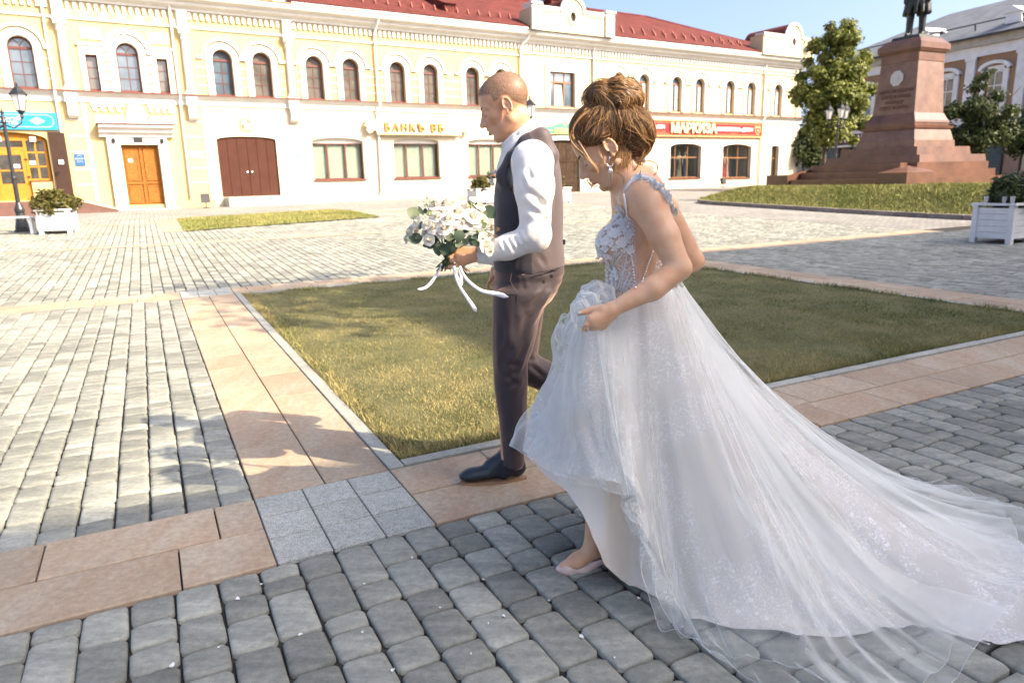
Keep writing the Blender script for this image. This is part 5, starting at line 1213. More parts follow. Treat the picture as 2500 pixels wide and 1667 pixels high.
for k in range(12):
    x=2.3+3.55*k
    w_=rbx('window',M_GLASSD,[(x-.55,x+.55,5.2,7.6,-.03,.01)]); rbx('window_frame',M_WH2,[(x-.6,x-.52,5.15,7.65,-.06,0),(x+.52,x+.6,5.15,7.65,-.06,0),(x-.03,x+.03,5.2,7.6,-.05,-.03),(x-.52,x+.52,6.7,6.78,-.05,-.03),(x-.52,x+.52,7.57,7.65,-.06,0),(x-.52,x+.52,5.15,5.2,-.06,0)],w_)
    mb=MB()
    for sg in (-1,1): mb.box(x+sg*.78-.16,x+sg*.78+.16,-.14,0,4.62-.6,7.75-.6)
    mb.box(x-.6,x+.6,-.1,0,7.66-.6,8.0-.6); arcp=[(x+1.12*math.cos(math.pi*i/10),7.80-.6+.55*math.sin(math.pi*i/10)) for i in range(11)]; arci=[(x+.9*math.cos(math.pi*i/10),7.72-.6+.42*math.sin(math.pi*i/10)) for i in range(11)]
    n_=11; mb.add([(a,-.3,b) for a,b in arcp]+[(a,-.3,b) for a,b in arci]+[(a,0,b) for a,b in arcp]+[(a,0,b) for a,b in arci],[(i,i+1,n_+i+1,n_+i) for i in range(10)]+[(i,2*n_+i,2*n_+i+1,i+1) for i in range(10)]+[(n_+i,n_+i+1,3*n_+i+1,3*n_+i) for i in range(10)])
    mb.build('window_surround',M_WH2,rb)
    xp=x+1.775; rbx('pilaster',M_WH2,[(xp-.33,xp+.33,4.62,8.75,-.18,0),(xp-.42,xp+.42,8.55,8.75,-.24,-.18),(xp-.42,xp+.42,4.62,4.85,-.24,-.18)])
    rbx('shop_window',M_GLASSD,[(x-1.1,x+1.1,1.1,3.5,-.02,.03)]) ; rbx('shop_frame',M_METAL,[(x-1.2,x-1.1,.7,3.6,-.08,.02),(x+1.1,x+1.2,.7,3.6,-.08,.02),(x-1.1,x+1.1,3.5,3.6,-.08,.02)])
M_MAROON=mat('fascia_maroon',(.10,.012,.022),.5)
def rsign(name,x,z,label): 
    p=rb.matrix_basis@Vector((0,0,0)); e=empty(name,Vector((27.2,65.2,0))+u*x+Vector((0,0,z))-Vector((.94,.342,0))*.42,math.atan2(u.y,u.x)); tag(e,label,'sign'); return e
e=rsign('jewellery_fascia',6.4,3.95,'dark maroon shop fascia with white letters behind the lamp post'); smesh('board',e,M_MAROON,[(-2.6,2.6,-.42,.42,-.05,.06)]); obj('lettering',text_me('lettering','САНЛАЙТ',.62,M_PAPERW,.02,.012,1.05),e,(.3,-.08,.05)); smesh('rule',e,mat('rule_grey',(.5,.45,.45),.6),[(-.8,2.0,-.36,-.31,-.06,-.05)])
mb=MB(); mb.add([(-2.2,-.06,.0),(-1.9,-.06,.28),(-1.75,-.06,.0),(-1.95,-.06,-.25)],[(0,1,2,3)]); mb.build('emblem',M_PAPERW,e)
e=rsign('shop_strip',11.2,4.0,'short maroon fascia strip partly hidden by the monument'); smesh('board',e,M_MAROON,[(-1.3,1.3,-.4,.4,-.05,.06)]); smesh('rule',e,mat('rule_grey2',(.5,.45,.45),.6),[(-.9,.9,-.05,.05,-.06,-.05)])
rbx('canopy',M_WH2,[(1.0,9.2,3.35,3.5,-1.0,0)])
# ================================================================== LAMP POSTS
M_IRON=mat('cast_iron_black',(.022,.024,.026),.42,noise=(10,.3))
M_LAMPG=mat('lamp_glass_milk',(.72,.70,.66),.35)
def lantern(par,c,s=1.0):
    e=empty('lantern',c,parent=par)
    n=6; rt,rb_=.20*s,.11*s
    for i in range(n):
        a0=2*math.pi*i/n; a1=2*math.pi*(i+1)/n; q=lambda r_,a,z:(r_*math.cos(a),r_*math.sin(a),z)
        mb=MB(); mb.add([q(rb_*.96,a0,0),q(rb_*.96,a1,0),q(rt*.96,a1,.40*s),q(rt*.96,a0,.40*s)],[(0,1,2,3)]); mb.build('pane',M_LAMPG,e,fix=False)
    mb=MB()
    for i in range(n): a=2*math.pi*i/n; mb.tube([(rb_*math.cos(a),rb_*math.sin(a),0),(rt*math.cos(a),rt*math.sin(a),.40*s)],.010*s,4)
    mb.lathe([(rb_+.012,-.015),(rb_+.012,.01)],6); mb.build('frame',M_IRON,e)
    mb=MB(); mb.lathe([(rt+.03,.40*s),(rt+.03,.42*s),(rt*.75,.50*s),(rt*.5,.57*s),(.05*s,.60*s),(.02*s,.64*s),(.035*s,.67*s),(0.004,.74*s)],6); mb.build('cap',M_IRON,e)
    mb=MB(); mb.lathe([(.02,-.20*s),(.05*s,-.16*s),(.03*s,-.10*s),(.07*s,-.05*s),(.09*s,-.015)],10); mb.build('stem',M_IRON,e)
    return e
def lamp_post(base,h,arms,label,rot=0,s=1.0,group=None):
    e=empty('lamp_post',base,rot); tag(e,label,'lamp',group)
    MB().lathe([(.20,0),(.20,.06),(.17,.08),(.17,.12),(.13,.30),(.10,.50),(.12,.53),(.12,.60),(.075,.72),(.055,.78),(.055,h*.45),(.065,h*.455),(.065,h*.47),(.05,h*.48),(.045,h-.25),(.07,h-.2),(.05,h-.12),(.03,h),(.05,h+.05),(.0,h+.16)],14).build('post',M_IRON,e,smooth=False)
    for a in arms:
        ca,sa=math.cos(a),math.sin(a); L_=.42*s; mb=MB()
        mb.tube([(ca*.04,sa*.04,h-.28),(ca*L_*.5,sa*L_*.5,h-.34),(ca*L_*.9,sa*L_*.9,h-.22),(ca*L_,sa*L_,h-.08)],.022,6); mb.tube([(ca*(.12+.09*math.cos(t)),sa*(.12+.09*math.cos(t)),h-.14+.08*math.sin(t)) for t in np.linspace(0,5.5,10)],.012,5); mb.build('arm',M_IRON,e,smooth=True)
        lantern(e,(ca*L_,sa*L_,h+.1),s)
    return e
p=gpt(57,566); lamp_post(p,3.05,[R(35),R(155),R(-85),R(215)],'black cast iron lamp post with lanterns beside the white bench')
p=gpt(2048,430,None); pp=at(2046,300,38); lamp_post((pp.x,38,.7),3.25,[R(20),R(140),R(-100)],'black lamp post with milky lanterns left of the monument',s=1.1)
pp=at(1297,290,27); lamp_post((pp.x-.46,27,gz(pp.x,27)),3.2,[R(0),R(180)],'black lamp post rising behind the groom')
# ================================================================== PLANTERS, BENCHES
M_WOODW=mat('wood_white_paint',(.72,.715,.70),.55,noise=(6,.12),bump=(30,.1,.003)); M_SOIL=mat('soil_dark',(.05,.035,.025),.95,bump=(40,1,.02))
def planter(base,rot,L_,W_,H_,label,bush=None,group=None,m=M_WOODW,boards=5):
    e=empty('planter',base,rot); tag(e,label,'planter',group)
    for sx in (0,1):
        for sy in (0,1): mb=MB(); x=sx*(L_-.1); y=sy*(W_-.1); mb.box(x,x+.1,y,y+.1,0,H_); o=mb.build('leg',m,e); bevel_me(o.data,.006,1)
    bh=(H_-.14)/boards
    for k in range(boards):
        z=.10+k*bh
        for a,b,c,d in ((.1,L_-.1,.02,.05),(.1,L_-.1,W_-.05,W_-.02),(.02,.05,.1,W_-.1),(L_-.05,L_-.02,.1,W_-.1)): mb=MB(); mb.box(a,b,c,d,z,z+bh-.006); mb.build('board',m,e)
    mb=MB(); mb.box(-.03,L_+.03,-.03,.09,H_,H_+.04); mb.box(-.03,L_+.03,W_-.09,W_+.03,H_,H_+.04); mb.box(-.03,.09,.09,W_-.09,H_,H_+.04); mb.box(L_-.09,L_+.03,.09,W_-.09,H_,H_+.04); mb.build('rim',m,e)
    mb=MB(); mb.box(.06,L_-.06,.06,W_-.06,.12,H_-.05); mb.build('soil',M_SOIL,e)
    return e
def bush(base,R_,hh,n,size,m,label,seed,group=None,up=True):
    r=np.random.RandomState(seed); e=empty('shrub',base); tag(e,label,'shrub',group); cl=[]
    for _ in range(46):
        d=r.normal(size=3); d/=np.linalg.norm(d); d[2]=abs(d[2]); cl.append((d*np.array([R_,R_,hh])*r.uniform(.35,.85)+np.array([0,0,.1*hh]),R_*r.uniform(.2,.34)))
    V,F,pv=leaf_cloud(cl,n,size,r,elong=3.0); np_mesh('foliage',V,F,m,e,{'pv':pv},smooth=False)
    for i in range(7):
        a=i*.9; mb=MB(); mb.tube([(0,0,-.1),(R_*.3*math.cos(a),R_*.3*math.sin(a),hh*.4),(R_*.6*math.cos(a),R_*.6*math.sin(a),hh*.75)],[.02,.014,.006],5); mb.build('stem',M_BARK,e)
    return e
RZ=math.atan2(BD.y,BD.x)
p=gpt(96,574); q=gpt(176,571); dq=(q-p); Lp=dq.length; rot=math.atan2(dq.y,dq.x)
planter(p,rot,Lp,.85,.60,'white wooden planter box beside the left lamp post, before the oak door'); c=p+Vector((math.cos(rot)*Lp/2-math.sin(rot)*.42,math.sin(rot)*Lp/2+math.cos(rot)*.42,.58)); bush(c,.58,.55,3800,.05,M_CON,'rounded yellow-green conifer shrub in the planter by the left lamp post',21)
def bench(base,rot,L_,label,D_=.42,Hs=.46):
    e=empty('bench',base,rot); tag(e,label,'bench')
    for k in range(4): mb=MB(); y=k*(D_/4); mb.box(0,L_,y,y+D_/4-.015,Hs-.035,Hs); mb.build('slat',M_WOODW,e)
    for x in (.12,L_-.2): mb=MB(); mb.box(x,x+.07,.04,.11,0,Hs-.04); mb.box(x,x+.07,D_-.11,D_-.04,0,Hs-.04); mb.box(x,x+.07,.11,D_-.11,Hs-.12,Hs-.04); mb.build('leg_frame',M_WOODW,e)
    return e
bd=Vector((math.cos(rot),math.sin(rot),0)); nd=Vector((-bd.y,bd.x,0))
b0=p-bd*1.75+nd*.2; bench((b0.x,b0.y,gz(b0.x,b0.y)),rot,1.7,'white slatted bench adjoining the planter by the left lamp post')
b1=p-bd*2.7; b1.z=gz(b1.x,b1.y); planter(b1,rot,.9,.85,.60,'white planter box at the far end of the left bench, below the pine entrance')
# pair of planters behind the groom
p1=gpt(1165,500); rot2=FZ
planter(p1,rot2,.95,.85,.62,'white planter seen between the bouquet and the groom waistcoat'); cc=p1+FD*.47+FA*.4; bush((cc.x,cc.y,p1.z+.6),.50,.6,2600,.055,M_CON,'small conifer shrub seen between the bouquet and the waistcoat',31)
p2=gpt(1350,498); planter(p2,rot2,.95,.85,.62,'white planter showing just behind the back of the groom'); cc=p2+FD*.47+FA*.4; bush((cc.x,cc.y,p2.z+.6),.45,.55,2200,.055,M_CON,'small conifer shrub just behind the back of the groom',32)
# planter at the right with cups, bench and a seated person
p3=gpt(2470,598); PD=AD; rot3=math.atan2(AD.y,AD.x)
W3=1.15; pr=planter((p3.x,p3.y,0),rot3-R(90)+R(0),1.15,.74,.70,'white planter in the shade right of the monument lawn with cups on its rim')
pr.rotation_euler=(0,0,RZ); pr.location=(p3.x-.03,p3.y,0)
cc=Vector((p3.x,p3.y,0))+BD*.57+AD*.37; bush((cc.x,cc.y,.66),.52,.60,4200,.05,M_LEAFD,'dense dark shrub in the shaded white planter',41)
M_CUP=mat('cup_clear_plastic',(.70,.72,.74),.15,alpha=.55); M_JUICE=mat('drink_red',(.35,.05,.03),.3)
def cup(x,label):
    q=Vector((p3.x,p3.y,0))+AD*x+BD*.03; e=empty('plastic_cup',(q.x,q.y,.742)); tag(e,label,'cup'); mb=MB(); mb.lathe([(.030,0),(.042,.12),(.044,.122)],12,cap=False); mb.add([(.03*math.cos(2*math.pi*i/12),.03*math.sin(2*math.pi*i/12),.001) for i in range(12)],[tuple(range(12))]); mb.build('cup_wall',M_CUP,e,smooth=True); MB().lathe([(.030,.003),(.033,.04),(.0,.041)],12).build('drink',M_JUICE,e)
cup(.10,'clear plastic cup with red drink on the planter rim near its corner post'); cup(.24,'clear plastic cup on the planter rim beside another cup'); cup(.56,'single clear plastic cup standing apart on the planter rim')
pb=Vector((p3.x,p3.y,0))+BD*1.2+AD*.25; bench((pb.x,pb.y,0),RZ,1.9,'white bench right of the shaded planter under the seated person')
# floodlights at the foot of the facade
def flood(s_,label):
    b=fpt(s_,.75,BASEZ); e=empty('ground_floodlight',(b.x,b.y,gz(b.x,b.y)),FZ); tag(e,label,'floodlight'); mb=MB(); mb.box(-.02,.02,-.02,.02,0,.22); mb.box(-.12,.12,-.1,.1,0,.03); mb.build('stand',M_METAL,e); mb=MB(); mb.hexa([(-.17,-.12,.2),(.17,-.12,.2),(.17,.06,.2),(-.17,.06,.2)],[(-.17,-.05,.58),(.17,-.05,.58),(.17,.12,.52),(-.17,.12,.52)]); mb.build('housing',M_METAL,e); mb=MB(); mb.add([(-.15,.066,.22),(.15,.066,.22),(.15,.122,.50),(-.15,.122,.50)],[(0,1,2,3)]); mb.build('lens',M_GLASSD,e,fix=False)
flood(5.25,'black ground floodlight beside the brown gate steps'); flood(36.75,'black ground floodlight between the two dress windows')
# dress dummies in the shop windows
M_SKIN0=mat('dummy_skin',(.62,.50,.40),.6)
def dummy(s_,col,label,hb,sc=1.0,arms=0):
    b=fpt(s_,-.75,hb); e=empty('dress_dummy',b,FZ); tag(e,label,'mannequin'); md=mat('dress_'+label.split()[0],col,.6,noise=(6,.2))
    mb=MB(); n=14; prof=[(.26,.0),(.24,.15),(.19,.5),(.16,.75),(.17,.85),(.12,1.05),(.15,1.25),(.13,1.32)]
    mb.loft([[(r_*1.05*(1+.08*math.sin(4*j*2*math.pi/n)*(1 if z<.7 else 0))*math.cos(2*math.pi*j/n),r_*.75*math.sin(2*math.pi*j/n),z*1.08) for j in range(n)] for r_,z in prof]); mb.build('dress',md,e,smooth=True)
    S_=SDF(); S_.ell((0,0,1.42),(.17,.08,.08),k=.02); S_.cap((0,0,1.45),(0,0,1.56),.045,.04,.03); S_.ell((0,-.01,1.66),(.075,.09,.105),k=.02)
    for sg in (-1,1):
        if arms: S_.cap((sg*.17,0,1.42),(sg*.27,-.1,1.25),.04,.035,.02); S_.cap((sg*.27,-.1,1.25),(sg*.12,-.2,1.32),.034,.026,.015)
        else: S_.cap((sg*.17,0,1.42),(sg*.24,0,1.15),.04,.034,.02); S_.cap((sg*.24,0,1.15),(sg*.24,-.05,.88),.034,.026,.015)
    V,F=S_.mesh('torso',.022); np_mesh('torso',V,F,M_SKIN0,e)
dummy(33.0,(.03,.22,.20),'teal long evening dress on a shop window dummy',1.16); dummy(34.2,(.30,.22,.17),'taupe evening dress on a shop window dummy',1.16,arms=1); dummy(34.75,(.03,.05,.10),'navy evening dress on a shop window dummy',1.16)
dummy(37.9,(.35,.02,.03),'red evening dress on a shop window dummy',1.07,arms=1); dummy(38.65,(.60,.28,.30),'pink evening dress on a shop window dummy',1.07); dummy(38.28,(.40,.03,.02),'scarlet evening dress on a shop window dummy behind the window bar',1.07)
# ================================================================== SHADING BUILDINGS behind and to the right of the camera (out of frame)
M_SIDE=mat('plaster_side',(.66,.58,.46),.9,noise=(1,.1))
def side_block(name,b0,b1,a1,h,label):
    e=empty(name,P2(a1,b0),RZ); tag(e,label,'building'); W_=b1-b0
    mb=MB(); mb.box(0,W_,-11,0,0,h-.4); mb.build('wall',M_SIDE,e); mb=MB(); mb.box(-.2,W_+.2,-11.2,.25,h-.4,h); mb.build('cornice',M_WHITE,e); 
    mb=MB(); mb.prism([(-11.2,h),(.25,h),(-5.5,h+.25)],'x',-.2,W_+.2); mb.build('roof',M_GREYROOF,e)
    for f in range(int(h//3.6)):
        for k in range(int(W_//2.6)):
            x=1.2+k*2.6; z=1.1+f*3.5; mb=MB(); mb.box(x-.5,x+.5,-.01,.03,z,z+1.7); w_=mb.build('window',M_GLASSD,e); mb=MB(); mb.box(x-.6,x-.5,-.01,.08,z-.1,z+1.8); mb.box(x+.5,x+.6,-.01,.08,z-.1,z+1.8); mb.box(x-.5,x+.5,-.01,.08,z+1.7,z+1.8); mb.box(x-.65,x+.65,-.01,.12,z-.14,z-.1); mb.box(x-.03,x+.03,.03,.05,z,z+1.7); mb.build('window_frame',M_WHITE,w_)
    return e
TA=SH.dot(AD)*-1; TB=SH.dot(BD)*-1       # shadow travel per metre along A and B
tanE=math.tan(SUN_EL)
def edge_a(h): return h/tanE*TA
HL=9.5; aL=3.14-edge_a(HL)
HT=9.5*(9.75-aL)/(3.14-aL)
bshift=lambda h:h/tanE*TB
B3=2.9; DB=-.6                              # shadow boundary on the lawn
BC=B3-bshift(HL)                          
side_block('side_building',3.6,BC-.05,aL,HL,'plain two-storey building along the shaded side of the square')
cb=side_block('corner_building',BC,BC+38,aL,HL,'taller unseen building whose steep roof is shaped to shade the lawn')
dx=(B3+DB-bshift(HT))-BC; mb=MB(); mb.hexa([(-.02,-11.15,HL+.02),(38.2,-11.15,HL+.02),(38.2,.22,HL+.02),(-.02,.22,HL+.02)],[(dx,-11.1,HT),(38.1,-11.1,HT),(38.1,.2,HT),(dx,.2,HT)]); mb.build('shadow_roof',M_GREYROOF,cb)  # unseen roof, its slanted end shaped to place the shade edge on the lawn
sx=P2(9.0,1.9)+SH*(6.6/tanE)
tree('street_tree',(sx.x,sx.y,0),8.2,[(0,0,6.6,1.3),(.9,.3,6.0,.9),(-.8,.2,6.9,.9),(.2,-1.4,6.3,.9),(0,1.5,6.4,.9),(.3,.2,7.5,.7)],1600,.13,M_LEAF,'sparse young street tree growing right of the lawn',51,.09,.5,nb=60)
# ================================================================== PEOPLE
def skin_mat(name,col,red):
    M=bpy.data.materials.new(name); M.use_nodes=True; n,b=nodes(M); L=n.links.new
    geo=n.nodes.new('ShaderNodeNewGeometry'); t=n.nodes.new('ShaderNodeTexNoise'); t.inputs['Scale'].default_value=22; t.inputs['Detail'].default_value=6; L(geo.outputs['Position'],t.inputs['Vector'])
    rp=n.nodes.new('ShaderNodeValToRGB'); rp.color_ramp.elements[0].position=.35; rp.color_ramp.elements[1].position=.7; rp.color_ramp.elements[0].color=(*red,1); rp.color_ramp.elements[1].color=(*col,1); L(t.outputs['Fac'],rp.inputs[0])
    # lips / blush and stubble masks
    a1=n.nodes.new('ShaderNodeAttribute'); a1.attribute_name='lip'; mx=n.nodes.new('ShaderNodeMix'); mx.data_type='RGBA'; L(a1.outputs['Fac'],mx.inputs['Factor']); L(rp.outputs[0],mx.inputs['A']); mx.inputs['B'].default_value=(.42,.13,.10,1)
    a2=n.nodes.new('ShaderNodeAttribute'); a2.attribute_name='hair'; g=n.nodes.new('ShaderNodeTexNoise'); g.inputs['Scale'].default_value=330; g.inputs['Detail'].default_value=2; L(geo.outputs['Position'],g.inputs['Vector'])
    mm=n.nodes.new('ShaderNodeMath'); mm.operation='MULTIPLY'; mr=n.nodes.new('ShaderNodeMapRange'); mr.inputs['From Min'].default_value=.35; mr.inputs['From Max'].default_value=.62; mr.inputs['To Min'].default_value=.42; mr.inputs['To Max'].default_value=1.0; L(g.outputs['Fac'],mr.inputs['Value']); L(mr.outputs[0],mm.inputs[0]); L(a2.outputs['Fac'],mm.inputs[1])
    m2=n.nodes.new('ShaderNodeMix'); m2.data_type='RGBA'; L(mm.outputs[0],m2.inputs['Factor']); L(mx.outputs['Result'],m2.inputs['A']); m2.inputs['B'].default_value=(.13,.085,.058,1)
    L(m2.outputs['Result'],b.inputs['Base Color']); b.inputs['Roughness'].default_value=.48; b.inputs['Specular IOR Level'].default_value=.4
    b.inputs['Subsurface Weight'].default_value=.22; b.inputs['Subsurface Radius'].default_value=(1,.32,.16); b.inputs['Subsurface Scale'].default_value=.012
    bn=n.nodes.new('ShaderNodeTexNoise'); bn.inputs['Scale'].default_value=260; bn.inputs['Detail'].default_value=4; L(geo.outputs['Position'],bn.inputs['Vector']); bp=n.nodes.new('ShaderNodeBump'); bp.inputs['Strength'].default_value=.12; bp.inputs['Distance'].default_value=.001; L(bn.outputs['Fac'],bp.inputs['Height']); L(bp.outputs[0],b.inputs['Normal'])
    return M
M_SKIN=skin_mat('skin_tan',(.66,.385,.235),(.58,.30,.17)); M_SKINB=skin_mat('skin_fair',(.67,.42,.265),(.61,.335,.19))
def cloth_mat(name,col,rough=.75,sheen=.3,sheen_col=(1,1,1),weave=900,bump=.15,var=.08,trans=0):
    M=bpy.data.materials.new(name); M.use_nodes=True; n,b=nodes(M); L=n.links.new
    geo=n.nodes.new('ShaderNodeNewGeometry'); t=n.nodes.new('ShaderNodeTexNoise'); t.inputs['Scale'].default_value=14; t.inputs['Detail'].default_value=5; L(geo.outputs['Position'],t.inputs['Vector'])
    mr=n.nodes.new('ShaderNodeMapRange'); mr.inputs['From Min'].default_value=.3; mr.inputs['From Max'].default_value=.7; mr.inputs['To Min'].default_value=1-var; mr.inputs['To Max'].default_value=1+var; L(t.outputs['Fac'],mr.inputs['Value']); hs=n.nodes.new('ShaderNodeHueSaturation'); hs.inputs['Color'].default_value=(*col,1); L(mr.outputs[0],hs.inputs['Value']); L(hs.outputs[0],b.inputs['Base Color'])
    b.inputs['Roughness'].default_value=rough; b.inputs['Sheen Weight'].default_value=sheen; b.inputs['Sheen Tint'].default_value=(*sheen_col,1); b.inputs['Sheen Roughness'].default_value=.4; b.inputs['Specular IOR Level'].default_value=.22
    g=n.nodes.new('ShaderNodeTexNoise'); g.inputs['Scale'].default_value=weave; L(geo.outputs['Position'],g.inputs['Vector']); bp=n.nodes.new('ShaderNodeBump'); bp.inputs['Strength'].default_value=bump; bp.inputs['Distance'].default_value=.001; L(g.outputs['Fac'],bp.inputs['Height']); L(bp.outputs[0],b.inputs['Normal'])
    if trans:
        tl=n.nodes.new('ShaderNodeBsdfTranslucent'); L(hs.outputs[0],tl.inputs[0]); mx=n.nodes.new('ShaderNodeMixShader'); mx.inputs[0].default_value=trans; L(b.outputs[0],mx.inputs[1]); L(tl.outputs[0],mx.inputs[2]); L(mx.outputs[0],n.nodes['Material Output'].inputs[0])
    return M
M_SUIT=cloth_mat('suit_slate',(.052,.040,.044),.58,.6,(1,.68,.54),weave=1400,bump=.35)
M_WBACK=cloth_mat('waistcoat_back_satin',(.112,.086,.086),.5,.4,(1,.8,.75),weave=1400,bump=.3)
M_WFRONT=cloth_mat('waistcoat_front_wool',(.048,.045,.054),.7,.3,(.9,.85,.9),weave=1400,bump=.4); M_SHIRT=cloth_mat('shirt_white',(.80,.79,.76),.8,.1,trans=.15,var=.03); M_SHOE=mat('shoe_navy_leather',(.012,.022,.032),.38,noise=(30,.3),bump=(200,.15,.001)); M_SOLE=mat('shoe_sole_tan',(.30,.17,.09),.7); M_LACE_=mat('lace_black',(.012,.013,.016),.8)
M_EYE=mat('eye_white',(.75,.72,.68),.15); M_IRIS=mat('iris_dark',(.05,.03,.02),.1); M_BROW=mat('hair_brow',(.13,.075,.04),.7); M_TEETH=mat('teeth',(.75,.72,.62),.3)
class HF:                      # head frame
    def __init__(s,org,pitch,scale,yaw=0,roll=0):
        f=Vector((-math.cos(yaw),-math.sin(yaw),0)); l=Vector((math.sin(yaw),-math.cos(yaw),0)); z=Vector((0,0,1))
        f2=f*math.cos(pitch)-z*math.sin(pitch); z2=f*math.sin(pitch)+z*math.cos(pitch)
        s.f,s.l,s.z,s.o,s.s=np.array(f2),np.array(l),np.array(z2),np.array(org),scale; s.rot=np.stack([s.f,s.l,s.z],1)
    def p(s,x,y,z): return s.o+s.s*(s.f*x+s.l*y+s.z*z)
    def r(s,*a): return np.array(a)*s.s
    def loc(s,V): return ((V-s.o)@s.rot)/s.s
def build_head(S,h,female=False,mouth=.0):
    E=lambda c,r,k=.02,sub=False,ry=0: S.ell(h.p(*c),h.r(*r),h.rot if not ry else h.rot@np.array([[math.cos(ry),0,math.sin(ry)],[0,1,0],[-math.sin(ry),0,math.cos(ry)]]),k*h.s,sub)
    C=lambda a,b,r0,r1,k=.012,sub=False: S.cap(h.p(*a),h.p(*b),r0*h.s,r1*h.s,k*h.s,sub)
    fe=1 if female else 0
    E((-.014,0,.048),(.098,.077,.089),.02); E((.040,0,.050),(.050,.060,.058),.03)
    E((.040,0,-.022),(.047,.055,.066),.03); E((.036,0,-.074),(.046-.003*fe,.047-.004*fe,.042),.03)
    E((.076,0,-.104),(.018,.020-.004*fe,.016),.022)
    for sg in (-1,1):
        C((-.004,sg*.050,-.058),(.058,sg*.028,-.098),.020,.016,.03)
        E((.060,sg*.040,-.018),(.026,.020,.018),.025)
        C((.082,sg*.012,.026),(.070,sg*.046,.027),.010-.003*fe,.008,.016)
        E((.100,sg*.032,.004),(.015,.017,.010),.014,True)
        E((.0755,sg*.032,.003),(.0145,.0165,.0125),.006)
    E((.078,0,-.058),(.026,.029,.034),.02); C((.078,0,.016),(.093,0,-.030),.013,.0165,.016)
    C((.090,0,.016),(.115,0,-.024),.0072,.0095,.014); E((.1185,0,-.030),(.0105,.0105,.0095),.008)
    for sg in (-1,1):
        E((.106,sg*.0115,-.0335),(.010,.0075,.0075),.007); E((.110,sg*.0055,-.0405),(.006,.0032,.003),.002,True)
    for sg in (-1,1):
        C((.1015,sg*.003,-.0555),(.090,sg*.021,-.0615),.0058,.003,.005); C((.0995,0,-.0705-mouth),(.089,sg*.019,-.0655-mouth*.5),.0068,.0032,.005)
    C((.1085,-.017,-.0633),(.1085,.017,-.0633),.0022+mouth,.0022+mouth,.002,True)
    E((.090,0,-.084),(.010,.018,.006),.008,True)
    for sg in (-1,1):          # ears
        e=np.array([[math.cos(.25),0,math.sin(.25)],[0,1,0],[-math.sin(.25),0,math.cos(.25)]])
        S.ell(h.p(-.012,sg*.0775,.0),h.r(.0185,.0085,.032),h.rot@e,.006*h.s)
        for i in range(9):
            a=math.pi*(-.38+1.48*i/8); b=math.pi*(-.38+1.48*(i+1)/8)
            q=lambda a:(-.012-.0165*math.cos(a+.0)+.010*math.sin(a)*.25-.0,sg*.0845,.002+.0275*math.sin(a))
            if i<8: S.cap(h.p(*q(a)),h.p(*q(b)),.0046*h.s,.0042*h.s,.002*h.s)
        S.ell(h.p(-.005,sg*.0875,-.004),h.r(.009,.0062,.015),h.rot@e,.003*h.s,True); S.ell(h.p(-.014,sg*.0875,.012),h.r(.006,.004,.011),h.rot@e,.003*h.s,True)
        S.ell(h.p(-.0035,sg*.080,-.0275),h.r(.008,.0055,.0095),h.rot,.004*h.s)
def face_attrs(h,V,hairfn=None,female=False):
    L=h.loc(V); x,y,z=L.T
    lip=np.clip(1-np.abs(np.where(z>-.063,(z+.0565)/.0065,(z+.0715)/.0068)),0,1)*np.clip((x-.088)/.006,0,1)*np.clip(1.2-np.abs(y)/.021,0,1)
    lip=np.clip(lip*1.6,0,1)*(.9 if female else .55)*(np.linalg.norm(L,axis=1)<.2)
    hair=hairfn(x,y,z) if hairfn else np.zeros(len(V)); return {'lip':lip,'hair':hair}
def eye_parts(h,par,look=-.55):
    for sg in (-1,1):
        mb=MB(); c=h.p(.0745,sg*.032,.002)
        for i in range(7):           # lashes line
            a=-.8+1.6*i/6; 
        pts=[h.p(.0775+.0125*math.cos(a),sg*(.032+.0158*math.sin(a)),-.0035-.0018*math.cos(a)) for a in np.linspace(-1.1,1.25,9)]; mb.tube(pts,[.0006,.001,.0013,.0014,.0014,.0014,.0013,.0011,.0007],5); mb.build('eyelash',M_LACE_,par,smooth=True)
        mb=MB(); pts=[h.p(x_,sg*y_,z_) for x_,y_,z_ in ((.0965,.013,.0275),(.0945,.022,.0315),(.088,.033,.0335),(.0775,.046,.030))]; mb.tube(pts,[.0022,.003,.0028,.0012],6); mb.build('eyebrow',M_BROW,par,smooth=True)
# ------------------------------------------------------------------ GROOM
GY=3.17
def g5(cx,cy,Y=GY): return np.array(at(950+cx/2.376,140+cy/2.376,Y))
def gl(cx,cy,Y=GY): return np.array(at(1100+cx/2.8,640+cy/2.8,Y))
gr_=empty('person',(float(gl(300,1490)[0]),GY,0)); tag(gr_,'man in dark slate waistcoat and trousers, white shirt, holding a bouquet','person')
def put(o): o.parent=gr_; o.matrix_parent_inverse=Matrix.Translation(-gr_.location); return o
ear=np.array(at(1237,256,GY-.08)); h=HF((0,0,0),R(21),1.03,yaw=R(-3)); h.o=ear-(h.p(-.010,.08,0)-h.o)
HG=h
S=SDF(); build_head(S,h,mouth=.003)
# neck, chest under the shirt, arm ends and hands
nk0=h.p(-.030,0,-.055); nk1=g5(758,462); S.cap(nk0,nk1,.055,.053,.03); S.cap(nk1,g5(800,620),.05,.075,.03)
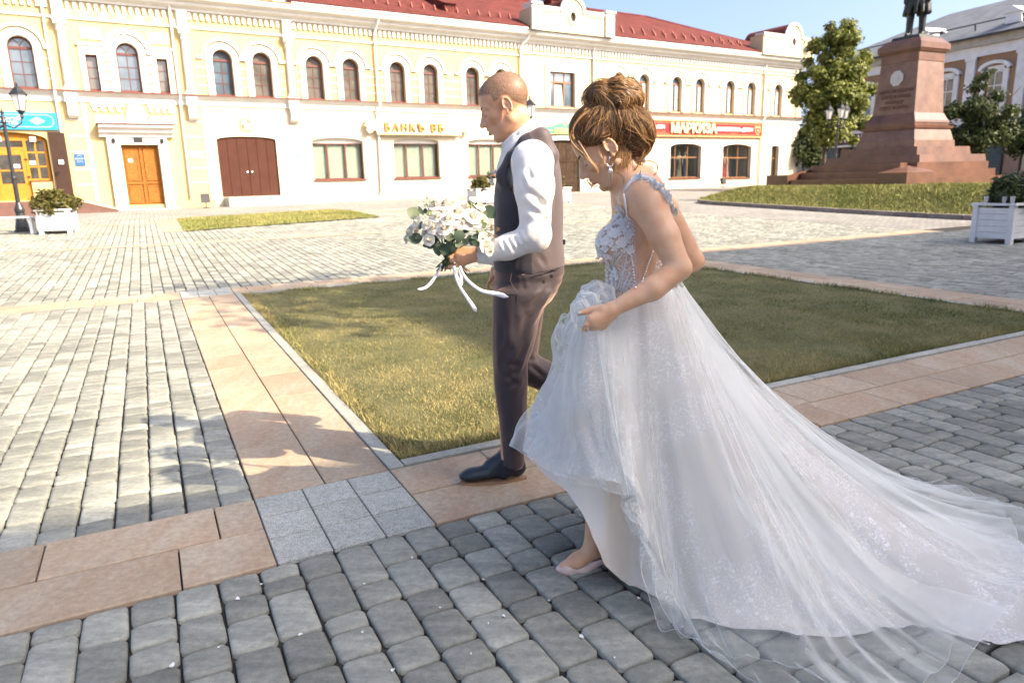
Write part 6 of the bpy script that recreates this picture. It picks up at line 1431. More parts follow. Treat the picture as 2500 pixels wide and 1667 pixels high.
# right jaw muscle to collar
def hand(S,wrist,palm,nrm,fingers,thumb,r=.0092,pr=.016,k=.008):
    """fingers: lists of joints; palm built from wrist to each knuckle"""
    for f in fingers:
        S.cap(wrist,f[0],pr*1.18,pr*.86,.014)
        rr=[pr*.80]+[r*(1-.10*i) for i in range(1,len(f))]
        for i in range(len(f)-1): S.cap(f[i],f[i+1],rr[i] if i else r*1.06,rr[i+1],.004)
    rr=[pr*1.05,r*1.25,r*1.1,r*.85]
    for i in range(len(thumb)-1): S.cap(thumb[i],thumb[i+1],rr[i],rr[i+1],.008 if i==0 else .004)
def h3(x,y,Y): return np.array(at(970+x/4.9,460+y/4.9,Y))
YH=2.93
wr=h3(985,780,YH); S.cap(g5(620,1110,2.96),wr,.034,.029,.01)
fin=[[h3(735,735,YH+.03),h3(640,770,YH+.025),h3(610,820,YH+.055),h3(650,850,YH+.085)],
     [h3(725,795,YH+.005),h3(625,815,YH-.0),h3(605,865,YH+.035),h3(660,890,YH+.07)],
     [h3(735,845,YH-.005),h3(650,860,YH-.01),h3(625,895,YH+.025),h3(680,915,YH+.06)],
     [h3(770,890,YH+.0),h3(690,925,YH-.008),h3(620,945,YH-.008),h3(560,957,YH-.006)]]
hand(S,wr,None,None,fin,[h3(900,740,YH+.03),h3(800,720,YH+.06),h3(700,740,YH+.085),h3(640,790,YH+.10)],r=.0095,pr=.0195)
# far (right) hand hanging by the thigh
YF2=3.40
wr2=h3(1190,985,YF2+.02); S.cap(h3(1260,860,YF2+.02),wr2,.03,.026,.01)
fin=[[h3(1135,1075,YF2),h3(1095,1120,YF2),h3(1080,1165,YF2),h3(1082,1200,YF2+.01)],[h3(1165,1090,YF2+.02),h3(1150,1150,YF2+.02),h3(1150,1185,YF2+.02),h3(1160,1215,YF2+.02)],[h3(1190,1090,YF2+.035),h3(1185,1140,YF2+.04),h3(1190,1175,YF2+.04),h3(1198,1200,YF2+.04)],[h3(1210,1080,YF2+.05),h3(1215,1120,YF2+.055),h3(1218,1150,YF2+.055),h3(1222,1170,YF2+.055)]]
hand(S,wr2,None,None,fin,[h3(1195,1010,YF2-.02),h3(1190,1060,YF2-.04),h3(1190,1095,YF2-.045),h3(1180,1130,YF2-.045)],r=.009,pr=.018)
# torso, arm and leg cores joining everything into one body (hidden by the clothes)
T0=g5(815,620); T1=g5(800,900); T2=g5(810,1180)
S.ell(g5(815,700),(.100,.155,.135),k=.03); S.ell(T1,(.10,.14,.20),k=.06); S.ell(T2,(.105,.145,.14),k=.06)
SHn=g5(840,610,2.97); ELn=g5(860,1040,2.93); S.cap(g5(820,600,3.05),SHn,.07,.055,.03); S.chain([SHn,ELn,wr],[.05,.042,.030],.02)
SHf=g5(830,600,3.37); ELf=g5(880,1000,3.44); S.cap(g5(820,600,3.28),SHf,.06,.05,.03); S.chain([SHf,ELf,wr2],[.048,.04,.028],.02)
KNn=gl(400,760,3.08); HPn=g5(800,1260,3.08); ANn=gl(400,1330,3.07); S.chain([HPn,KNn,ANn],[.08,.055,.038],.03); S.cap(ANn,gl(330,1440,3.07),.032,.020,.02)
HPf=g5(820,1270,3.26); KNf=gl(470,700,3.27); ANf=gl(965,940,3.28); S.chain([HPf,KNf,ANf],[.08,.055,.038],.03); S.cap(ANf,ANf+np.array((.03,0,-.17)),.034,.03,.02)
hc=h.p(.01,0,0); hc2=h3(770,850,YH)
V,F=S.multi('body',.0085,[(hc-np.array((.16,.125,.135)),hc+np.array((.16,.125,.18)),.0024),(hc2-np.array((.075,.06,.06)),hc2+np.array((.075,.16,.06)),.0034),(h3(1150,1090,YF2)-np.array((.06,.08,.09)),h3(1150,1090,YF2)+np.array((.06,.10,.09)),.0038)])
def hairg(x,y,z):
    # scalp: above a line running from the forehead hairline round the ear to the nape
    line=np.where(x>.03,.060+(x-.03)*.35-.0,np.where(x>-.03,.060-(.03-x)*.75,.015-(-.03-x)*.9))
    line=np.where((x>.0)&(x<.034),np.minimum(line,.03),line)
    m_=np.clip((z-line)/.012+.3,0,1)*(np.sqrt(x*x+y*y+(z-.03)**2)<.17)*(z>-.075)
    ear_=np.clip((((x+.012)/.024)**2+((z)/.038)**2)-.75,0,1)*(np.abs(y)>.069)+(np.abs(y)<=.069); return np.clip(m_*np.clip(ear_,0,1),0,1)
put(np_mesh('body',V,F,M_SKIN,None,face_attrs(h,V,hairg)))
ge=empty('face_detail',(0,0,0)) if False else None
eye_parts(h,None) if False else None
def part(name,V,F,m,put_,attrs=None): return put_(np_mesh(name,V,F,m,None,attrs))
class _P:                      # builds a child under a person root
    pass
for o in [None]:
    n0=set(bpy.data.objects); eye_parts(h,None)
    for q in set(bpy.data.objects)-n0: put(q)
    mb=MB(); mb.tube([h.p(.0985,y_,-.0632) for y_ in np.linspace(-.013,.013,7)],.0022,6); put(mb.build('teeth',M_TEETH,None,smooth=True))
# buzz-cut hair: a thin shell over the scalp
att=face_attrs(h,V,hairg)['hair']; N=vnormals(V,F); keep=(att[F].min(1)>.55)
ids=np.unique(F[keep]); mp2=-np.ones(len(V),int); mp2[ids]=np.arange(len(ids))
rs=np.random.RandomState(4)
put(np_mesh('hair',V[ids]+N[ids]*(.0016*att[ids]+rs.uniform(-.0005,.0006,len(ids)))[:,None],mp2[F[keep]],M_SKIN,None,{'hair':np.clip(att[ids]*1.0,0,1),'lip':np.zeros(len(ids))}))
rs=np.random.RandomState(8); hv=ids[rs.choice(len(ids),9000)]; hn=N[hv]+rs.normal(scale=.35,size=(9000,3)); hn/=np.linalg.norm(hn,axis=1)[:,None]; tt=np.cross(hn,rs.normal(size=(9000,3))); tt/=np.linalg.norm(tt,axis=1)[:,None]; p0=V[hv]+N[hv]*.001+rs.normal(scale=.0012,size=(9000,3)); ln_=rs.uniform(.002,.0042,9000)[:,None]
q=np.stack([p0-tt*.00035,p0+tt*.00035,p0+hn*ln_],1).reshape(-1,3); i=np.arange(9000)*3; put(tag(np_mesh('hair_bristle',q,np.stack([i,i+1,i+2],1),mat('bristle_brown',(.15,.095,.06),.6),None,None,False),kind='stuff'))
# ---- shirt: sleeves, collar, upper body
def noisev(V,sc,seed=0): return np.array([mnoise.noise(Vector(v*sc)+Vector((seed,seed*2.3,0))) for v in V])
S=SDF()
S.ell(g5(800,640),(.118,.165,.155),k=.05); S.cap(g5(800,560,GY),g5(800,640,GY),.085,.12,.05); S.cap(g5(835,610,3.0),g5(835,610,3.34),.068,.068,.05)
SA=g5(835,640,2.945); EA=g5(850,1035,2.90); WA=h3(1010,785,YH)
S.cap(g5(830,610,2.97),g5(842,760,2.935),.088,.078,.04); S.cap(g5(842,760,2.935),EA,.078,.062,.03); S.cap(EA,g5(700,1098,2.91),.060,.052,.02); S.cap(g5(700,1098,2.91),WA,.052,.041,.02)
SF=g5(830,610,3.39); S.chain([SF,ELf,h3(1240,880,YF2+.02)],[.075,.058,.045],.04)
V,F=S.mesh('shirt',.0065); V=relax(V,F,1,.4); N=vnormals(V,F)
def L5(l): return [(g5(a,b,2.86),g5(c,d,2.86),w_,dp) for a,b,c,d,w_,dp in l]
V=creases(V,N,L5([(780,960,905,1010,.012,.010),(770,990,900,1050,.011,.011),(790,940,930,960,.012,.008),(770,1010,850,1070,.010,.010),(745,1020,800,1090,.009,.009),(715,1035,765,1105,.009,.008),(680,1045,730,1115,.009,.008),(650,1055,690,1125,.008,.007),(620,1070,650,1130,.008,.006),(850,820,930,900,.012,.010),(820,880,930,960,.012,.010),(790,760,920,870,.014,.009),(840,600,930,700,.012,.008),(780,600,830,720,.010,.007),(760,640,790,800,.010,.007),(870,560,930,640,.010,.007),(810,570,850,640,.008,.006)]))
V=V+N*(.0022*noisev(V,28,2))[:,None]+N*(.0035*noisev(V*np.array([1,1,.6]),13,5))[:,None]
# trim the sleeve at the wrist
kk=(V[F].mean(1)@np.array([1,0,0]))>(h3(962,780,YH)[0]); F=F[kk]
part('shirt',V,F,M_SHIRT,put)
# cuff: open ring round the wrist
def ring_tube(c0,c1,r0,r1,flat,n=22,th=.0025,name='cuff',m=M_SHIRT,open_=0):
    c0,c1=Vector(c0),Vector(c1); t=(c1-c0).normalized(); a=t.orthogonal().normalized(); b=t.cross(a); rings=[]
    for (c,r_) in ((c0,r0),(c1,r1),(c1,r1-th),(c0,r0-th)): rings.append([c+(a*math.cos(2*math.pi*j/n)+b*math.sin(2*math.pi*j/n)*flat)*r_ for j in range(n)])
    mb=MB(); mb.loft(rings+[rings[0]],cap=False); return mb.build(name,m,None,smooth=True)
put(ring_tube(h3(1150,782,YH),h3(968,782,YH),.047,.041,1.0,name='cuff'))
mb=MB(); mb.lathe([(0,.0),(.006,.0),(.006,.003),(0,.004)],10); me=mb.mesh('button',mat('button_white',(.75,.74,.7),.3)); o=obj('button',me,None,h3(1085,830,YH-.048)); o.rotation_euler=(R(90),0,0); put(o)
# collar: band round the neck, folded, with a point at the front
def collar():
    mb=MB(); n=28; inner=[];mid=[];outer=[]
    cN=g5(790,455); tilt=Vector(g5(665,500))-Vector(g5(860,395))
    for j in range(n+1):
        a=math.pi+.16+(2*math.pi-.32)*j/n; ca,sa=math.cos(a),math.sin(a)       # a=0 at the back, pi at the front (open there)
        fr=(1-ca)/2
        top=Vector(g5(830-176*fr,356+150*fr))+Vector((0,-sa*.071,0)); bot=top+Vector((.006,-sa*.004,-.05))
        lo=Vector(g5(882-190*fr,432+132*fr))+Vector((0,-sa*(.108-.016*fr),0))
        inner.append(bot); mid.append(top); outer.append(lo)
    mb.loft([inner,mid,[p+Vector((.002,0,.0025))*1 for p in mid],[p*.5+q*.5+Vector((.003,0,.003)) for p,q in zip(mid,outer)],outer],cap=False,closed=False)
    return mb.build('collar',M_SHIRT,None,smooth=True,fix=True)
co=collar(); md=co.modifiers.new('solid','SOLIDIFY'); md.thickness=.003; put(co)
# ---- waistcoat
S=SDF()
fr=lambda a,b,Y=GY: g5(a,b,Y)
lev=[(535,745,928,.150),(600,690,972,.175),(700,628,992,.182),(800,613,1000,.178),(900,614,1000,.17),(1000,618,998,.163),(1100,615,1001,.160),(1190,614,1006,.163),(1255,622,1008,.165)]
for (y_,x0,x1,hw),(y2,x2,x3,hw2) in zip(lev[:-1],lev[1:]):
    for t in (0,.5):
        yy=y_+(y2-y_)*t; a=x0+(x2-x0)*t; b=x1+(x3-x1)*t; w_=hw+(hw2-hw)*t
        c=fr((a+b)/2,yy); rx=(fr(b,yy)[0]-fr(a,yy)[0])/2; S.ell(c,(rx,w_,.075),k=.03)
for Yq in (GY-.135,GY+.135):
    S.cap(g5(800,500,Yq),g5(880,462,Yq),.030,.032,.03); S.cap(g5(880,472,Yq),g5(920,570,Yq),.030,.045,.04); S.cap(g5(800,500,Yq),g5(730,590,Yq),.030,.033,.03); S.cap(g5(730,590,Yq),g5(680,690,Yq+(.02 if Yq<GY else -.02)),.033,.045,.03)
S.cap(g5(880,478,GY-.1),g5(880,478,GY+.1),.026,.026,.04)
V,F=S.mesh('waistcoat',.0062); V=relax(V,F,2,.45); N=vnormals(V,F)
C5=lambda l,Y: [(g5(a,b,Y),g5(c,d,Y),w_,dp) for a,b,c,d,w_,dp in l]
V=creases(V,N,C5([(950,760,945,980,.014,.007),(975,700,970,950,.010,.005),(900,1100,960,1180,.012,.006),(870,1150,930,1230,.012,.005),(700,940,760,1040,.012,.004),(640,900,700,1000,.012,.004),(760,1180,740,1240,.010,.003)],3.0))
V=V+N*(.003*noisev(V*np.array([1,1,.45]),11,9))[:,None]
# neckline, armhole and hem openings
X,Y_,Z=V.T
def side(px0,py0,px1,py1):   # signed: positive right/below of the line in side view
    a=g5(px0,py0); b=g5(px1,py1); return (X-a[0])*(b[2]-a[2])-(Z-a[2])*(b[0]-a[0])
c_=V[F].mean(1); 
def inarm(cx,cz,Yc,rx,rz): return
cx,cy,cz=c_.T
def sd(p0,p1,xx,zz): a=g5(*p0); b=g5(*p1); return (xx-a[0])*(b[2]-a[2])-(zz-a[2])*(b[0]-a[0])
keep=np.ones(len(F),bool)
# hem: lower edge (front lower than back)
hz=np.interp(cx,[g5(620,1262)[0],g5(720,1244)[0],g5(860,1238)[0],g5(1008,1196)[0]],[g5(620,1262)[2],g5(720,1244)[2],g5(860,1238)[2],g5(1008,1196)[2]]); keep&=cz>hz
# armholes both sides: ellipse in the side view
ah=g5(815,690); rx_=abs(g5(945,690)[0]-g5(680,690)[0])/2; rz_2=abs(g5(815,540)[2]-g5(815,830)[2])/2; ax=g5(812,690)[0]
inside=((cx-ax)/rx_)**2+((cz-ah[2])/rz_2)**2<1; keep&=~(inside&(np.abs(cy-GY)>.10))
# V neck: open from the collar down to the chest
vn=(cx<np.interp(cz,[g5(0,690)[2],g5(0,430)[2]],[g5(618,690)[0],g5(850,430)[0]]))&(cz>g5(0,690)[2])&(np.abs(cy-GY)<np.interp(cz,[g5(0,690)[2],g5(0,460)[2]],[.0,.10])); keep&=~vn
keep&=~((np.abs(cy-GY)<.075)&(cz>g5(0,455)[2]))
F2=F[keep]; o=part('waistcoat',V,F2,[M_WFRONT,M_WBACK],put); sx_=np.interp(cz,[g5(0,1260)[2],g5(0,1130)[2],g5(0,800)[2],g5(0,470)[2]],[g5(795,0)[0],g5(795,0)[0],g5(840,0)[0],g5(800,0)[0]]); o.data.polygons.foreach_set('material_index',(cx>sx_)[keep].astype(np.int32)); md=o.modifiers.new('solid','SOLIDIFY'); md.thickness=.004; md.offset=0
# seams, back strap, buckle
def strip(name,pts,wd,m,off=(0,0,0),th=.002,nrm=(0,-1,0)):
    """flat ribbon along pts with width direction perpendicular to path and nrm"""
    pts=[Vector(p) for p in pts]; nn=Vector(nrm).normalized(); A=[];B=[]
    for i,p in enumerate(pts):
        t=(pts[min(i+1,len(pts)-1)]-pts[max(i-1,0)]).normalized(); s_=t.cross(nn).normalized()*(wd[i] if hasattr(wd,'__len__') else wd)/2; A.append(p+s_); B.append(p-s_)
    mb=MB(); mb.loft([A,B,[q+nn*-th for q in B],[q+nn*-th for q in A],A],cap=False,closed=False); return mb.build(name,m,None,smooth=False)
def onwc(a,b,out=.004):       # point on the near side of the waistcoat
    lv=np.array([l[0] for l in lev]); x0=np.interp(b,lv,[l[1] for l in lev]); x1=np.interp(b,lv,[l[2] for l in lev]); w_=np.interp(b,lv,[l[3] for l in lev]); u=(2*(a-x0)/(x1-x0)-1); u=max(-.999,min(.999,u)); return g5(a,b,GY-w_*math.sqrt(1-u*u)-out)
mb=MB(); mb.tube([onwc(795,q,.003) for q in np.linspace(1130,1236,6)],.0014,5); put(mb.build('seam',M_SUIT,None))
mb=MB(); mb.tube([g5(798,478,3.0),g5(808,520,2.99)],.0015,5); put(mb.build('seam',M_SUIT,None))
put(strip('back_strap',[onwc(925,1095,.006),onwc(960,1082,.008),onwc(990,1074,.008),g5(1010,1072,GY-.02)],.016,M_SUIT))
mb=MB(); mb.box(-.012,.012,-.004,.004,-.011,.011); o=mb.build('buckle',M_METAL,None,loc=Vector(g5(1006,1072,GY-.03))); put(o)
# ---- trousers
S=SDF()
def leg(S,rows,Y):
    """rows: (cy, front cx, back cx, halfwidth)"""
    for (y_,a,b,w_),(y2,a2,b2,w2) in zip(rows[:-1],rows[1:]):
        k=max(2,int(abs(y2-y_)/30))
        for i in range(k):
            t=i/k; yy=y_+(y2-y_)*t; p=gl(a+(a2-a)*t,yy,Y); q=gl(b+(b2-b)*t,yy,Y); c=(p+q)/2; S.ell(c,((q[0]-p[0])/2,w_+(w2-w_)*t,.035),k=.018)
# pelvis
for yy,a,b,w_ in ((20,305,775,.165),(70,302,778,.17),(130,296,760,.172),(190,292,730,.165),(240,290,695,.155)):
    p=gl(a,yy); q=gl(b,yy); S.ell((p+q)/2,((q[0]-p[0])/2,w_,.045),k=.03)
leg(S,[(200,290,715,.105),(300,288,640,.103),(400,287,600,.098),(500,287,585,.094),(600,288,560,.088),(680,288,528,.082),(760,292,524,.080),(850,300,524,.078),(950,315,524,.075),(1050,332,522,.072),(1150,340,514,.070),(1250,348,505,.068),(1330,346,502,.068),(1410,330,505,.072)],3.08)
# raised rear leg: thigh then shin going back
S.cap(gl(520,200,3.27),gl(470,690,3.28),.092,.082,.03)
for i in range(9):
    t=i/8; c=gl(478,700,3.28)*(1-t)+gl(990,945,3.28)*t; S.ell(c,(.078-.012*t,.078-.012*t,.078-.012*t),k=.02)
V,F=S.mesh('trousers',.0068); V=relax(V,F,2,.45); N=vnormals(V,F)
CL=lambda l,Y: [(gl(a,b,Y),gl(c,d,Y),w_,dp) for a,b,c,d,w_,dp in l]
V=creases(V,N,CL([(720,150,520,330,.016,.009),(690,240,500,420,.014,.008),(640,330,540,560,.014,.008),(520,300,470,600,.018,.009),(450,330,440,560,.014,.006),(540,520,430,720,.013,.008),(530,640,400,800,.012,.009),(525,720,390,690,.012,.008),(525,800,380,860,.013,.008),(500,860,340,760,.012,.006),(430,560,310,760,.016,.006),(350,400,330,720,.016,.005),(370,880,345,1150,.014,.005),(490,900,460,1150,.014,.006),(350,1200,480,1310,.011,.007),(345,1270,490,1290,.009,.006),(340,1330,495,1360,.008,.006),(480,90,500,190,.010,.005),(600,90,720,130,.010,.005)],2.99))
V=creases(V,N,CL([(530,650,660,720,.012,.010),(540,690,640,790,.012,.008),(560,630,640,670,.010,.007)],3.2))
V=V+N*(.0032*noisev(V*np.array([1,1,.55]),12,4))[:,None]
zt=gl(0,22)[2]; c_=V[F].mean(1); keep=(c_[:,2]<g5(0,1190)[2]+.03)&(c_[:,2]>np.where(c_[:,1]<3.18,np.interp(c_[:,0],[gl(330,0,3.08)[0],gl(500,0,3.08)[0]],[gl(330,1362,3.08)[2],gl(500,1410,3.08)[2]]),-1)); 
part('trousers',V,F[keep],M_SUIT,put)
# side seam, front crease, pockets
def ontr(a,b,out=.002,Yc=3.08): 
    rows=[(200,290,715,.105),(300,288,640,.103),(400,287,600,.098),(500,287,585,.094),(600,288,560,.088),(680,288,528,.082),(760,292,524,.080),(850,300,524,.078),(950,315,524,.075),(1050,332,522,.072),(1330,352,500,.067)]
    q=[r[0] for r in rows]; x0=np.interp(b,q,[r[1] for r in rows]); x1=np.interp(b,q,[r[2] for r in rows]); w_=np.interp(b,q,[r[3] for r in rows]); u=max(-.99,min(.99,2*(a-x0)/(x1-x0)-1)); return gl(a,b,Yc-w_*math.sqrt(1-u*u)-out)
mb=MB(); mb.tube([ontr(a,b,.0015) for a,b in ((458,215),(448,330),(440,450),(428,580),(416,700),(420,800),(428,900),(436,1000),(440,1150))],.0013,5); put(mb.build('side_seam',M_SUIT,None))
M_PIP=mat('pocket_piping',(.11,.09,.085),.8)
mb=MB(); mb.tube([gl(418,75,2.985),gl(408,125,2.978),gl(428,170,2.975),gl(460,212,2.975)],.0011,5); put(mb.build('pocket_edge',M_PIP,None))
mb=MB(); mb.tube([gl(590,72,2.985),gl(660,60,3.0),gl(748,38,3.05)],.0022,5); put(mb.build('back_pocket',M_LACE_,None))
mb=MB(); mb.lathe([(0,0),(.008,0),(.008,.003),(.005,.004),(0,.003)],12); me=mb.mesh('pocket_button',M_METAL); o=obj('pocket_button',me,None,gl(690,96,3.0)); o.rotation_euler=(R(90),0,0); put(o)
# ---- shoes
def shoe(S,heel,toe,up,w_=.046):
    heel,toe=np.array(heel),np.array(toe); d=toe-heel; L_=np.linalg.norm(d); d/=L_; z=np.array(up); lat=np.cross(z,d)
    P=lambda u,v: heel+d*u*L_+z*v
    R_=np.stack([d,lat,z],1)
    S.ell(P(.14,.045),(.045,.034,.045),R_,.03); S.ell(P(.40,.042),(.075,.036,.042),R_,.03); S.ell(P(.70,.030),(.075,.046,.031),R_,.03); S.ell(P(.90,.022),(.040,.038,.022),R_,.03); S.ell(P(.22,.095),(.055,.036,.045),R_,.03); S.cap(P(.25,.11),P(.52,.068),.037,.031,.03); S.cap(P(.20,.10),P(.21,.20),.042,.045,.03)
    return P,R_,d,z,lat,L_
S=SDF(); hl=np.array(gpt(1284,1178)); te=np.array(gpt(1129,1166)); hl[2]=te[2]=.022; hl[1]=3.10; te[1]=3.06
P,R_,d,z,lat,L_=shoe(S,hl,te,(0,0,1)); V,F=S.mesh('shoe',.004); V=relax(V,F,1,.4); sh_=part('shoe',V,F,M_SHOE,put)
def sole(P,lat,par):
    mb=MB(); n=24; prof=[]
    for i in range(n):
        t=2*math.pi*i/n; u=.5+.515*math.cos(t); hw=(.040+.010*math.sin((u-.2)*3.2))*abs(math.sin(t))**.75*(1 if math.sin(t)>0 else -1); prof.append((u,hw))
    b=[P(u,-.022)+lat*v for u,v in prof]; t_=[P(u,-.004)+lat*v*1.04 for u,v in prof]; w2=[P(u,.002)+lat*v*1.06 for u,v in prof]
    mb.loft([b,t_]); o=mb.build('sole',M_SOLE,None); put(o); return o
sole(P,lat,sh_); mb=MB(); a,b=P(.02,-.022),P(.26,-.022)
mb=MB()
for k in range(4): u=.36+.06*k; mb.tube([P(u,.088-.045*(u-.3))+lat*.02,P(u,.096-.05*(u-.3)),P(u,.088-.045*(u-.3))-lat*.02],.002,5)
mb.tube([P(.34,.098)+lat*.0,P(.44,.103)-lat*.02,P(.60,.085)-lat*.03],.0017,5); mb.tube([P(.34,.098),P(.45,.08)-lat*.035,P(.42,.06)-lat*.045],.0017,5); put(mb.build('shoelace',M_LACE_,None))
S=SDF(); S.cap(gl(395,1385,3.075),gl(412,1290,3.08),.046,.048,.02); S.cap(gl(395,1385,3.075),gl(360,1430,3.075),.042,.036,.02); V,F=S.mesh('sock',.006); part('sock',V,F,mat('sock_navy',(.02,.022,.03),.9),put)
S=SDF(); hl=np.array(ANf)+np.array((.045,0,-.02)); te=hl+np.array((-.06,0,-.26)); P,R_,d,z,lat,L_=shoe(S,hl,te,(.974,0,-.225)); V,F=S.mesh('shoe',.005); sh2=part('shoe',V,F,M_SHOE,put); sole(P,lat,sh2)
# ------------------------------------------------------------------ BRIDE
BY=2.42
def r6(x,y,Y=BY): return np.array(at(1430+x/4.613,420+y/4.613,Y))
def r5(x,y,Y=BY): return np.array(at(1340+x/7.13,640+y/7.13,Y))
def r2(x,y,Y=BY): return np.array(at(1370+x/4.9,180+y/4.9,Y))
def cB(x,y,Y=BY): return np.array(at(1250+x/2.118,680+y/2.118,Y))
br_=empty('person',(.25,BY,0)); tag(br_,'woman in a white lace and tulle wedding gown lifting her skirt, hair in a bun','person')
def putb(o): o.parent=br_; o.matrix_parent_inverse=Matrix.Translation(-br_.location); return o
ear=np.array(at(1488.4,357.6,BY-.073)); h=HF((0,0,0),R(35),.95,yaw=R(-4)); h.o=ear-(h.p(-.010,.08,0)-h.o); HB=h
S=SDF(); build_head(S,h,female=True)
nb=r2(915,1345); S.cap(h.p(-.030,0,-.045),nb,.042,.042,.03); S.cap(h.p(-.02,0,-.07),r6(470,280),.040,.040,.03)
S.cap(nb,r6(640,480),.06,.09,.05)
for Yq,q in ((2.27,0),(2.57,1)): S.cap(nb,r6(650,272,Yq),.036,.046,.05); S.cap(r6(470,300,BY),r6(560,270,Yq),.03,.04,.04)
S.ell(r6(650,520),(.090,.135,.135),k=.05); S.ell(r6(610,850),(.098,.122,.13),k=.05); S.ell(r6(560,1200),(.096,.116,.13),k=.05)
for sg in (-1,1): S.ell(r6(325,800,BY+sg*.062),(.062,.058,.062),k=.04)
S.ell(r6(600,1450),(.095,.12,.13),k=.06)
SHb,MDb,ELb=r6(690,330,2.235),r6(880,720,2.185),r6(1055,1085,2.15); FMb=r6(760,1310,2.125); WRb=r5(1120,815,2.11)
S.cap(r6(640,310,2.30),SHb,.054,.055,.04); S.cap(SHb,MDb,.056,.047,.03); S.cap(MDb,ELb,.047,.037,.015); S.cap(ELb,FMb,.036,.037,.012); S.cap(FMb,WRb,.036,.0225,.01)
SHf,ELf=r6(860,380,2.585),r6(1215,1000,2.60); WRf=r6(640,1230,2.60); S.cap(r6(700,330,2.53),SHf,.055,.050,.04); S.cap(SHf,ELf,.050,.038,.02); S.cap(ELf,WRf,.038,.025,.012)
YH2=2.095
fin=[[r5(735,985,YH2+.0),r5(650,1090,YH2-.004),r5(600,1160,YH2+.01),r5(640,1190,YH2+.03)],[r5(790,1060,YH2+.004),r5(745,1130,YH2+.01),r5(735,1165,YH2+.035),r5(780,1170,YH2+.05)],[r5(865,1090,YH2+.012),r5(830,1140,YH2+.024),r5(820,1160,YH2+.045),r5(860,1165,YH2+.06)],[r5(945,1100,YH2+.022),r5(920,1140,YH2+.036),r5(915,1155,YH2+.055),r5(940,1160,YH2+.068)]]
hand(S,r5(1080,850,2.112),None,None,fin,[r5(930,830,YH2+.012),r5(760,820,YH2+.02),r5(640,865,YH2+.018),r5(520,893,YH2+.016)],r=.0082,pr=.0165)
# far hand closed on the dress behind
hand(S,WRf,None,None,[[WRf+np.array((-.08,.0,-.02+.018*i)),WRf+np.array((-.10,-.02,-.04+.018*i)),WRf+np.array((-.085,-.045,-.045+.018*i))] for i in range(4)],[WRf+np.array((-.03,-.02,.0)),WRf+np.array((-.06,-.035,.01)),WRf+np.array((-.08,-.045,.0))],r=.008,pr=.015)
# legs
HPn,KNn,ANn=r6(640,1500,2.35),cB(470,900,2.30),cB(415,1385,2.30); S.chain([HPn,KNn,ANn],[.075,.05,.030],.03)
toe=np.array(gpt(1375,1388)); toe[2]=.022; toe[1]=2.285; S.cap(ANn,cB(450,1400,2.31),.028,.024,.02); S.cap(ANn+np.array((0,0,-.02)),toe*.55+ANn*.45+np.array((0,0,-.012)),.027,.026,.02); S.cap(toe*.5+ANn*.5+np.array((0,0,-.012)),toe,.026,.016,.02)
HPf,KNf2,ANf2=r6(660,1500,2.49),np.array((.52,2.50,.50)),np.array((.72,2.50,.16)); S.chain([HPf,KNf2,ANf2],[.075,.05,.03],.03); S.cap(ANf2,ANf2+np.array((-.10,0,-.12)),.027,.016,.02)
hc=h.p(.01,0,-.01); hh=r5(850,1000,2.10)
V,F=S.multi('body',.0062,[(hc-np.array((.15,.115,.14)),hc+np.array((.14,.115,.15)),.0023),(hh-np.array((.085,.06,.06)),hh+np.array((.06,.10,.06)),.0030)],it=1)
putb(np_mesh('body',V,F,M_SKINB,None,face_attrs(h,V,None,True))); BODY_V,BODY_F=V,F; SBODY=S
n0=set(bpy.data.objects); eye_parts(h,None)
for q in set(bpy.data.objects)-n0: putb(q)
# painted nail on the thumb
mb=MB(); mb.loft([[r5(560-60*t,870+18*t,YH2+.016-.006)+np.array((0,-.0012*math.cos(a)-.003,.004*math.sin(a)*(1-t*.5))) for a in np.linspace(-1.4,1.4,6)] for t in (0,.5,1)],closed=False,cap=False); putb(mb.build('nail',mat('nail_pale',(.62,.62,.72),.2),None,smooth=True))
# ---- hair
M_HAIR=bpy.data.materials.new('hair_brown'); M_HAIR.use_nodes=True; n_,b_=nodes(M_HAIR)
at_=n_.nodes.new('ShaderNodeAttribute'); at_.attribute_name='pv'; rp=n_.nodes.new('ShaderNodeValToRGB'); e=rp.color_ramp.elements; e[0].color=(.06,.029,.012,1); e[1].color=(.80,.47,.19,1); x=e.new(.5); x.color=(.27,.135,.052,1); n_.links.new(at_.outputs['Fac'],rp.inputs[0]); n_.links.new(rp.outputs[0],b_.inputs['Base Color']); b_.inputs['Roughness'].default_value=.36; b_.inputs['Specular IOR Level'].default_value=.5
tl=n_.nodes.new('ShaderNodeBsdfTranslucent'); n_.links.new(rp.outputs[0],tl.inputs[0]); mxs=n_.nodes.new('ShaderNodeMixShader'); mxs.inputs[0].default_value=.22; n_.links.new(b_.outputs[0],mxs.inputs[1]); n_.links.new(tl.outputs[0],mxs.inputs[2]); n_.links.new(mxs.outputs[0],n_.nodes['Material Output'].inputs[0])
SC=SDF()      # cap of hair swept up
SC.ell(r2(560,610),(.100,.080,.063),k=.03); SC.ell(r2(790,660),(.074,.080,.075),k=.04); SC.ell(r2(345,640),(.058,.070,.056),k=.04); SC.ell(r2(940,760),(.044,.068,.052),k=.04); SC.ell(r2(600,470),(.06,.06,.05),k=.04); SC.ell(r2(860,900),(.046,.055,.035),k=.03); SC.ell(r2(240,700),(.030,.060,.036),k=.03); SC.ell(r2(350,760),(.046,.078,.026),h.rot,k=.03); SC.ell(r2(470,770),(.040,.083,.024),h.rot,k=.03)
SB=SDF()      # bun
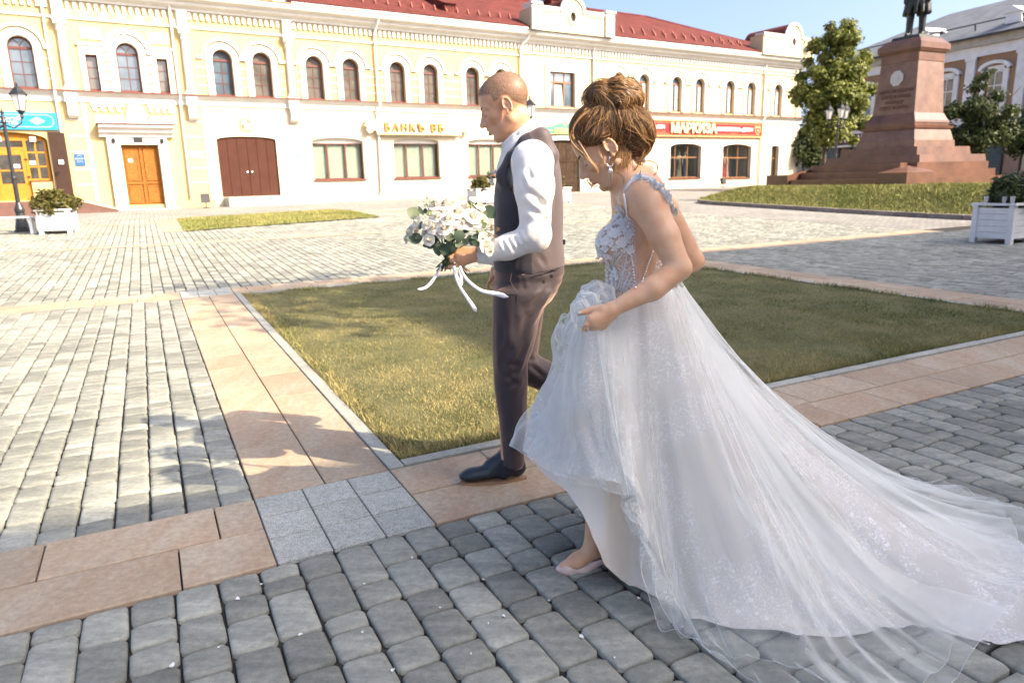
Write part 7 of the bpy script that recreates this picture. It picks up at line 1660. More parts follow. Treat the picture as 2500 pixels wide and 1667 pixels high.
for a,b,ra,dy in ((400,290,.036,0),(470,200,.036,-.02),(560,170,.036,.01),(680,150,.042,-.02),(780,190,.042,.0),(850,280,.040,-.015),(850,370,.032,.0),(700,310,.050,-.03),(560,310,.044,-.02),(600,250,.05,.03),(760,270,.045,.035),(450,330,.034,.03),(640,370,.045,0)): SB.ell(r2(a,b+.85*(430-b)*.16,BY+dy),(ra*.94,ra*1.1,ra*.92),k=.010)
def grad(Sx,P,e=.0008):
    d0=Sx.eval(P); g=np.stack([Sx.eval(P+np.eye(3)[i]*e)-d0 for i in range(3)],1)/e; return d0,g/np.maximum(np.linalg.norm(g,axis=1),1e-6)[:,None]
def base_hair(Sx,name):
    V,F=Sx.mesh(name,.005); V=relax(V,F,1,.5); rs=np.random.RandomState(1); return V,F
V1,F1=base_hair(SC,'hair'); V2,F2=base_hair(SB,'hair')
# keep the hair cap off the face: only above the hairline in head coordinates
L1=h.loc(V1[F1].mean(1)); kp=~((L1[:,0]>.06)&(L1[:,2]<.02)&(np.abs(L1[:,1])<.05)); 
hair=putb(np_mesh('hair',np.concatenate([V1,V2]),np.concatenate([F1[kp],F2+len(V1)]),M_HAIR,None,{'pv':np.full(len(V1)+len(V2),.16)}))
def strands_mesh(name,paths,rad,pvs,par,ns=3):
    V=[];F=[];PV=[];off=0
    for p,r_,c in zip(paths,rad,pvs):
        m_=len(p); t=np.gradient(p,axis=0); t/=np.maximum(np.linalg.norm(t,axis=1),1e-9)[:,None]; up=np.array([.3,.8,.5]); a=np.cross(t,up); a/=np.maximum(np.linalg.norm(a,axis=1),1e-9)[:,None]; b=np.cross(t,a)
        rr=r_*np.minimum(1,np.minimum(np.linspace(.25,6,m_),np.linspace(5,.15,m_)))
        for k in range(ns): an=2*math.pi*k/ns; V.append(p+(a*math.cos(an)+b*math.sin(an))*rr[:,None])
        i=np.arange(m_-1)
        for k in range(ns): q=(k+1)%ns; F.append(np.stack([off+k*m_+i,off+q*m_+i,off+q*m_+i+1,off+k*m_+i+1],1))
        PV.append(np.full(m_*ns,c)); off+=m_*ns
    return putb(np_mesh(name,np.concatenate(V),np.concatenate(F),M_HAIR,None,{'pv':np.concatenate(PV)}))
def trace(Sx,P,dirf,steps,ds,lift):
    out=[P.copy()]
    for s_ in range(steps):
        d,g=grad(Sx,P); D=dirf(P,s_); D=D-(D*g).sum(1)[:,None]*g; D/=np.maximum(np.linalg.norm(D,axis=1),1e-6)[:,None]; P=P+D*ds; d,g=grad(Sx,P); P=P-(d-lift)[:,None]*g; out.append(P.copy())
    return np.stack(out,1)
rs=np.random.RandomState(5); bunbase=r2(610,405)
# cap strands flow from the hairline up to the bun
L_=h.loc(V1); ok=np.where((np.abs(L_[:,1])<.11)&((L_[:,2]<.06)|(rs.rand(len(V1))<.35)))[0]; st=V1[rs.choice(ok,2600)]
lift=rs.uniform(-.0006,.0030,len(st))+.005*(rs.rand(len(st))<.12)*rs.rand(len(st)); wob=rs.normal(scale=.22,size=(len(st),3))
tr_=trace(SC,st,lambda P,s_:(bunbase-P)/np.linalg.norm(bunbase-P,axis=1)[:,None]+wob+.15*np.sin(s_*.5+st*40),24,.0062,lift)
paths=[]
for p in tr_:
    d=np.linalg.norm(p-bunbase,axis=1); k=np.argmin(d); 
    if k>=5: paths.append(p[:k+1])
cl=np.array([mnoise.noise(Vector(p[0]*55)) for p in paths])
strands_mesh('hair_strand',paths,rs.uniform(.0005,.0012,len(paths)),np.clip(.42+cl*1.0+rs.normal(scale=.16,size=len(paths)),0,1),br_)
# bun strands swirl round
bc=r2(620,270); st=V2[rs.choice(len(V2),1700)]; ax=np.array([mnoise.noise_vector(Vector(p*11)) for p in st])*2.0+np.array([.1,.55,.25])+rs.normal(scale=.10,size=(len(st),3)); lift=rs.uniform(-.0004,.0036,len(st))+.010*(rs.rand(len(st))<.12)*rs.rand(len(st))
fl=np.sign(mnoise.noise(Vector((1,2,3))))
tr_=trace(SB,st,lambda P,s_:np.cross(ax,P-bc)+.0,14,.0062,lift)
cl=np.array([mnoise.noise(Vector(p[0]*45)) for p in tr_]); strands_mesh('bun_strand',list(tr_),rs.uniform(.0005,.0013,len(tr_)),np.clip(.52+cl*1.1+rs.normal(scale=.16,size=len(tr_)),0,1),br_)
# loose locks drawn as curves
def lock(pts,n,spread,rad,seed,pvc=.5,Y=BY-.06):
    r=np.random.RandomState(seed); P=np.array([r2(a,b,Y+(dy if True else 0)) for a,b,dy in pts]); m_=len(P); T=np.linspace(0,m_-1,26); out=[]
    for k in range(n):
        o=r.normal(scale=spread,size=(m_,3))*np.linspace(.35,1,m_)[:,None]+r.normal(scale=spread*.5,size=3); Q=P+o; q=np.stack([np.interp(T,np.arange(m_),Q[:,i]) for i in range(3)],1)
        for _ in range(3): q[1:-1]=(q[:-2]+2*q[1:-1]+q[2:])/4
        out.append(q)
    return out
lk=[]
lk+=lock([(300,450,0),(190,560,-.01),(110,680,-.01),(100,790,0),(170,880,-.01),(260,960,-.02),(340,1050,-.02)],16,.0022,.001,1)
lk+=lock([(340,440,0),(230,520,-.01),(150,620,-.02),(130,720,-.02),(160,800,-.02)],14,.003,.001,2)
lk+=lock([(200,800,-.02),(280,920,-.03),(350,1040,-.03),(420,1130,-.03),(445,1205,-.03)],7,.0018,.001,3)
lk+=lock([(440,900,-.01),(480,980,-.02),(520,1060,-.02),(560,1110,-.02)],4,.002,.001,4)
lk+=lock([(310,1230,-.02),(310,1280,-.02),(345,1330,-.02),(400,1350,-.02),(430,1345,-.02),(420,1325,-.02)],5,.0016,.0008,5)
lk+=lock([(1000,900,0),(960,1010,0),(900,1120,0),(840,1200,0),(790,1290,0),(760,1370,0)],9,.003,.001,6)
lk+=lock([(900,1000,0),(980,1060,0),(1080,1040,0),(1150,1090,0),(1160,1170,0),(1110,1230,0),(1070,1215,0)],4,.0016,.001,7)
lk+=lock([(640,1170,-.03),(700,1190,-.03),(760,1250,-.03),(740,1330,-.03)],5,.002,.0009,8)
lk+=lock([(380,1080,-.03),(430,1085,-.03),(450,1060,-.03)],3,.0016,.0008,9)
for k in range(190):
    r=np.random.RandomState(100+k); a=r.uniform(640,1010); b=r.uniform(860,960); zz=-.02*(a<850); lk+=lock([(a,b-60,zz),(a-10+r.normal()*12,b+50,zz-.002),(a-30+r.normal()*20,b+130+r.uniform(0,40),zz-.004),(a-70+r.normal()*30,b+190+r.uniform(0,90),zz-.006)],1,.001,.0008,200+k,Y=BY-.038)
for k in range(60):
    r=np.random.RandomState(300+k); t=r.uniform(0,2*math.pi); cx_,cy_=620+290*math.cos(t),260+190*math.sin(t); t2=t+r.uniform(.3,.8); lk+=lock([(cx_,cy_,0),(620+(310+r.uniform(0,30))*math.cos((t+t2)/2),260+(205+r.uniform(0,35))*math.sin((t+t2)/2),r.uniform(-.03,.03)),(620+295*math.cos(t2),260+190*math.sin(t2),0)],1,.001,.0007,400+k,Y=BY)
for k in range(50):
    r=np.random.RandomState(500+k); a=r.uniform(1000,1090); b=r.uniform(560,860); lk+=lock([(a-40,b-120,0),(a+20,b,r.uniform(-.02,.02)),(a-10,b+90,0),(a-50+r.normal()*20,b+130,0)],1,.001,.0007,600+k,Y=BY)
strands_mesh('loose_lock',lk,rs.uniform(.00045,.0009,len(lk)),np.clip(rs.normal(.62,.2,len(lk)),0,1),br_)
# ---- earring
M_SILV=mat('earring_silver',(.75,.72,.68),.18,metal=1.0)
e0=r2(585,1000,BY-.09); mb=MB(); mb.tube([r2(585+33*math.cos(t),1085+28*math.sin(t),BY-.09) for t in np.linspace(-.3,3.5,12)],[.0012+.0014*math.sin(i/11*math.pi) for i in range(12)],6)
mb.tube([r2(580,985,BY-.088),r2(575,1060,BY-.09)],.0012,5)
for x,y1 in ((565,1310),(580,1390),(598,1350),(615,1320),(590,1300)): mb.tube([r2(588+(x-588)*.3,1110,BY-.09),r2(x,1180,BY-.09),r2(x+(x-588)*.12,y1,BY-.09)],.0011,4)
putb(mb.build('earring',M_SILV,None,smooth=True))
# ---- bodice
def lace_mat(name,col,base,thr,sc=70,bodice=False):
    M=bpy.data.materials.new(name); M.use_nodes=True; n,b=nodes(M); L=n.links.new
    geo=n.nodes.new('ShaderNodeNewGeometry')
    t=n.nodes.new('ShaderNodeTexNoise'); t.inputs['Scale'].default_value=sc; t.inputs['Detail'].default_value=.6; t.inputs['Distortion'].default_value=.6; L(geo.outputs['Position'],t.inputs['Vector'])
    mu=n.nodes.new('ShaderNodeMath'); mu.operation='MULTIPLY'; mu.inputs[1].default_value=4.2; L(t.outputs['Fac'],mu.inputs[0]); fr=n.nodes.new('ShaderNodeMath'); fr.operation='PINGPONG'; fr.inputs[1].default_value=.5; L(mu.outputs[0],fr.inputs[0])
    ln=n.nodes.new('ShaderNodeMapRange'); ln.inputs['From Min'].default_value=.08; ln.inputs['From Max'].default_value=.15; ln.inputs['To Min'].default_value=1; ln.inputs['To Max'].default_value=0; L(fr.outputs[0],ln.inputs['Value'])
    pm=n.nodes.new('ShaderNodeTexNoise'); pm.inputs['Scale'].default_value=5.5; pm.inputs['Detail'].default_value=2; L(geo.outputs['Position'],pm.inputs['Vector']); pr_=n.nodes.new('ShaderNodeMapRange'); pr_.inputs['From Min'].default_value=thr; pr_.inputs['From Max'].default_value=thr+.10; L(pm.outputs['Fac'],pr_.inputs['Value'])
    mk=n.nodes.new('ShaderNodeMath'); mk.operation='MULTIPLY'; L(ln.outputs[0],mk.inputs[0]); L(pr_.outputs[0],mk.inputs[1])
    dif=n.nodes.new('ShaderNodeBsdfDiffuse'); dif.inputs[0].default_value=(*col,1); trl=n.nodes.new('ShaderNodeBsdfTranslucent'); trl.inputs[0].default_value=(*col,1); m1=n.nodes.new('ShaderNodeMixShader'); m1.inputs[0].default_value=.35; L(dif.outputs[0],m1.inputs[1]); L(trl.outputs[0],m1.inputs[2])
    tp=n.nodes.new('ShaderNodeBsdfTransparent'); m2=n.nodes.new('ShaderNodeMixShader'); L(tp.outputs[0],m2.inputs[1]); L(m1.outputs[0],m2.inputs[2])
    op=n.nodes.new('ShaderNodeMapRange'); op.inputs['To Min'].default_value=base; op.inputs['To Max'].default_value=.97; L(mk.outputs[0],op.inputs['Value']); L(op.outputs[0],m2.inputs[0])
    b.inputs['Base Color'].default_value=(.9,.9,.9,1); b.inputs['Roughness'].default_value=.6; m3=n.nodes.new('ShaderNodeMixShader'); m3.inputs[0].default_value=0
    mh=n.nodes.new('ShaderNodeMath'); mh.operation='MULTIPLY'; mh.inputs[1].default_value=.75; L(mk.outputs[0],mh.inputs[0]); L(mh.outputs[0],m3.inputs[0]); L(m2.outputs[0],m3.inputs[1]); L(b.outputs[0],m3.inputs[2])
    L(m3.outputs[0],n.nodes['Material Output'].inputs[0]); return M
M_LACEB=lace_mat('lace_bodice',(.80,.78,.75),.22,.30,sc=120); M_LACESK=lace_mat('lace_skirt',(.78,.75,.70),.92,.40,sc=58)
def tulle_mat(name,col,lo,hi):
    M=bpy.data.materials.new(name); M.use_nodes=True; n,b=nodes(M); L=n.links.new
    dif=n.nodes.new('ShaderNodeBsdfDiffuse'); dif.inputs[0].default_value=(*col,1); trl=n.nodes.new('ShaderNodeBsdfTranslucent'); trl.inputs[0].default_value=(*col,1); m1=n.nodes.new('ShaderNodeMixShader'); m1.inputs[0].default_value=.4; L(dif.outputs[0],m1.inputs[1]); L(trl.outputs[0],m1.inputs[2])
    tp=n.nodes.new('ShaderNodeBsdfTransparent'); lw=n.nodes.new('ShaderNodeLayerWeight'); lw.inputs[0].default_value=.5; mr=n.nodes.new('ShaderNodeMapRange'); mr.inputs['From Min'].default_value=.15; mr.inputs['From Max'].default_value=1.0; mr.inputs['To Min'].default_value=lo; mr.inputs['To Max'].default_value=hi; L(lw.outputs['Facing'],mr.inputs['Value'])
    m2=n.nodes.new('ShaderNodeMixShader'); L(mr.outputs[0],m2.inputs[0]); L(tp.outputs[0],m2.inputs[1]); L(m1.outputs[0],m2.inputs[2]); L(m2.outputs[0],n.nodes['Material Output'].inputs[0]); return M
M_TULLE=tulle_mat('tulle_white',(.83,.85,.82),.13,.74); M_LINING=cloth_mat('lining_satin',(.80,.71,.60),.45,.2,var=.04)
SBd=SDF(); SBd.ell(r6(650,520),(.096,.141,.141),k=.05); SBd.ell(r6(610,850),(.104,.128,.136),k=.05); SBd.ell(r6(560,1200),(.102,.122,.136),k=.05)
for sg in (-1,1): SBd.ell(r6(325,800,BY+sg*.062),(.068,.064,.068),k=.04)
Vb,Fb=BODY_V,BODY_F; Nb=vnormals(Vb,Fb); c=Vb[Fb].mean(1); cx,cy,cz=c.T
ez=[r6(0,y)[2] for y in (1300,1050,850,640,450,330,250,150)]; ex=[r6(x,0)[0] for x in (565,530,500,495,462,445,430,440)]
bz=[r6(0,y)[2] for y in (1300,1250,1050,900,700)]; bx=[r6(x,0)[0] for x in (620,640,700,755,840)]
front=cx<np.interp(cz,ez,ex)+.012*(np.abs(cy-BY)<.11)
back=(cx>np.interp(cz,bz,bx))&(cz<r6(0,900)[2])&(cx<r6(1000,0)[0])
neck=(np.abs(cy-BY)<np.interp(cz,[r6(0,800)[2],r6(0,330)[2]],[0,.085]))&(cz>r6(0,800)[2])
keep=((front&~neck&(cz<r6(0,255)[2]))|back)&(cz>r6(0,1420)[2])&(cy>2.262)&(cy<2.58)
bod=putb(np_mesh('bodice',Vb+Nb*.004,Fb[keep],M_LACEB,None))
def onbod(x,y,sg=-1,out=.003):
    """point on the near side of the bodice seen at r6(x,y): march from the camera"""
    p=np.array(CAM); d=np.array(pray(1430+x/4.613,420+y/4.613)); t=1.9
    for _ in range(60):
        q=p+d*t; s_=float(SBODY.eval(q[None])[0]); s_=min(s_,.03)
        if s_<out: break
        t+=max(s_*.7,.0008)
    return p+d*t
M_APP=cloth_mat('applique_white',(.80,.79,.77),.6,.2,trans=.2)
def flower_me(n,r_,seed,name='lace_flower'):
    rr=random.Random(seed); mb=MB()
    for k in range(n):
        a=2*math.pi*k/n+rr.uniform(-.2,.2); ca,sa=math.cos(a),math.sin(a); w_=r_*.42; L2=r_*rr.uniform(.8,1.1)
        P_=lambda u,v,z:(ca*u-sa*v,sa*u+ca*v,z)
        mb.add([P_(0,0,.0015),P_(L2*.5,w_,.003),P_(L2,w_*.4,.0045+rr.uniform(0,.002)),P_(L2,-w_*.4,.0045+rr.uniform(0,.002)),P_(L2*.5,-w_,.003),P_(L2*.55,0,.0012)],[(0,1,5),(1,2,5),(2,3,5),(3,4,5),(4,0,5)])
    mb.lathe([(0,.001),(r_*.16,.002),(r_*.14,.005),(0,.0065)],7); return mb.mesh(name,M_APP)
FL=[flower_me(5,.016,1),flower_me(6,.019,2),flower_me(7,.022,3),flower_me(4,.013,4)]
rs2=random.Random(3)
spots=[(320,690,2),(400,790,2),(170,780,1),(230,760,1),(150,880,1),(200,920,1),(260,940,0),(230,850,0),(420,640,1),(380,560,0),(340,510,1),(400,480,0),(370,430,0),(410,390,3),(350,400,3),(440,560,3),(470,690,1),(490,860,0),(270,1080,1),(330,1110,0),(250,1150,0),(300,1180,0),(230,1080,3),(250,1250,0),(310,1250,3),(190,700,0),(250,640,0),(300,600,3),(280,800,0),(330,860,3),(430,880,3),(150,960,0),(190,1010,0),(470,760,3),(500,700,3),(240,1010,3),(360,1190,3),(280,700,0),(370,700,3)]
for x,y,k in spots:
    p=onbod(x+rs2.uniform(-8,8),y+rs2.uniform(-8,8)); g=grad(SBODY,p[None])[1][0]; o=obj('lace_flower',FL[k],None,p); o.rotation_euler=Vector(g).to_track_quat('Z','Y').to_euler(); o.rotation_euler.rotate_axis('Z',rs2.uniform(0,6)); putb(o)
mb=MB()
for x0,y0,x1,y1 in ((330,840,300,1060),(430,900,310,1060),(470,900,400,1280),(440,1060,350,1330),(500,1130,400,1340),(520,1190,440,1340),(380,900,250,1080),(300,1150,220,1330),(340,1120,330,1340),(300,600,230,740),(380,480,330,620),(430,420,410,560),(290,1000,350,900)):
    pts=[onbod(x0+(x1-x0)*t,y0+(y1-y0)*t,out=.002) for t in np.linspace(0,1,6)]; mb.tube(pts,.0022,4)
putb(tag(mb.build('lace_ribbon',M_APP,None,smooth=True),kind='stuff'))
M_PEARL=mat('pearl',(.80,.78,.76),.18,coat=.4); mb=MB()
def pearls(line,n,r_=.0034):
    for i in range(n):
        t=i/(n-1)*(len(line)-1); k=min(int(t),len(line)-2); f=t-k; x=line[k][0]*(1-f)+line[k+1][0]*f; y=line[k][1]*(1-f)+line[k+1][1]*f; p=onbod(x,y,out=.004); mb.lathe([(0,-r_),(r_*.7,-r_*.7),(r_,0),(r_*.7,r_*.7),(0,r_)],6,tuple(p),cap=False)
pearls([(430,250),(445,330),(462,450),(490,640),(500,850),(530,1050),(562,1300)],44); pearls([(755,900),(700,1050),(640,1230)],14); putb(tag(mb.build('pearl_trim',M_PEARL,None,smooth=True),kind='stuff'))
# shoulder strap
Sfull=SBODY
def onskin(x,y,out=.004):
    p=np.array(CAM); d=np.array(pray(1430+x/4.613,420+y/4.613)); t=1.9
    for _ in range(90):
        q=p+d*t; s_=min(float(Sfull.eval(q[None])[0]),.03)
        if s_<out: break
        t+=max(s_*.6,.0008)
    return p+d*t
sp_=[(428,260),(450,190),(500,115),(570,72),(640,62),(720,85),(790,140),(850,200),(905,280),(950,360),(990,450)]
spp=[]
for i,(x,y) in enumerate(sp_):
    q=onskin(x,y,.003) if 0<i<9 else r6(x,y,2.27+.012*max(0,i-4)); q=q if np.linalg.norm(q-r6(x,y,2.3))<.14 else r6(x,y,2.32); spp.append(q)
mb=MB(); mb.tube(spp,[.006]*4+[.009]*7,6); putb(mb.build('strap',M_APP,None,smooth=True))
for i in range(3,11):
    for k in range(2): o=obj('lace_flower',FL[rs2.choice((0,1,3))],None,spp[i]+np.array((rs2.uniform(-.006,.006),-.008,rs2.uniform(-.008,.008)))); o.rotation_euler=(R(70)+rs2.uniform(-.5,.5),rs2.uniform(-.6,.6),rs2.uniform(0,6)); putb(o)
# ---- shoe (pointed pump) and stiletto heel
M_PUMP=mat('shoe_blush_leather',(.62,.46,.41),.35)
S=SDF(); tz=np.array(gpt(1362,1392)); tz[2]=.014; tz[1]=2.285; hb=cB(462,1440,2.315); ml=(tz*.45+hb*.55)+np.array((0,0,-.030))
S.cap(tz,tz*.6+ml*.4+np.array((0,0,.006)),.010,.024,.02); S.cap(tz*.6+ml*.4+np.array((0,0,.006)),ml+np.array((0,0,.006)),.026,.026,.02); S.cap(ml,hb,.020,.024,.02)
V,F=S.mesh('shoe',.004); V=relax(V,F,1,.4); c=V[F].mean(1); topcut=(c[:,0]>tz[0]+.055)&(c[:,2]>np.interp(c[:,0],[tz[0]+.05,tz[0]+.075,hb[0]],[.052,.030,hb[2]+.004])); o=putb(np_mesh('shoe',V,F[~topcut],M_PUMP,None)); md=o.modifiers.new('solid','SOLIDIFY'); md.thickness=.003
ht=np.array(gpt(1507,1402)); mb=MB(); mb.tube([hb+np.array((.006,0,-.012)),hb*.5+ht*.5+np.array((-.008,0,0)),(ht[0],2.315,.004)],[.013,.006,.0045],8); putb(mb.build('heel',M_PUMP,None,smooth=True))
S=SDF(); S.cap(ANf2+np.array((-.02,0,-.05)),ANf2+np.array((-.14,0,-.135)),.03,.012,.02); S.cap(ANf2+np.array((.02,0,-.02)),ANf2+np.array((-.03,0,-.05)),.028,.028,.02); V,F=S.mesh('shoe',.006); putb(np_mesh('shoe',V,F,M_PUMP,None))
# ---- skirt
def smooth_loop(pts,n):
    P=np.array(pts,float); m_=len(P)-1; t=np.concatenate([[0],np.cumsum(np.linalg.norm(np.diff(P,axis=0),axis=1)**.6)]); t/=t[-1]; u=np.linspace(0,1,n,endpoint=False); Q=np.stack([np.interp(u,t,P[:,i]) for i in range(3)],1)
    for _ in range(6): Q=(np.roll(Q,1,0)+2*Q+np.roll(Q,-1,0))/4
    return Q,np.array(t)
def G(px,py,z=.012): v=np.array(gpt(px,py,z)); return v
def fnoise(x,seed,oct_=3):
    y=np.zeros_like(x); 
    for o in range(oct_): y+=np.array([mnoise.noise(Vector((v*(2**o),seed*7.3+o*3.1,seed*1.7))) for v in x])/(1.6**o)
    return y
def ridge(ph): s_=np.sin(ph); return np.sign(s_)*np.abs(s_)**.8
waist=np.array(r6(575,1285)); hand_=np.array(r5(830,1110,2.13))
def skirt(name,hem,mat_,seed,n=420,nv=64,off=0.0,amp=.03,gather=1.0,freqs=(9,17,31,60),v1=1.0,zmin=.010,hemr=0):
    Hm,_=smooth_loop(hem,n); th=np.arange(n)/n
    # waist ring, the near front part is pulled into the lifted handful
    seg=np.linalg.norm(np.roll(Hm,-1,0)-Hm,axis=1); s_=np.cumsum(seg)/seg.sum()
    ang=math.pi+2*math.pi*th            # starts at the front (-x), goes over the near side (-y)
    W=waist+np.stack([np.cos(ang)*(.118+off),np.sin(ang)*(.142+off),0*ang],1)
    gw=np.exp(-((th-.115)/.07)**4)*gather
    HP=hand_+np.stack([-.02+.05*(th-.13)/.1,-.01-.0*th,-.01+0*th],1)+np.array([0,-off*.6,0]); W=W*(1-gw[:,None])+HP*gw[:,None]
    fx=np.clip(1-np.minimum(th,1-th)/.22,0,1)       # frontness
    ex_=1.75-.85*fx
    v=(np.linspace(0,1,nv)**1.15)[:,None]*v1; P=np.empty((nv,n,3)); P[:,:,:2]=W[None,:,:2]+(Hm-W)[None,:,:2]*v[:,:,None]**(1-.18*fx)[None,:,None]; P[:,:,2]=Hm[None,:,2]+(W-Hm)[None,:,2]*(1-v)**ex_[None,:]
    # folds
    dt=np.roll(P,-1,1)-np.roll(P,1,1); dv=np.gradient(P,axis=0); N=np.cross(dt,dv); N/=np.maximum(np.linalg.norm(N,axis=2),1e-9)[:,:,None]; 
    out=(P-waist)[:,:,:2].copy(); sg=np.sign((N[:,:,0]*out[:,:,0]+N[:,:,1]*out[:,:,1])); N*=np.where(sg==0,1,sg)[:,:,None]
    vv=np.linspace(0,1,nv); D=np.zeros((nv,n)); warp=.05*fnoise(th*6,seed,2)
    for k,f in enumerate(freqs):
        ph0=2*math.pi*f*(s_+warp)+seed*1.3+k; am=.5+.5*fnoise(th*11+k*9,seed+k,2)
        cg=np.array([[mnoise.noise(Vector((a*7,b*2.6,seed*3.7+k*5))) for a in np.linspace(0,1,40)] for b in np.linspace(0,1,12)])
        dr=np.array([np.interp(th,np.linspace(0,1,40),r_) for r_ in cg]); dr=np.stack([np.interp(vv,np.linspace(0,1,12),dr[:,j]) for j in range(n)],1)*(3.0+.8*k)
        D+=(amp/(1+k*.75))*ridge(ph0[None,:]+dr)*(am[None,:]**1)*((.12+.88*vv)**(.9+.25*k))[:,None]
    D*=np.minimum(1,seg.mean()*0+1)
    P=P+N*D[:,:,None]+N*(off*.8)
    for i in range(nv): pass
    P[:,:,2]=np.maximum(P[:,:,2],zmin+.010*(1+np.sin(P[:,:,0]*31+P[:,:,1]*17))*.5)
    V=P.reshape(-1,3); i=np.arange(nv-1)[:,None]*n; j=np.arange(n)[None,:]; j2=(j+1)%n; F=np.stack([i+j,i+j2,i+n+j2,i+n+j],-1).reshape(-1,4)
    o=putb(np_mesh(name,V,F,mat_,None))
    if hemr:
        mb=MB(); L_=[tuple(q) for q in P[-1]]; mb.tube(L_+[L_[0]],hemr,4,cap=False); h_=mb.build('hem',M_HEM,None,smooth=True); h_.parent=o
    return o
M_HEM=tulle_mat('hem_white',(.85,.85,.86),.55,.8)
A=lambda px,py,Y: np.array(at(px,py,Y))
lin=[A(1300,1130,2.42),A(1377,1199,2.26),A(1420,1250,2.20),A(1448,1300,2.16),A(1477,1375,2.13),G(1545,1428),G(1620,1470),G(1720,1508),G(1905,1540),G(2080,1510),G(2230,1440),G(2300,1360),G(2230,1270),(1.0,2.60,.012),(.65,2.66,.012),(.35,2.62,.15),A(1300,1130,2.42)]
skirt('lining',lin,M_LINING,1,off=-.012,amp=.018,freqs=(5,9,15),gather=0)
lace=[A(1274,1098,2.40),A(1300,1122,2.26),A(1363,1154,2.16),A(1440,1166,2.09),A(1510,1178,2.05),A(1560,1245,2.02),A(1590,1335,2.0),A(1625,1440,1.97),G(1690,1510),G(1760,1532),G(1950,1556),G(2150,1550),G(2300,1530),G(2440,1575),G(2560,1560),G(2600,1420),G(2480,1310),G(2330,1255),(1.15,2.68,.012),(.8,2.72,.012),(.42,2.68,.1),A(1274,1098,2.40)]
skirt('lace_overskirt',lace,M_LACESK,2,off=.0,amp=.034,freqs=(6,11,19,34),gather=.8)
t1=[A(1284,1094,2.42),A(1300,1126,2.24),A(1360,1165,2.13),A(1450,1180,2.06),A(1520,1205,2.03),A(1570,1325,1.98),A(1612,1455,1.94),G(1650,1545),G(1700,1580),G(1800,1610),G(1930,1650),G(2060,1700),G(2230,1690),G(2310,1625),G(2330,1560),G(2470,1480),G(2500,1380),G(2470,1300),G(2440,1225),G(2330,1195),(1.2,2.74,.012),(.8,2.78,.012),(.42,2.72,.08),A(1284,1094,2.42)]
skirt('tulle_layer',t1,M_TULLE,3,n=560,nv=76,off=.012,amp=.040,freqs=(7,14,29,57),hemr=.0008)
t2=[A(1280,1088,2.42),A(1298,1112,2.22),A(1355,1150,2.11),A(1460,1190,2.04),A(1535,1215,2.0),A(1590,1355,1.95),A(1632,1475,1.91),G(1690,1560),G(1790,1640),G(1900,1700),G(2100,1740),G(2300,1700),G(2400,1580),G(2520,1440),G(2560,1330),G(2480,1235),G(2300,1205),(1.2,2.78,.012),(.8,2.84,.012),(.40,2.76,.1),A(1280,1088,2.42)]
skirt('tulle_layer',t2,M_TULLE,5,n=560,nv=76,off=.026,amp=.046,freqs=(5,11,23,47),hemr=.0008)
# puffs of tulle bunched at the waist and over the hand
def puff(c,rx,ry,rz,seed,tilt=0):
    n,m_=44,22; V=[];F=[]; r=np.random.RandomState(seed)
    for i in range(m_+1):
        ph=math.pi*(.04+.92*i/m_)
        for j in range(n):
            t=2*math.pi*j/n; d=np.array((math.sin(ph)*math.cos(t),math.sin(ph)*math.sin(t),math.cos(ph)))
            q=1+.30*mnoise.noise(Vector(d*1.4)+Vector((seed,0,0)))+.05*math.sin(4*t+seed+3*ph)
            V.append(np.array(c)+d*np.array((rx,ry,rz))*q*1.12)
    for i in range(m_):
        for j in range(n): F.append((i*n+j,i*n+(j+1)%n,(i+1)*n+(j+1)%n,(i+1)*n+j))
    return putb(np_mesh('tulle_puff',np.array(V),np.array(F),M_TULLE,None))
puff(r5(840,560,2.26),.052,.075,.036,1); puff(r5(660,700,2.20),.036,.06,.036,2); puff(r5(560,900,2.19),.032,.055,.045,3); puff(r5(330,1230,2.24),.038,.06,.050,4); puff(r5(250,1500,2.27),.035,.07,.07,6)
# ================================================================== BOUQUET held in the man's near hand
BQ=2.90
def b3(x,y,Y=BQ): return np.array(at(970+x/4.9,460+y/4.9,Y))
bq=empty('bouquet',Vector(b3(640,860))); tag(bq,'round bouquet of white roses and eucalyptus with trailing white ribbons','bouquet')
def putq(o): o.parent=bq; o.matrix_parent_inverse=Matrix.Translation(-bq.location); return o
def petal_mat(name,c0,c1):
    M=bpy.data.materials.new(name); M.use_nodes=True; n,b=nodes(M); L=n.links.new; at_=n.nodes.new('ShaderNodeAttribute'); at_.attribute_name='pv'; mx=n.nodes.new('ShaderNodeMix'); mx.data_type='RGBA'; mx.inputs['A'].default_value=(*c0,1); mx.inputs['B'].default_value=(*c1,1); L(at_.outputs['Fac'],mx.inputs['Factor']); L(mx.outputs['Result'],b.inputs['Base Color']); b.inputs['Roughness'].default_value=.55
    tl=n.nodes.new('ShaderNodeBsdfTranslucent'); L(mx.outputs['Result'],tl.inputs[0]); m2=n.nodes.new('ShaderNodeMixShader'); m2.inputs[0].default_value=.3; L(b.outputs[0],m2.inputs[1]); L(tl.outputs[0],m2.inputs[2]); L(m2.outputs[0],n.nodes['Material Output'].inputs[0]); return M
M_PET=petal_mat('petal_ivory',(.82,.74,.56),(.85,.81,.73))
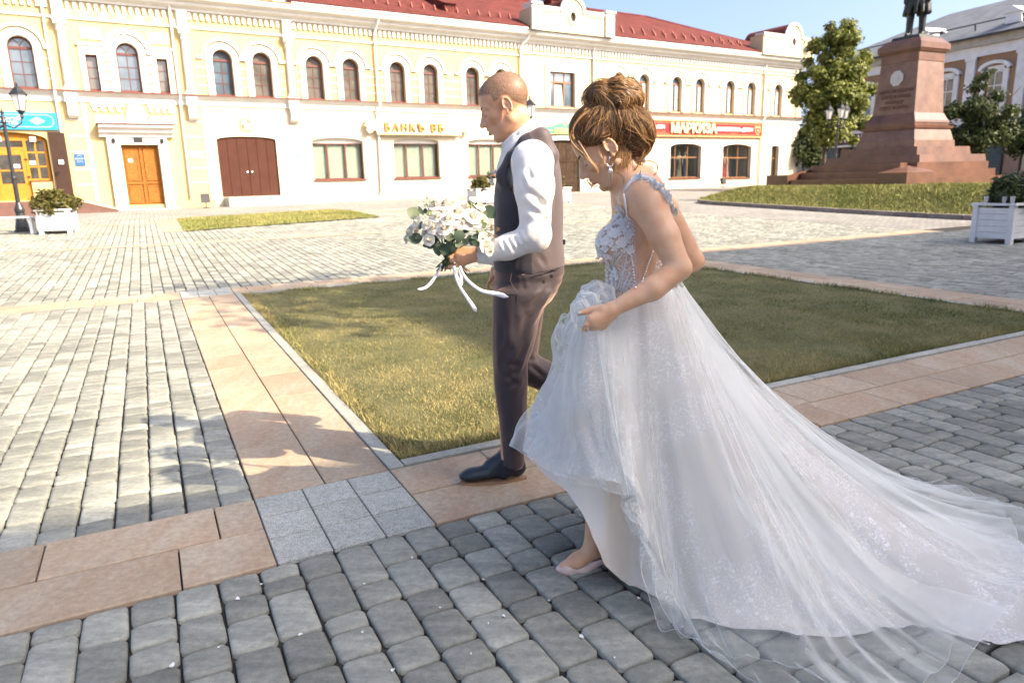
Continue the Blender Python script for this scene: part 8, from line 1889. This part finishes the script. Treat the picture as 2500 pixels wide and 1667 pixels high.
def rose_me(r_,layers,seed,openness=1.0):
    rr=random.Random(seed); V=[];F=[];PV=[]
    for li in range(layers):
        f=(li+1)/layers; np_=3+int(4*f); R0=r_*(.16+.66*f**1.1)*openness; hh=r_*(1.02-.40*f)
        for k in range(np_):
            a0=2*math.pi*(k+.5*(li%2))/np_+rr.uniform(-.2,.2); span=2*math.pi/np_*1.35; nn,mm=5,4; b0=len(V)
            for i in range(mm+1):
                v=i/mm
                for j in range(nn+1):
                    u=j/nn*2-1; a=a0+u*span/2; rad=R0*(.45+.55*math.sin(v*1.45))*(1+.06*rr.uniform(-1,1)); curl=max(0,v-.72)*1.3*f*r_*(1-.4*u*u)
                    z=-r_*.45+hh*1.25*v*(1-.16*u*u)-curl*.9; rad=rad*(1-.62*(1-f)*v*v)+curl*.8
                    V.append((rad*math.cos(a),rad*math.sin(a),z)); PV.append(min(1,.45+.55*(.5*v+.5*f)))
            for i in range(mm):
                for j in range(nn): q=b0+i*(nn+1)+j; F.append((q,q+1,q+nn+2,q+nn+1))
    b0=len(V)
    for i in range(5):
        ph=math.pi*i/4
        for j in range(8): t=2*math.pi*j/8; V.append((.36*r_*math.sin(ph)*math.cos(t)*(1+.12*math.sin(3*t+i)),.36*r_*math.sin(ph)*math.sin(t),r_*.14+.34*r_*math.cos(ph))); PV.append(.75)
    for i in range(4):
        for j in range(8): F.append((b0+i*8+j,b0+i*8+(j+1)%8,b0+(i+1)*8+(j+1)%8,b0+(i+1)*8+j))
    me=bpy.data.meshes.new('rose'); me.from_pydata(V,[],F); me.materials.append(M_PET); a=me.attributes.new('pv','FLOAT','POINT'); a.data.foreach_set('value',PV); me.polygons.foreach_set('use_smooth',[True]*len(F)); return me
ROSE=[rose_me(.030,6,1),rose_me(.030,5,2,1.1),rose_me(.030,4,3,.8)]
PEON=rose_me(.036,8,7,1.15)
hub=b3(660,640,BQ+.03)
rb2=random.Random(11)
def bloom(x,y,dY,size,kind):
    p=b3(x,y,BQ+dY); me=PEON if kind=='p' else ROSE[kind]; o=obj('rose' if kind!='p' else 'peony',me,None,p); d=Vector(p-hub); d.y-=.06; d.z+=.02; d.normalize(); o.rotation_euler=d.to_track_quat('Z','Y').to_euler(); o.rotation_euler.rotate_axis('Z',rb2.uniform(0,6)); s_=1.5*size/.030/(1.2 if kind=='p' else 1); o.scale=(s_,s_,s_); putq(o)
for a in [(560,470,-.075,.021,0),(435,460,-.065,.017,1),(350,430,-.06,.014,1),(600,360,-.07,.020,0),(485,330,-.05,.018,1),(380,615,-.065,.017,0),(520,540,-.06,.016,2),(600,190,-.01,.027,'p'),(490,190,-.0,.024,'p'),(810,230,-.02,.023,'p'),(720,280,-.05,.021,'p'),(900,330,-.05,.022,'p'),(960,380,-.035,.020,'p'),(790,410,-.065,.018,1),(920,140,.01,.016,2),(980,210,.01,.017,1),(230,400,-.03,.017,2),(150,520,-.01,.018,'p'),(110,600,.01,.014,1),(220,500,.0,.015,2),(1020,590,-.05,.016,2),(1060,680,-.045,.019,'p'),(1110,730,-.04,.016,'p'),(850,450,-.06,.014,2),(1030,350,-.02,.015,2),(700,350,-.055,.016,1),(660,260,-.03,.018,'p'),(400,250,0,.013,2),(360,200,.01,.011,2),(1000,300,0,.016,'p'),(560,290,-.04,.018,'p'),(330,530,-.03,.015,2),(870,200,.02,.018,'p'),(760,180,.03,.017,'p'),(440,400,-.03,.016,'p')]: bloom(*a)
M_EUC=leaf_mat('eucalyptus_leaf',(.045,.075,.045),(.085,.12,.07),(.20,.23,.13)); M_STEM=mat('stem_green',(.06,.085,.025),.6,noise=(30,.4)); M_BUD=mat('bud_green',(.22,.27,.08),.6); M_BERRY=mat('berry_brown',(.20,.11,.03),.6,noise=(60,.4))
def leaf_me(L_,w_,curl,seed,pv):
    n=7; V=[];F=[]
    for i in range(n+1):
        t=i/n; hw=w_*math.sin(math.pi*min(1,t**.8*.97+.02))**.7; z=curl*L_*(t-.5)**2
        for u in (-1,0,1): V.append((t*L_,u*hw,z+(abs(u))*hw*.18))
    for i in range(n):
        for j in range(2): q=i*3+j; F.append((q,q+1,q+4,q+3))
    me=bpy.data.meshes.new('leaf'); me.from_pydata(V,[],F); me.materials.append(M_EUC); a=me.attributes.new('pv','FLOAT','POINT'); a.data.foreach_set('value',[pv]*len(V)); me.polygons.foreach_set('use_smooth',[True]*len(F)); return me
LV=[leaf_me(.055,.017,.5,1,.15),leaf_me(.05,.016,-.4,2,.45),leaf_me(.045,.016,.3,3,.9),leaf_me(.055,.012,.4,4,.3)]
def leaf(x0,y0,x1,y1,k,dY=-.04,wd=1.0,roll=0):
    a=b3(x0,y0,BQ+dY); b=b3(x1,y1,BQ+dY-.01); d=Vector(b-a); o=obj('leaf',LV[k],None,a); zax=Vector((rb2.uniform(-.3,.3),-1,rb2.uniform(-.2,.6))); x=d.normalized(); y=zax.cross(x).normalized(); z=x.cross(y); mt=Matrix((x,y,z)).transposed().to_4x4(); o.rotation_euler=mt.to_euler(); s_=d.length/(.055 if k in(0,3) else .05 if k==1 else .045); o.scale=(s_,s_*wd,s_); putq(o)
for l in [(260,330,110,260,2,.01,1.4),(310,320,245,215,3),(330,300,340,230,0),(300,400,260,500,0),(1040,220,1175,350,1,.02,1.3),(1030,290,1085,310,2),(300,600,110,610,0,-.03,1.3),(280,560,210,600,2),(580,580,690,590,2,-.08,1.3),(690,480,720,540,1,-.06),(770,500,710,640,1,-.085,1.4),(760,640,700,700,2,-.08,1.5),(780,620,850,670,2,-.08,1.4),(600,640,640,720,1,-.06),(540,660,590,800,0,-.06,1.4),(640,680,600,790,0,-.05,1.4),(680,660,690,760,0,-.06,1.3),(500,640,490,810,1,-.05,1.3),(450,640,360,720,0,-.04,1.2),(400,660,300,690,0,-.02),(860,560,900,690,0,-.05,1.2),(900,600,960,700,1,-.06),(820,500,760,560,0,-.04),(870,480,800,540,3,-.05),(1010,420,1050,480,2,-.04,1.3),(990,560,880,600,0,-.05),(440,560,470,640,0,-.03),(480,600,440,690,3,-.03),(720,600,820,560,3,-.05),(650,600,560,640,0,-.03),(820,640,900,620,0,-.04),(930,640,1000,690,1,-.05),(850,150,880,210,3),(930,200,960,160,3),(700,230,690,200,3),(440,150,415,180,0)]: leaf(*l)
mb=MB()
for k in range(60):
    c=rb2.choice([(380,310),(340,360),(360,170),(520,600),(880,200),(840,360),(1010,380),(1040,400),(940,560),(980,520)]); p=b3(c[0]+rb2.gauss(0,22),c[1]+rb2.gauss(0,24),BQ-.05+rb2.uniform(-.015,.03)); r_=rb2.uniform(.0025,.0055); mb.lathe([(0,-r_),(r_*.8,-r_*.5),(r_,0),(r_*.6,r_*.8),(0,r_*1.2)],6,tuple(p),cap=False)
o=mb.build('bud',M_BUD,None,smooth=True); tag(o,kind='stuff'); putq(o)
for x,y in ((1130,455),(1125,490),(1200,490),(1100,555),(1165,570),(1140,620)):
    mb=MB(); 
    for k in range(9): a=k*2.4; rr=.004*math.sqrt(k+.3)/1.5; mb.lathe([(0,-.003),(.0026,0),(0,.003)],5,(rr*math.cos(a),rr*.6*math.sin(a)-.002*(k%2),rr*math.sin(a)),cap=False)
    o=mb.build('berry',M_BERRY,None,loc=b3(x,y,BQ-.05)); putq(o)
mb=MB()
for x,y in ((1130,455),(1200,490),(1100,555),(1165,570)): mb.tube([b3(900,520,BQ-.03),b3(1040,500,BQ-.045),b3(x,y,BQ-.05)],.0009,4)
o=mb.build('twig',M_STEM,None); putq(o)
# stems below the hand and up into the flowers
for k in range(26):
    x0=rb2.uniform(450,640); y0=rb2.uniform(930,1000)-.12*abs(x0-520)*0; dy=rb2.uniform(-.02,.05); xt=rb2.uniform(350,950); mb=MB(); mb.tube([b3(x0,y0,BQ+.02+dy),b3(600+(x0-550)*.35,840,BQ+.035+dy*.4),b3(xt,560,BQ+.02+dy*.3)],rb2.uniform(.0015,.0027),5); o=mb.build('stem',M_STEM,None,smooth=True); putq(o)
for k in range(9):
    x0=rb2.uniform(740,890); mb=MB(); mb.tube([b3(x0,rb2.uniform(940,1040),BQ+.05),b3(690,850,BQ+.06),b3(560+k*30,600,BQ+.05)],.002,5); o=mb.build('stem',M_STEM,None,smooth=True); putq(o)
M_RIB=cloth_mat('ribbon_satin',(.80,.80,.82),.3,.2,trans=.15,var=.02)
def ribbon(pts,w_,tw=0):
    P=[b3(x,y,BQ+d) for x,y,d in pts]; m_=len(P); T=np.linspace(0,m_-1,30); q=np.stack([np.interp(T,np.arange(m_),[p[i] for p in P]) for i in range(3)],1)
    for _ in range(8): q[1:-1]=(q[:-2]+2*q[1:-1]+q[2:])/4
    A=[];B=[]
    for i in range(30):
        t=Vector(q[min(i+1,29)]-q[max(i-1,0)]).normalized(); a=tw*(i/29-.3); nn=Vector((math.sin(a)*.5,-math.cos(a),.25)).normalized(); s_=t.cross(nn).normalized()*.85*(1 if i<27 else (29.6-i)/2.8)*(w_ if not hasattr(w_,'__len__') else np.interp(i,[0,14,29],w_))/2; A.append(Vector(q[i])+s_); B.append(Vector(q[i])-s_)
    mb=MB(); mb.loft([A,B],cap=False,closed=False); o=mb.build('ribbon',M_RIB,None,smooth=True); md=o.modifiers.new('s','SOLIDIFY'); md.thickness=.0006; putq(o)
ribbon([(530,900,.02),(490,1000,.01),(430,1090,.0),(370,1170,-.01),(310,1200,-.02),(240,1207,-.03)],[.008,.016,.012],1.2)
ribbon([(680,930,-.04),(690,1040,-.045),(740,1170,-.05),(830,1300,-.055),(900,1400,-.06),(945,1475,-.06)],[.013,.014,.022],.6)
ribbon([(745,930,-.05),(790,1050,-.055),(900,1160,-.06),(1020,1240,-.065),(1180,1255,-.07),(1330,1300,-.07)],[.014,.016,.024],.5)
ribbon([(670,930,-.03),(690,1010,-.03),(735,1100,-.035),(770,1180,-.04),(765,1060,-.03),(730,950,-.03)],.014,.3)
# boutonniere on the waistcoat
bt=empty('boutonniere',Vector(g5(600,710,3.0))); tag(bt,'small white flower boutonniere pinned to the dark waistcoat','boutonniere')
def putt(o): o.parent=bt; o.matrix_parent_inverse=Matrix.Translation(-bt.location); return o
for a,b,s_ in ((615,665,.011),(592,715,.013),(600,735,.010)):
    o=obj('rose',ROSE[2],None,g5(a,b,3.05)); o.scale=[s_/.03]*3; o.rotation_euler=(R(80),R(-30),0); putt(o)
mb=MB()
for k in range(22): p=g5(580+rb2.gauss(0,9),680+rb2.gauss(0,10),3.05+rb2.uniform(-.01,.01)); r_=.0028; mb.lathe([(0,-r_),(r_,0),(0,r_*1.4)],6,tuple(p),cap=False)
o=mb.build('bud',M_BUD,None,smooth=True); tag(o,kind='stuff'); putt(o)
for x,y in ((570,690),(585,700),(600,690)):
    o=obj('leaf',LV[3],None,g5(x+18,y+10,3.05)); o.scale=(.4,.4,.4); o.rotation_euler=(R(90),R(200),R(0)); putt(o)
# seated person at the right edge, beside the planter
pe=empty('person',(pb.x,pb.y,0)); tag(pe,'person in purple top and blue jeans seated beside the shaded planter','person')
def putp(o): o.parent=pe; o.matrix_parent_inverse=Matrix.Translation(-pe.location); return o
hx=Vector((pb.x,pb.y,0))+BD*.32+AD*.22; fwd=-AD
def pp_(f,l,z): v=hx+fwd*f+BD*l; return np.array((v.x,v.y,z))
S=SDF(); S.ell(pp_(0,0,.58),(.17,.17,.13),k=.05); 
M_JEAN=cloth_mat('jeans_blue',(.10,.18,.27),.8,.2); M_PURP=cloth_mat('top_purple',(.16,.09,.34),.8,.2)
for sg in (-1,1): S.cap(pp_(.02,sg*.10,.55),pp_(.42,sg*.12,.52),.085,.065,.03); S.cap(pp_(.42,sg*.12,.52),pp_(.46,sg*.12,.16),.062,.05,.02)
V,F=S.mesh('jeans',.015); putp(np_mesh('jeans',V,F,M_JEAN,None))
S=SDF(); S.ell(pp_(-.02,0,.82),(.15,.19,.24),k=.05); S.ell(pp_(-.03,0,.66),(.14,.17,.12),k=.05); S.cap(pp_(-.02,0,.98),pp_(-.01,0,1.06),.07,.055,.03)
for sg in (-1,1): S.cap(pp_(0,sg*.18,1.0),pp_(.05,sg*.26,.76),.06,.05,.03)
V,F=S.mesh('top',.015); putp(np_mesh('top',V,F,M_PURP,None))
S=SDF(); hq=HF(pp_(.03,0,1.22),R(8),1.0,yaw=math.atan2(-fwd.y,-fwd.x)); build_head(S,hq,True); S.cap(hq.p(-.03,0,-.06),pp_(-.01,0,1.0),.05,.055,.03)
S.ell(pp_(-.02,0,.80),(.12,.15,.20),k=.05); S.ell(pp_(0,0,.58),(.13,.14,.10),k=.05)
for sg in (-1,1):
    S.cap(pp_(0,sg*.17,.98),pp_(.05,sg*.25,.74),.045,.038,.03); S.cap(pp_(.05,sg*.25,.74),pp_(.28,sg*.16,.66),.037,.026,.015); w9=pp_(.28,sg*.16,.66)
    hand(S,w9,None,None,[[w9+np.array(fwd)*(.085)+np.array(BD)*(.02*(i-1.5)),w9+np.array(fwd)*.115+np.array(BD)*(.021*(i-1.5))+np.array((0,0,-.02)),w9+np.array(fwd)*.12+np.array(BD)*(.021*(i-1.5))+np.array((0,0,-.045))] for i in range(4)],[w9+np.array(fwd)*.03-sg*np.array(BD)*.02,w9+np.array(fwd)*.06-sg*np.array(BD)*.04,w9+np.array(fwd)*.085-sg*np.array(BD)*.042],r=.008,pr=.015)
    S.cap(pp_(.02,sg*.10,.55),pp_(.42,sg*.12,.52),.06,.05,.03); S.cap(pp_(.42,sg*.12,.52),pp_(.46,sg*.12,.08),.048,.033,.02); S.cap(pp_(.45,sg*.12,.04),pp_(.62,sg*.13,.025),.032,.024,.02)
V,F=S.mesh('body',.011); putp(np_mesh('body',V,F,M_SKINB,None,face_attrs(hq,V,None,True)))
S=SDF(); S.ell(hq.p(-.02,0,.06),hq.r(.108,.088,.095),hq.rot,.03); S.ell(hq.p(-.07,0,-.02),hq.r(.05,.075,.10),hq.rot,.03); V,F=S.mesh('hair',.009); L9=hq.loc(V[F].mean(1)); putp(np_mesh('hair',V,F[~((L9[:,0]>.05)&(L9[:,2]<.05))],M_HAIR,None,{'pv':np.full(len(V),.35)}))
for sg in (-1,1):
    mb=MB(); a=Vector(pp_(.44,sg*.12,.0)); b=Vector(pp_(.64,sg*.13,.0)); mb.tube([a+Vector((0,0,.012)),b+Vector((0,0,.010))],.022,8); mb.tube([Vector(pp_(.56,sg*.12-.035,.015)),Vector(pp_(.55,sg*.12,.062)),Vector(pp_(.56,sg*.12+.035,.015))],.008,6); putp(mb.build('sandal',mat('sandal_tan',(.25,.14,.08),.6),None))

# ================================================================== petals and specks on the paving
M_PETAL=mat('fallen_petal',(.78,.76,.72),.6)
rp_=random.Random(77); fp=[(581,1467),(1006,1366),(1181,1419),(735,1554),(535,1584),(1230,1509),(1075,1488),(2205,1590),(1560,1466),(885,1548),(1192,1526),(2030,1500),(1340,1470),(640,1430),(960,1640),(1150,1600),(420,1630),(1420,1560),(890,1430),(1500,1610)]
PM=[]
for k in range(4):
    mb=MB(); pts=[(.011*math.cos(t)*(1+.25*math.sin(2*t+k)),.008*math.sin(t),.003+.003*math.cos(2*t+k)) for t in [2*math.pi*i/9 for i in range(9)]]; mb.add(pts+[(0,0,.001)],[(i,(i+1)%9,9) for i in range(9)]); PM.append(mb.mesh('petal',M_PETAL,True))
for i,(x,y) in enumerate(fp):
    p=gpt(x,y); s_=rp_.uniform(.35,1.0); o=obj('fallen_petal',PM[i%4],None,(p.x,p.y,.008),rp_.uniform(0,6)); o.scale=(s_,s_,s_); tag(o,'tiny white petal fallen on the grey setts','petal','petals on the setts')
# ragged tufts along the lawn edges
def edge_pts(r,n):
    k=r.randint(0,4,n); t=r.rand(n); e=np.abs(r.normal(scale=.05,size=n)); a=np.where(k==0,LA0+.0+e,np.where(k==1,LA1-e,LA0+t*(LA1-LA0))); b=np.where(k==2,LB0+e,np.where(k==3,LB1-e,LB0+t*(LB1-LB0)))
    nz=np.array([mnoise.noise(Vector((x*2.5,y*2.5,9))) for x,y in zip(a,b)]); q=r.rand(n)<np.clip(.45+nz*1.2,0,1); a=a[q]; b=b[q]
    return AD.x*a+BD.x*b,AD.y*a+BD.y*b,np.full(len(a),.006)
o=blades('grass_tuft',edge_pts,16000,.03,.075,.0026,M_GRASS,17,lean=1.1); tag(o,'longer ragged grass tufts along the lawn kerb','grass',kind='stuff')
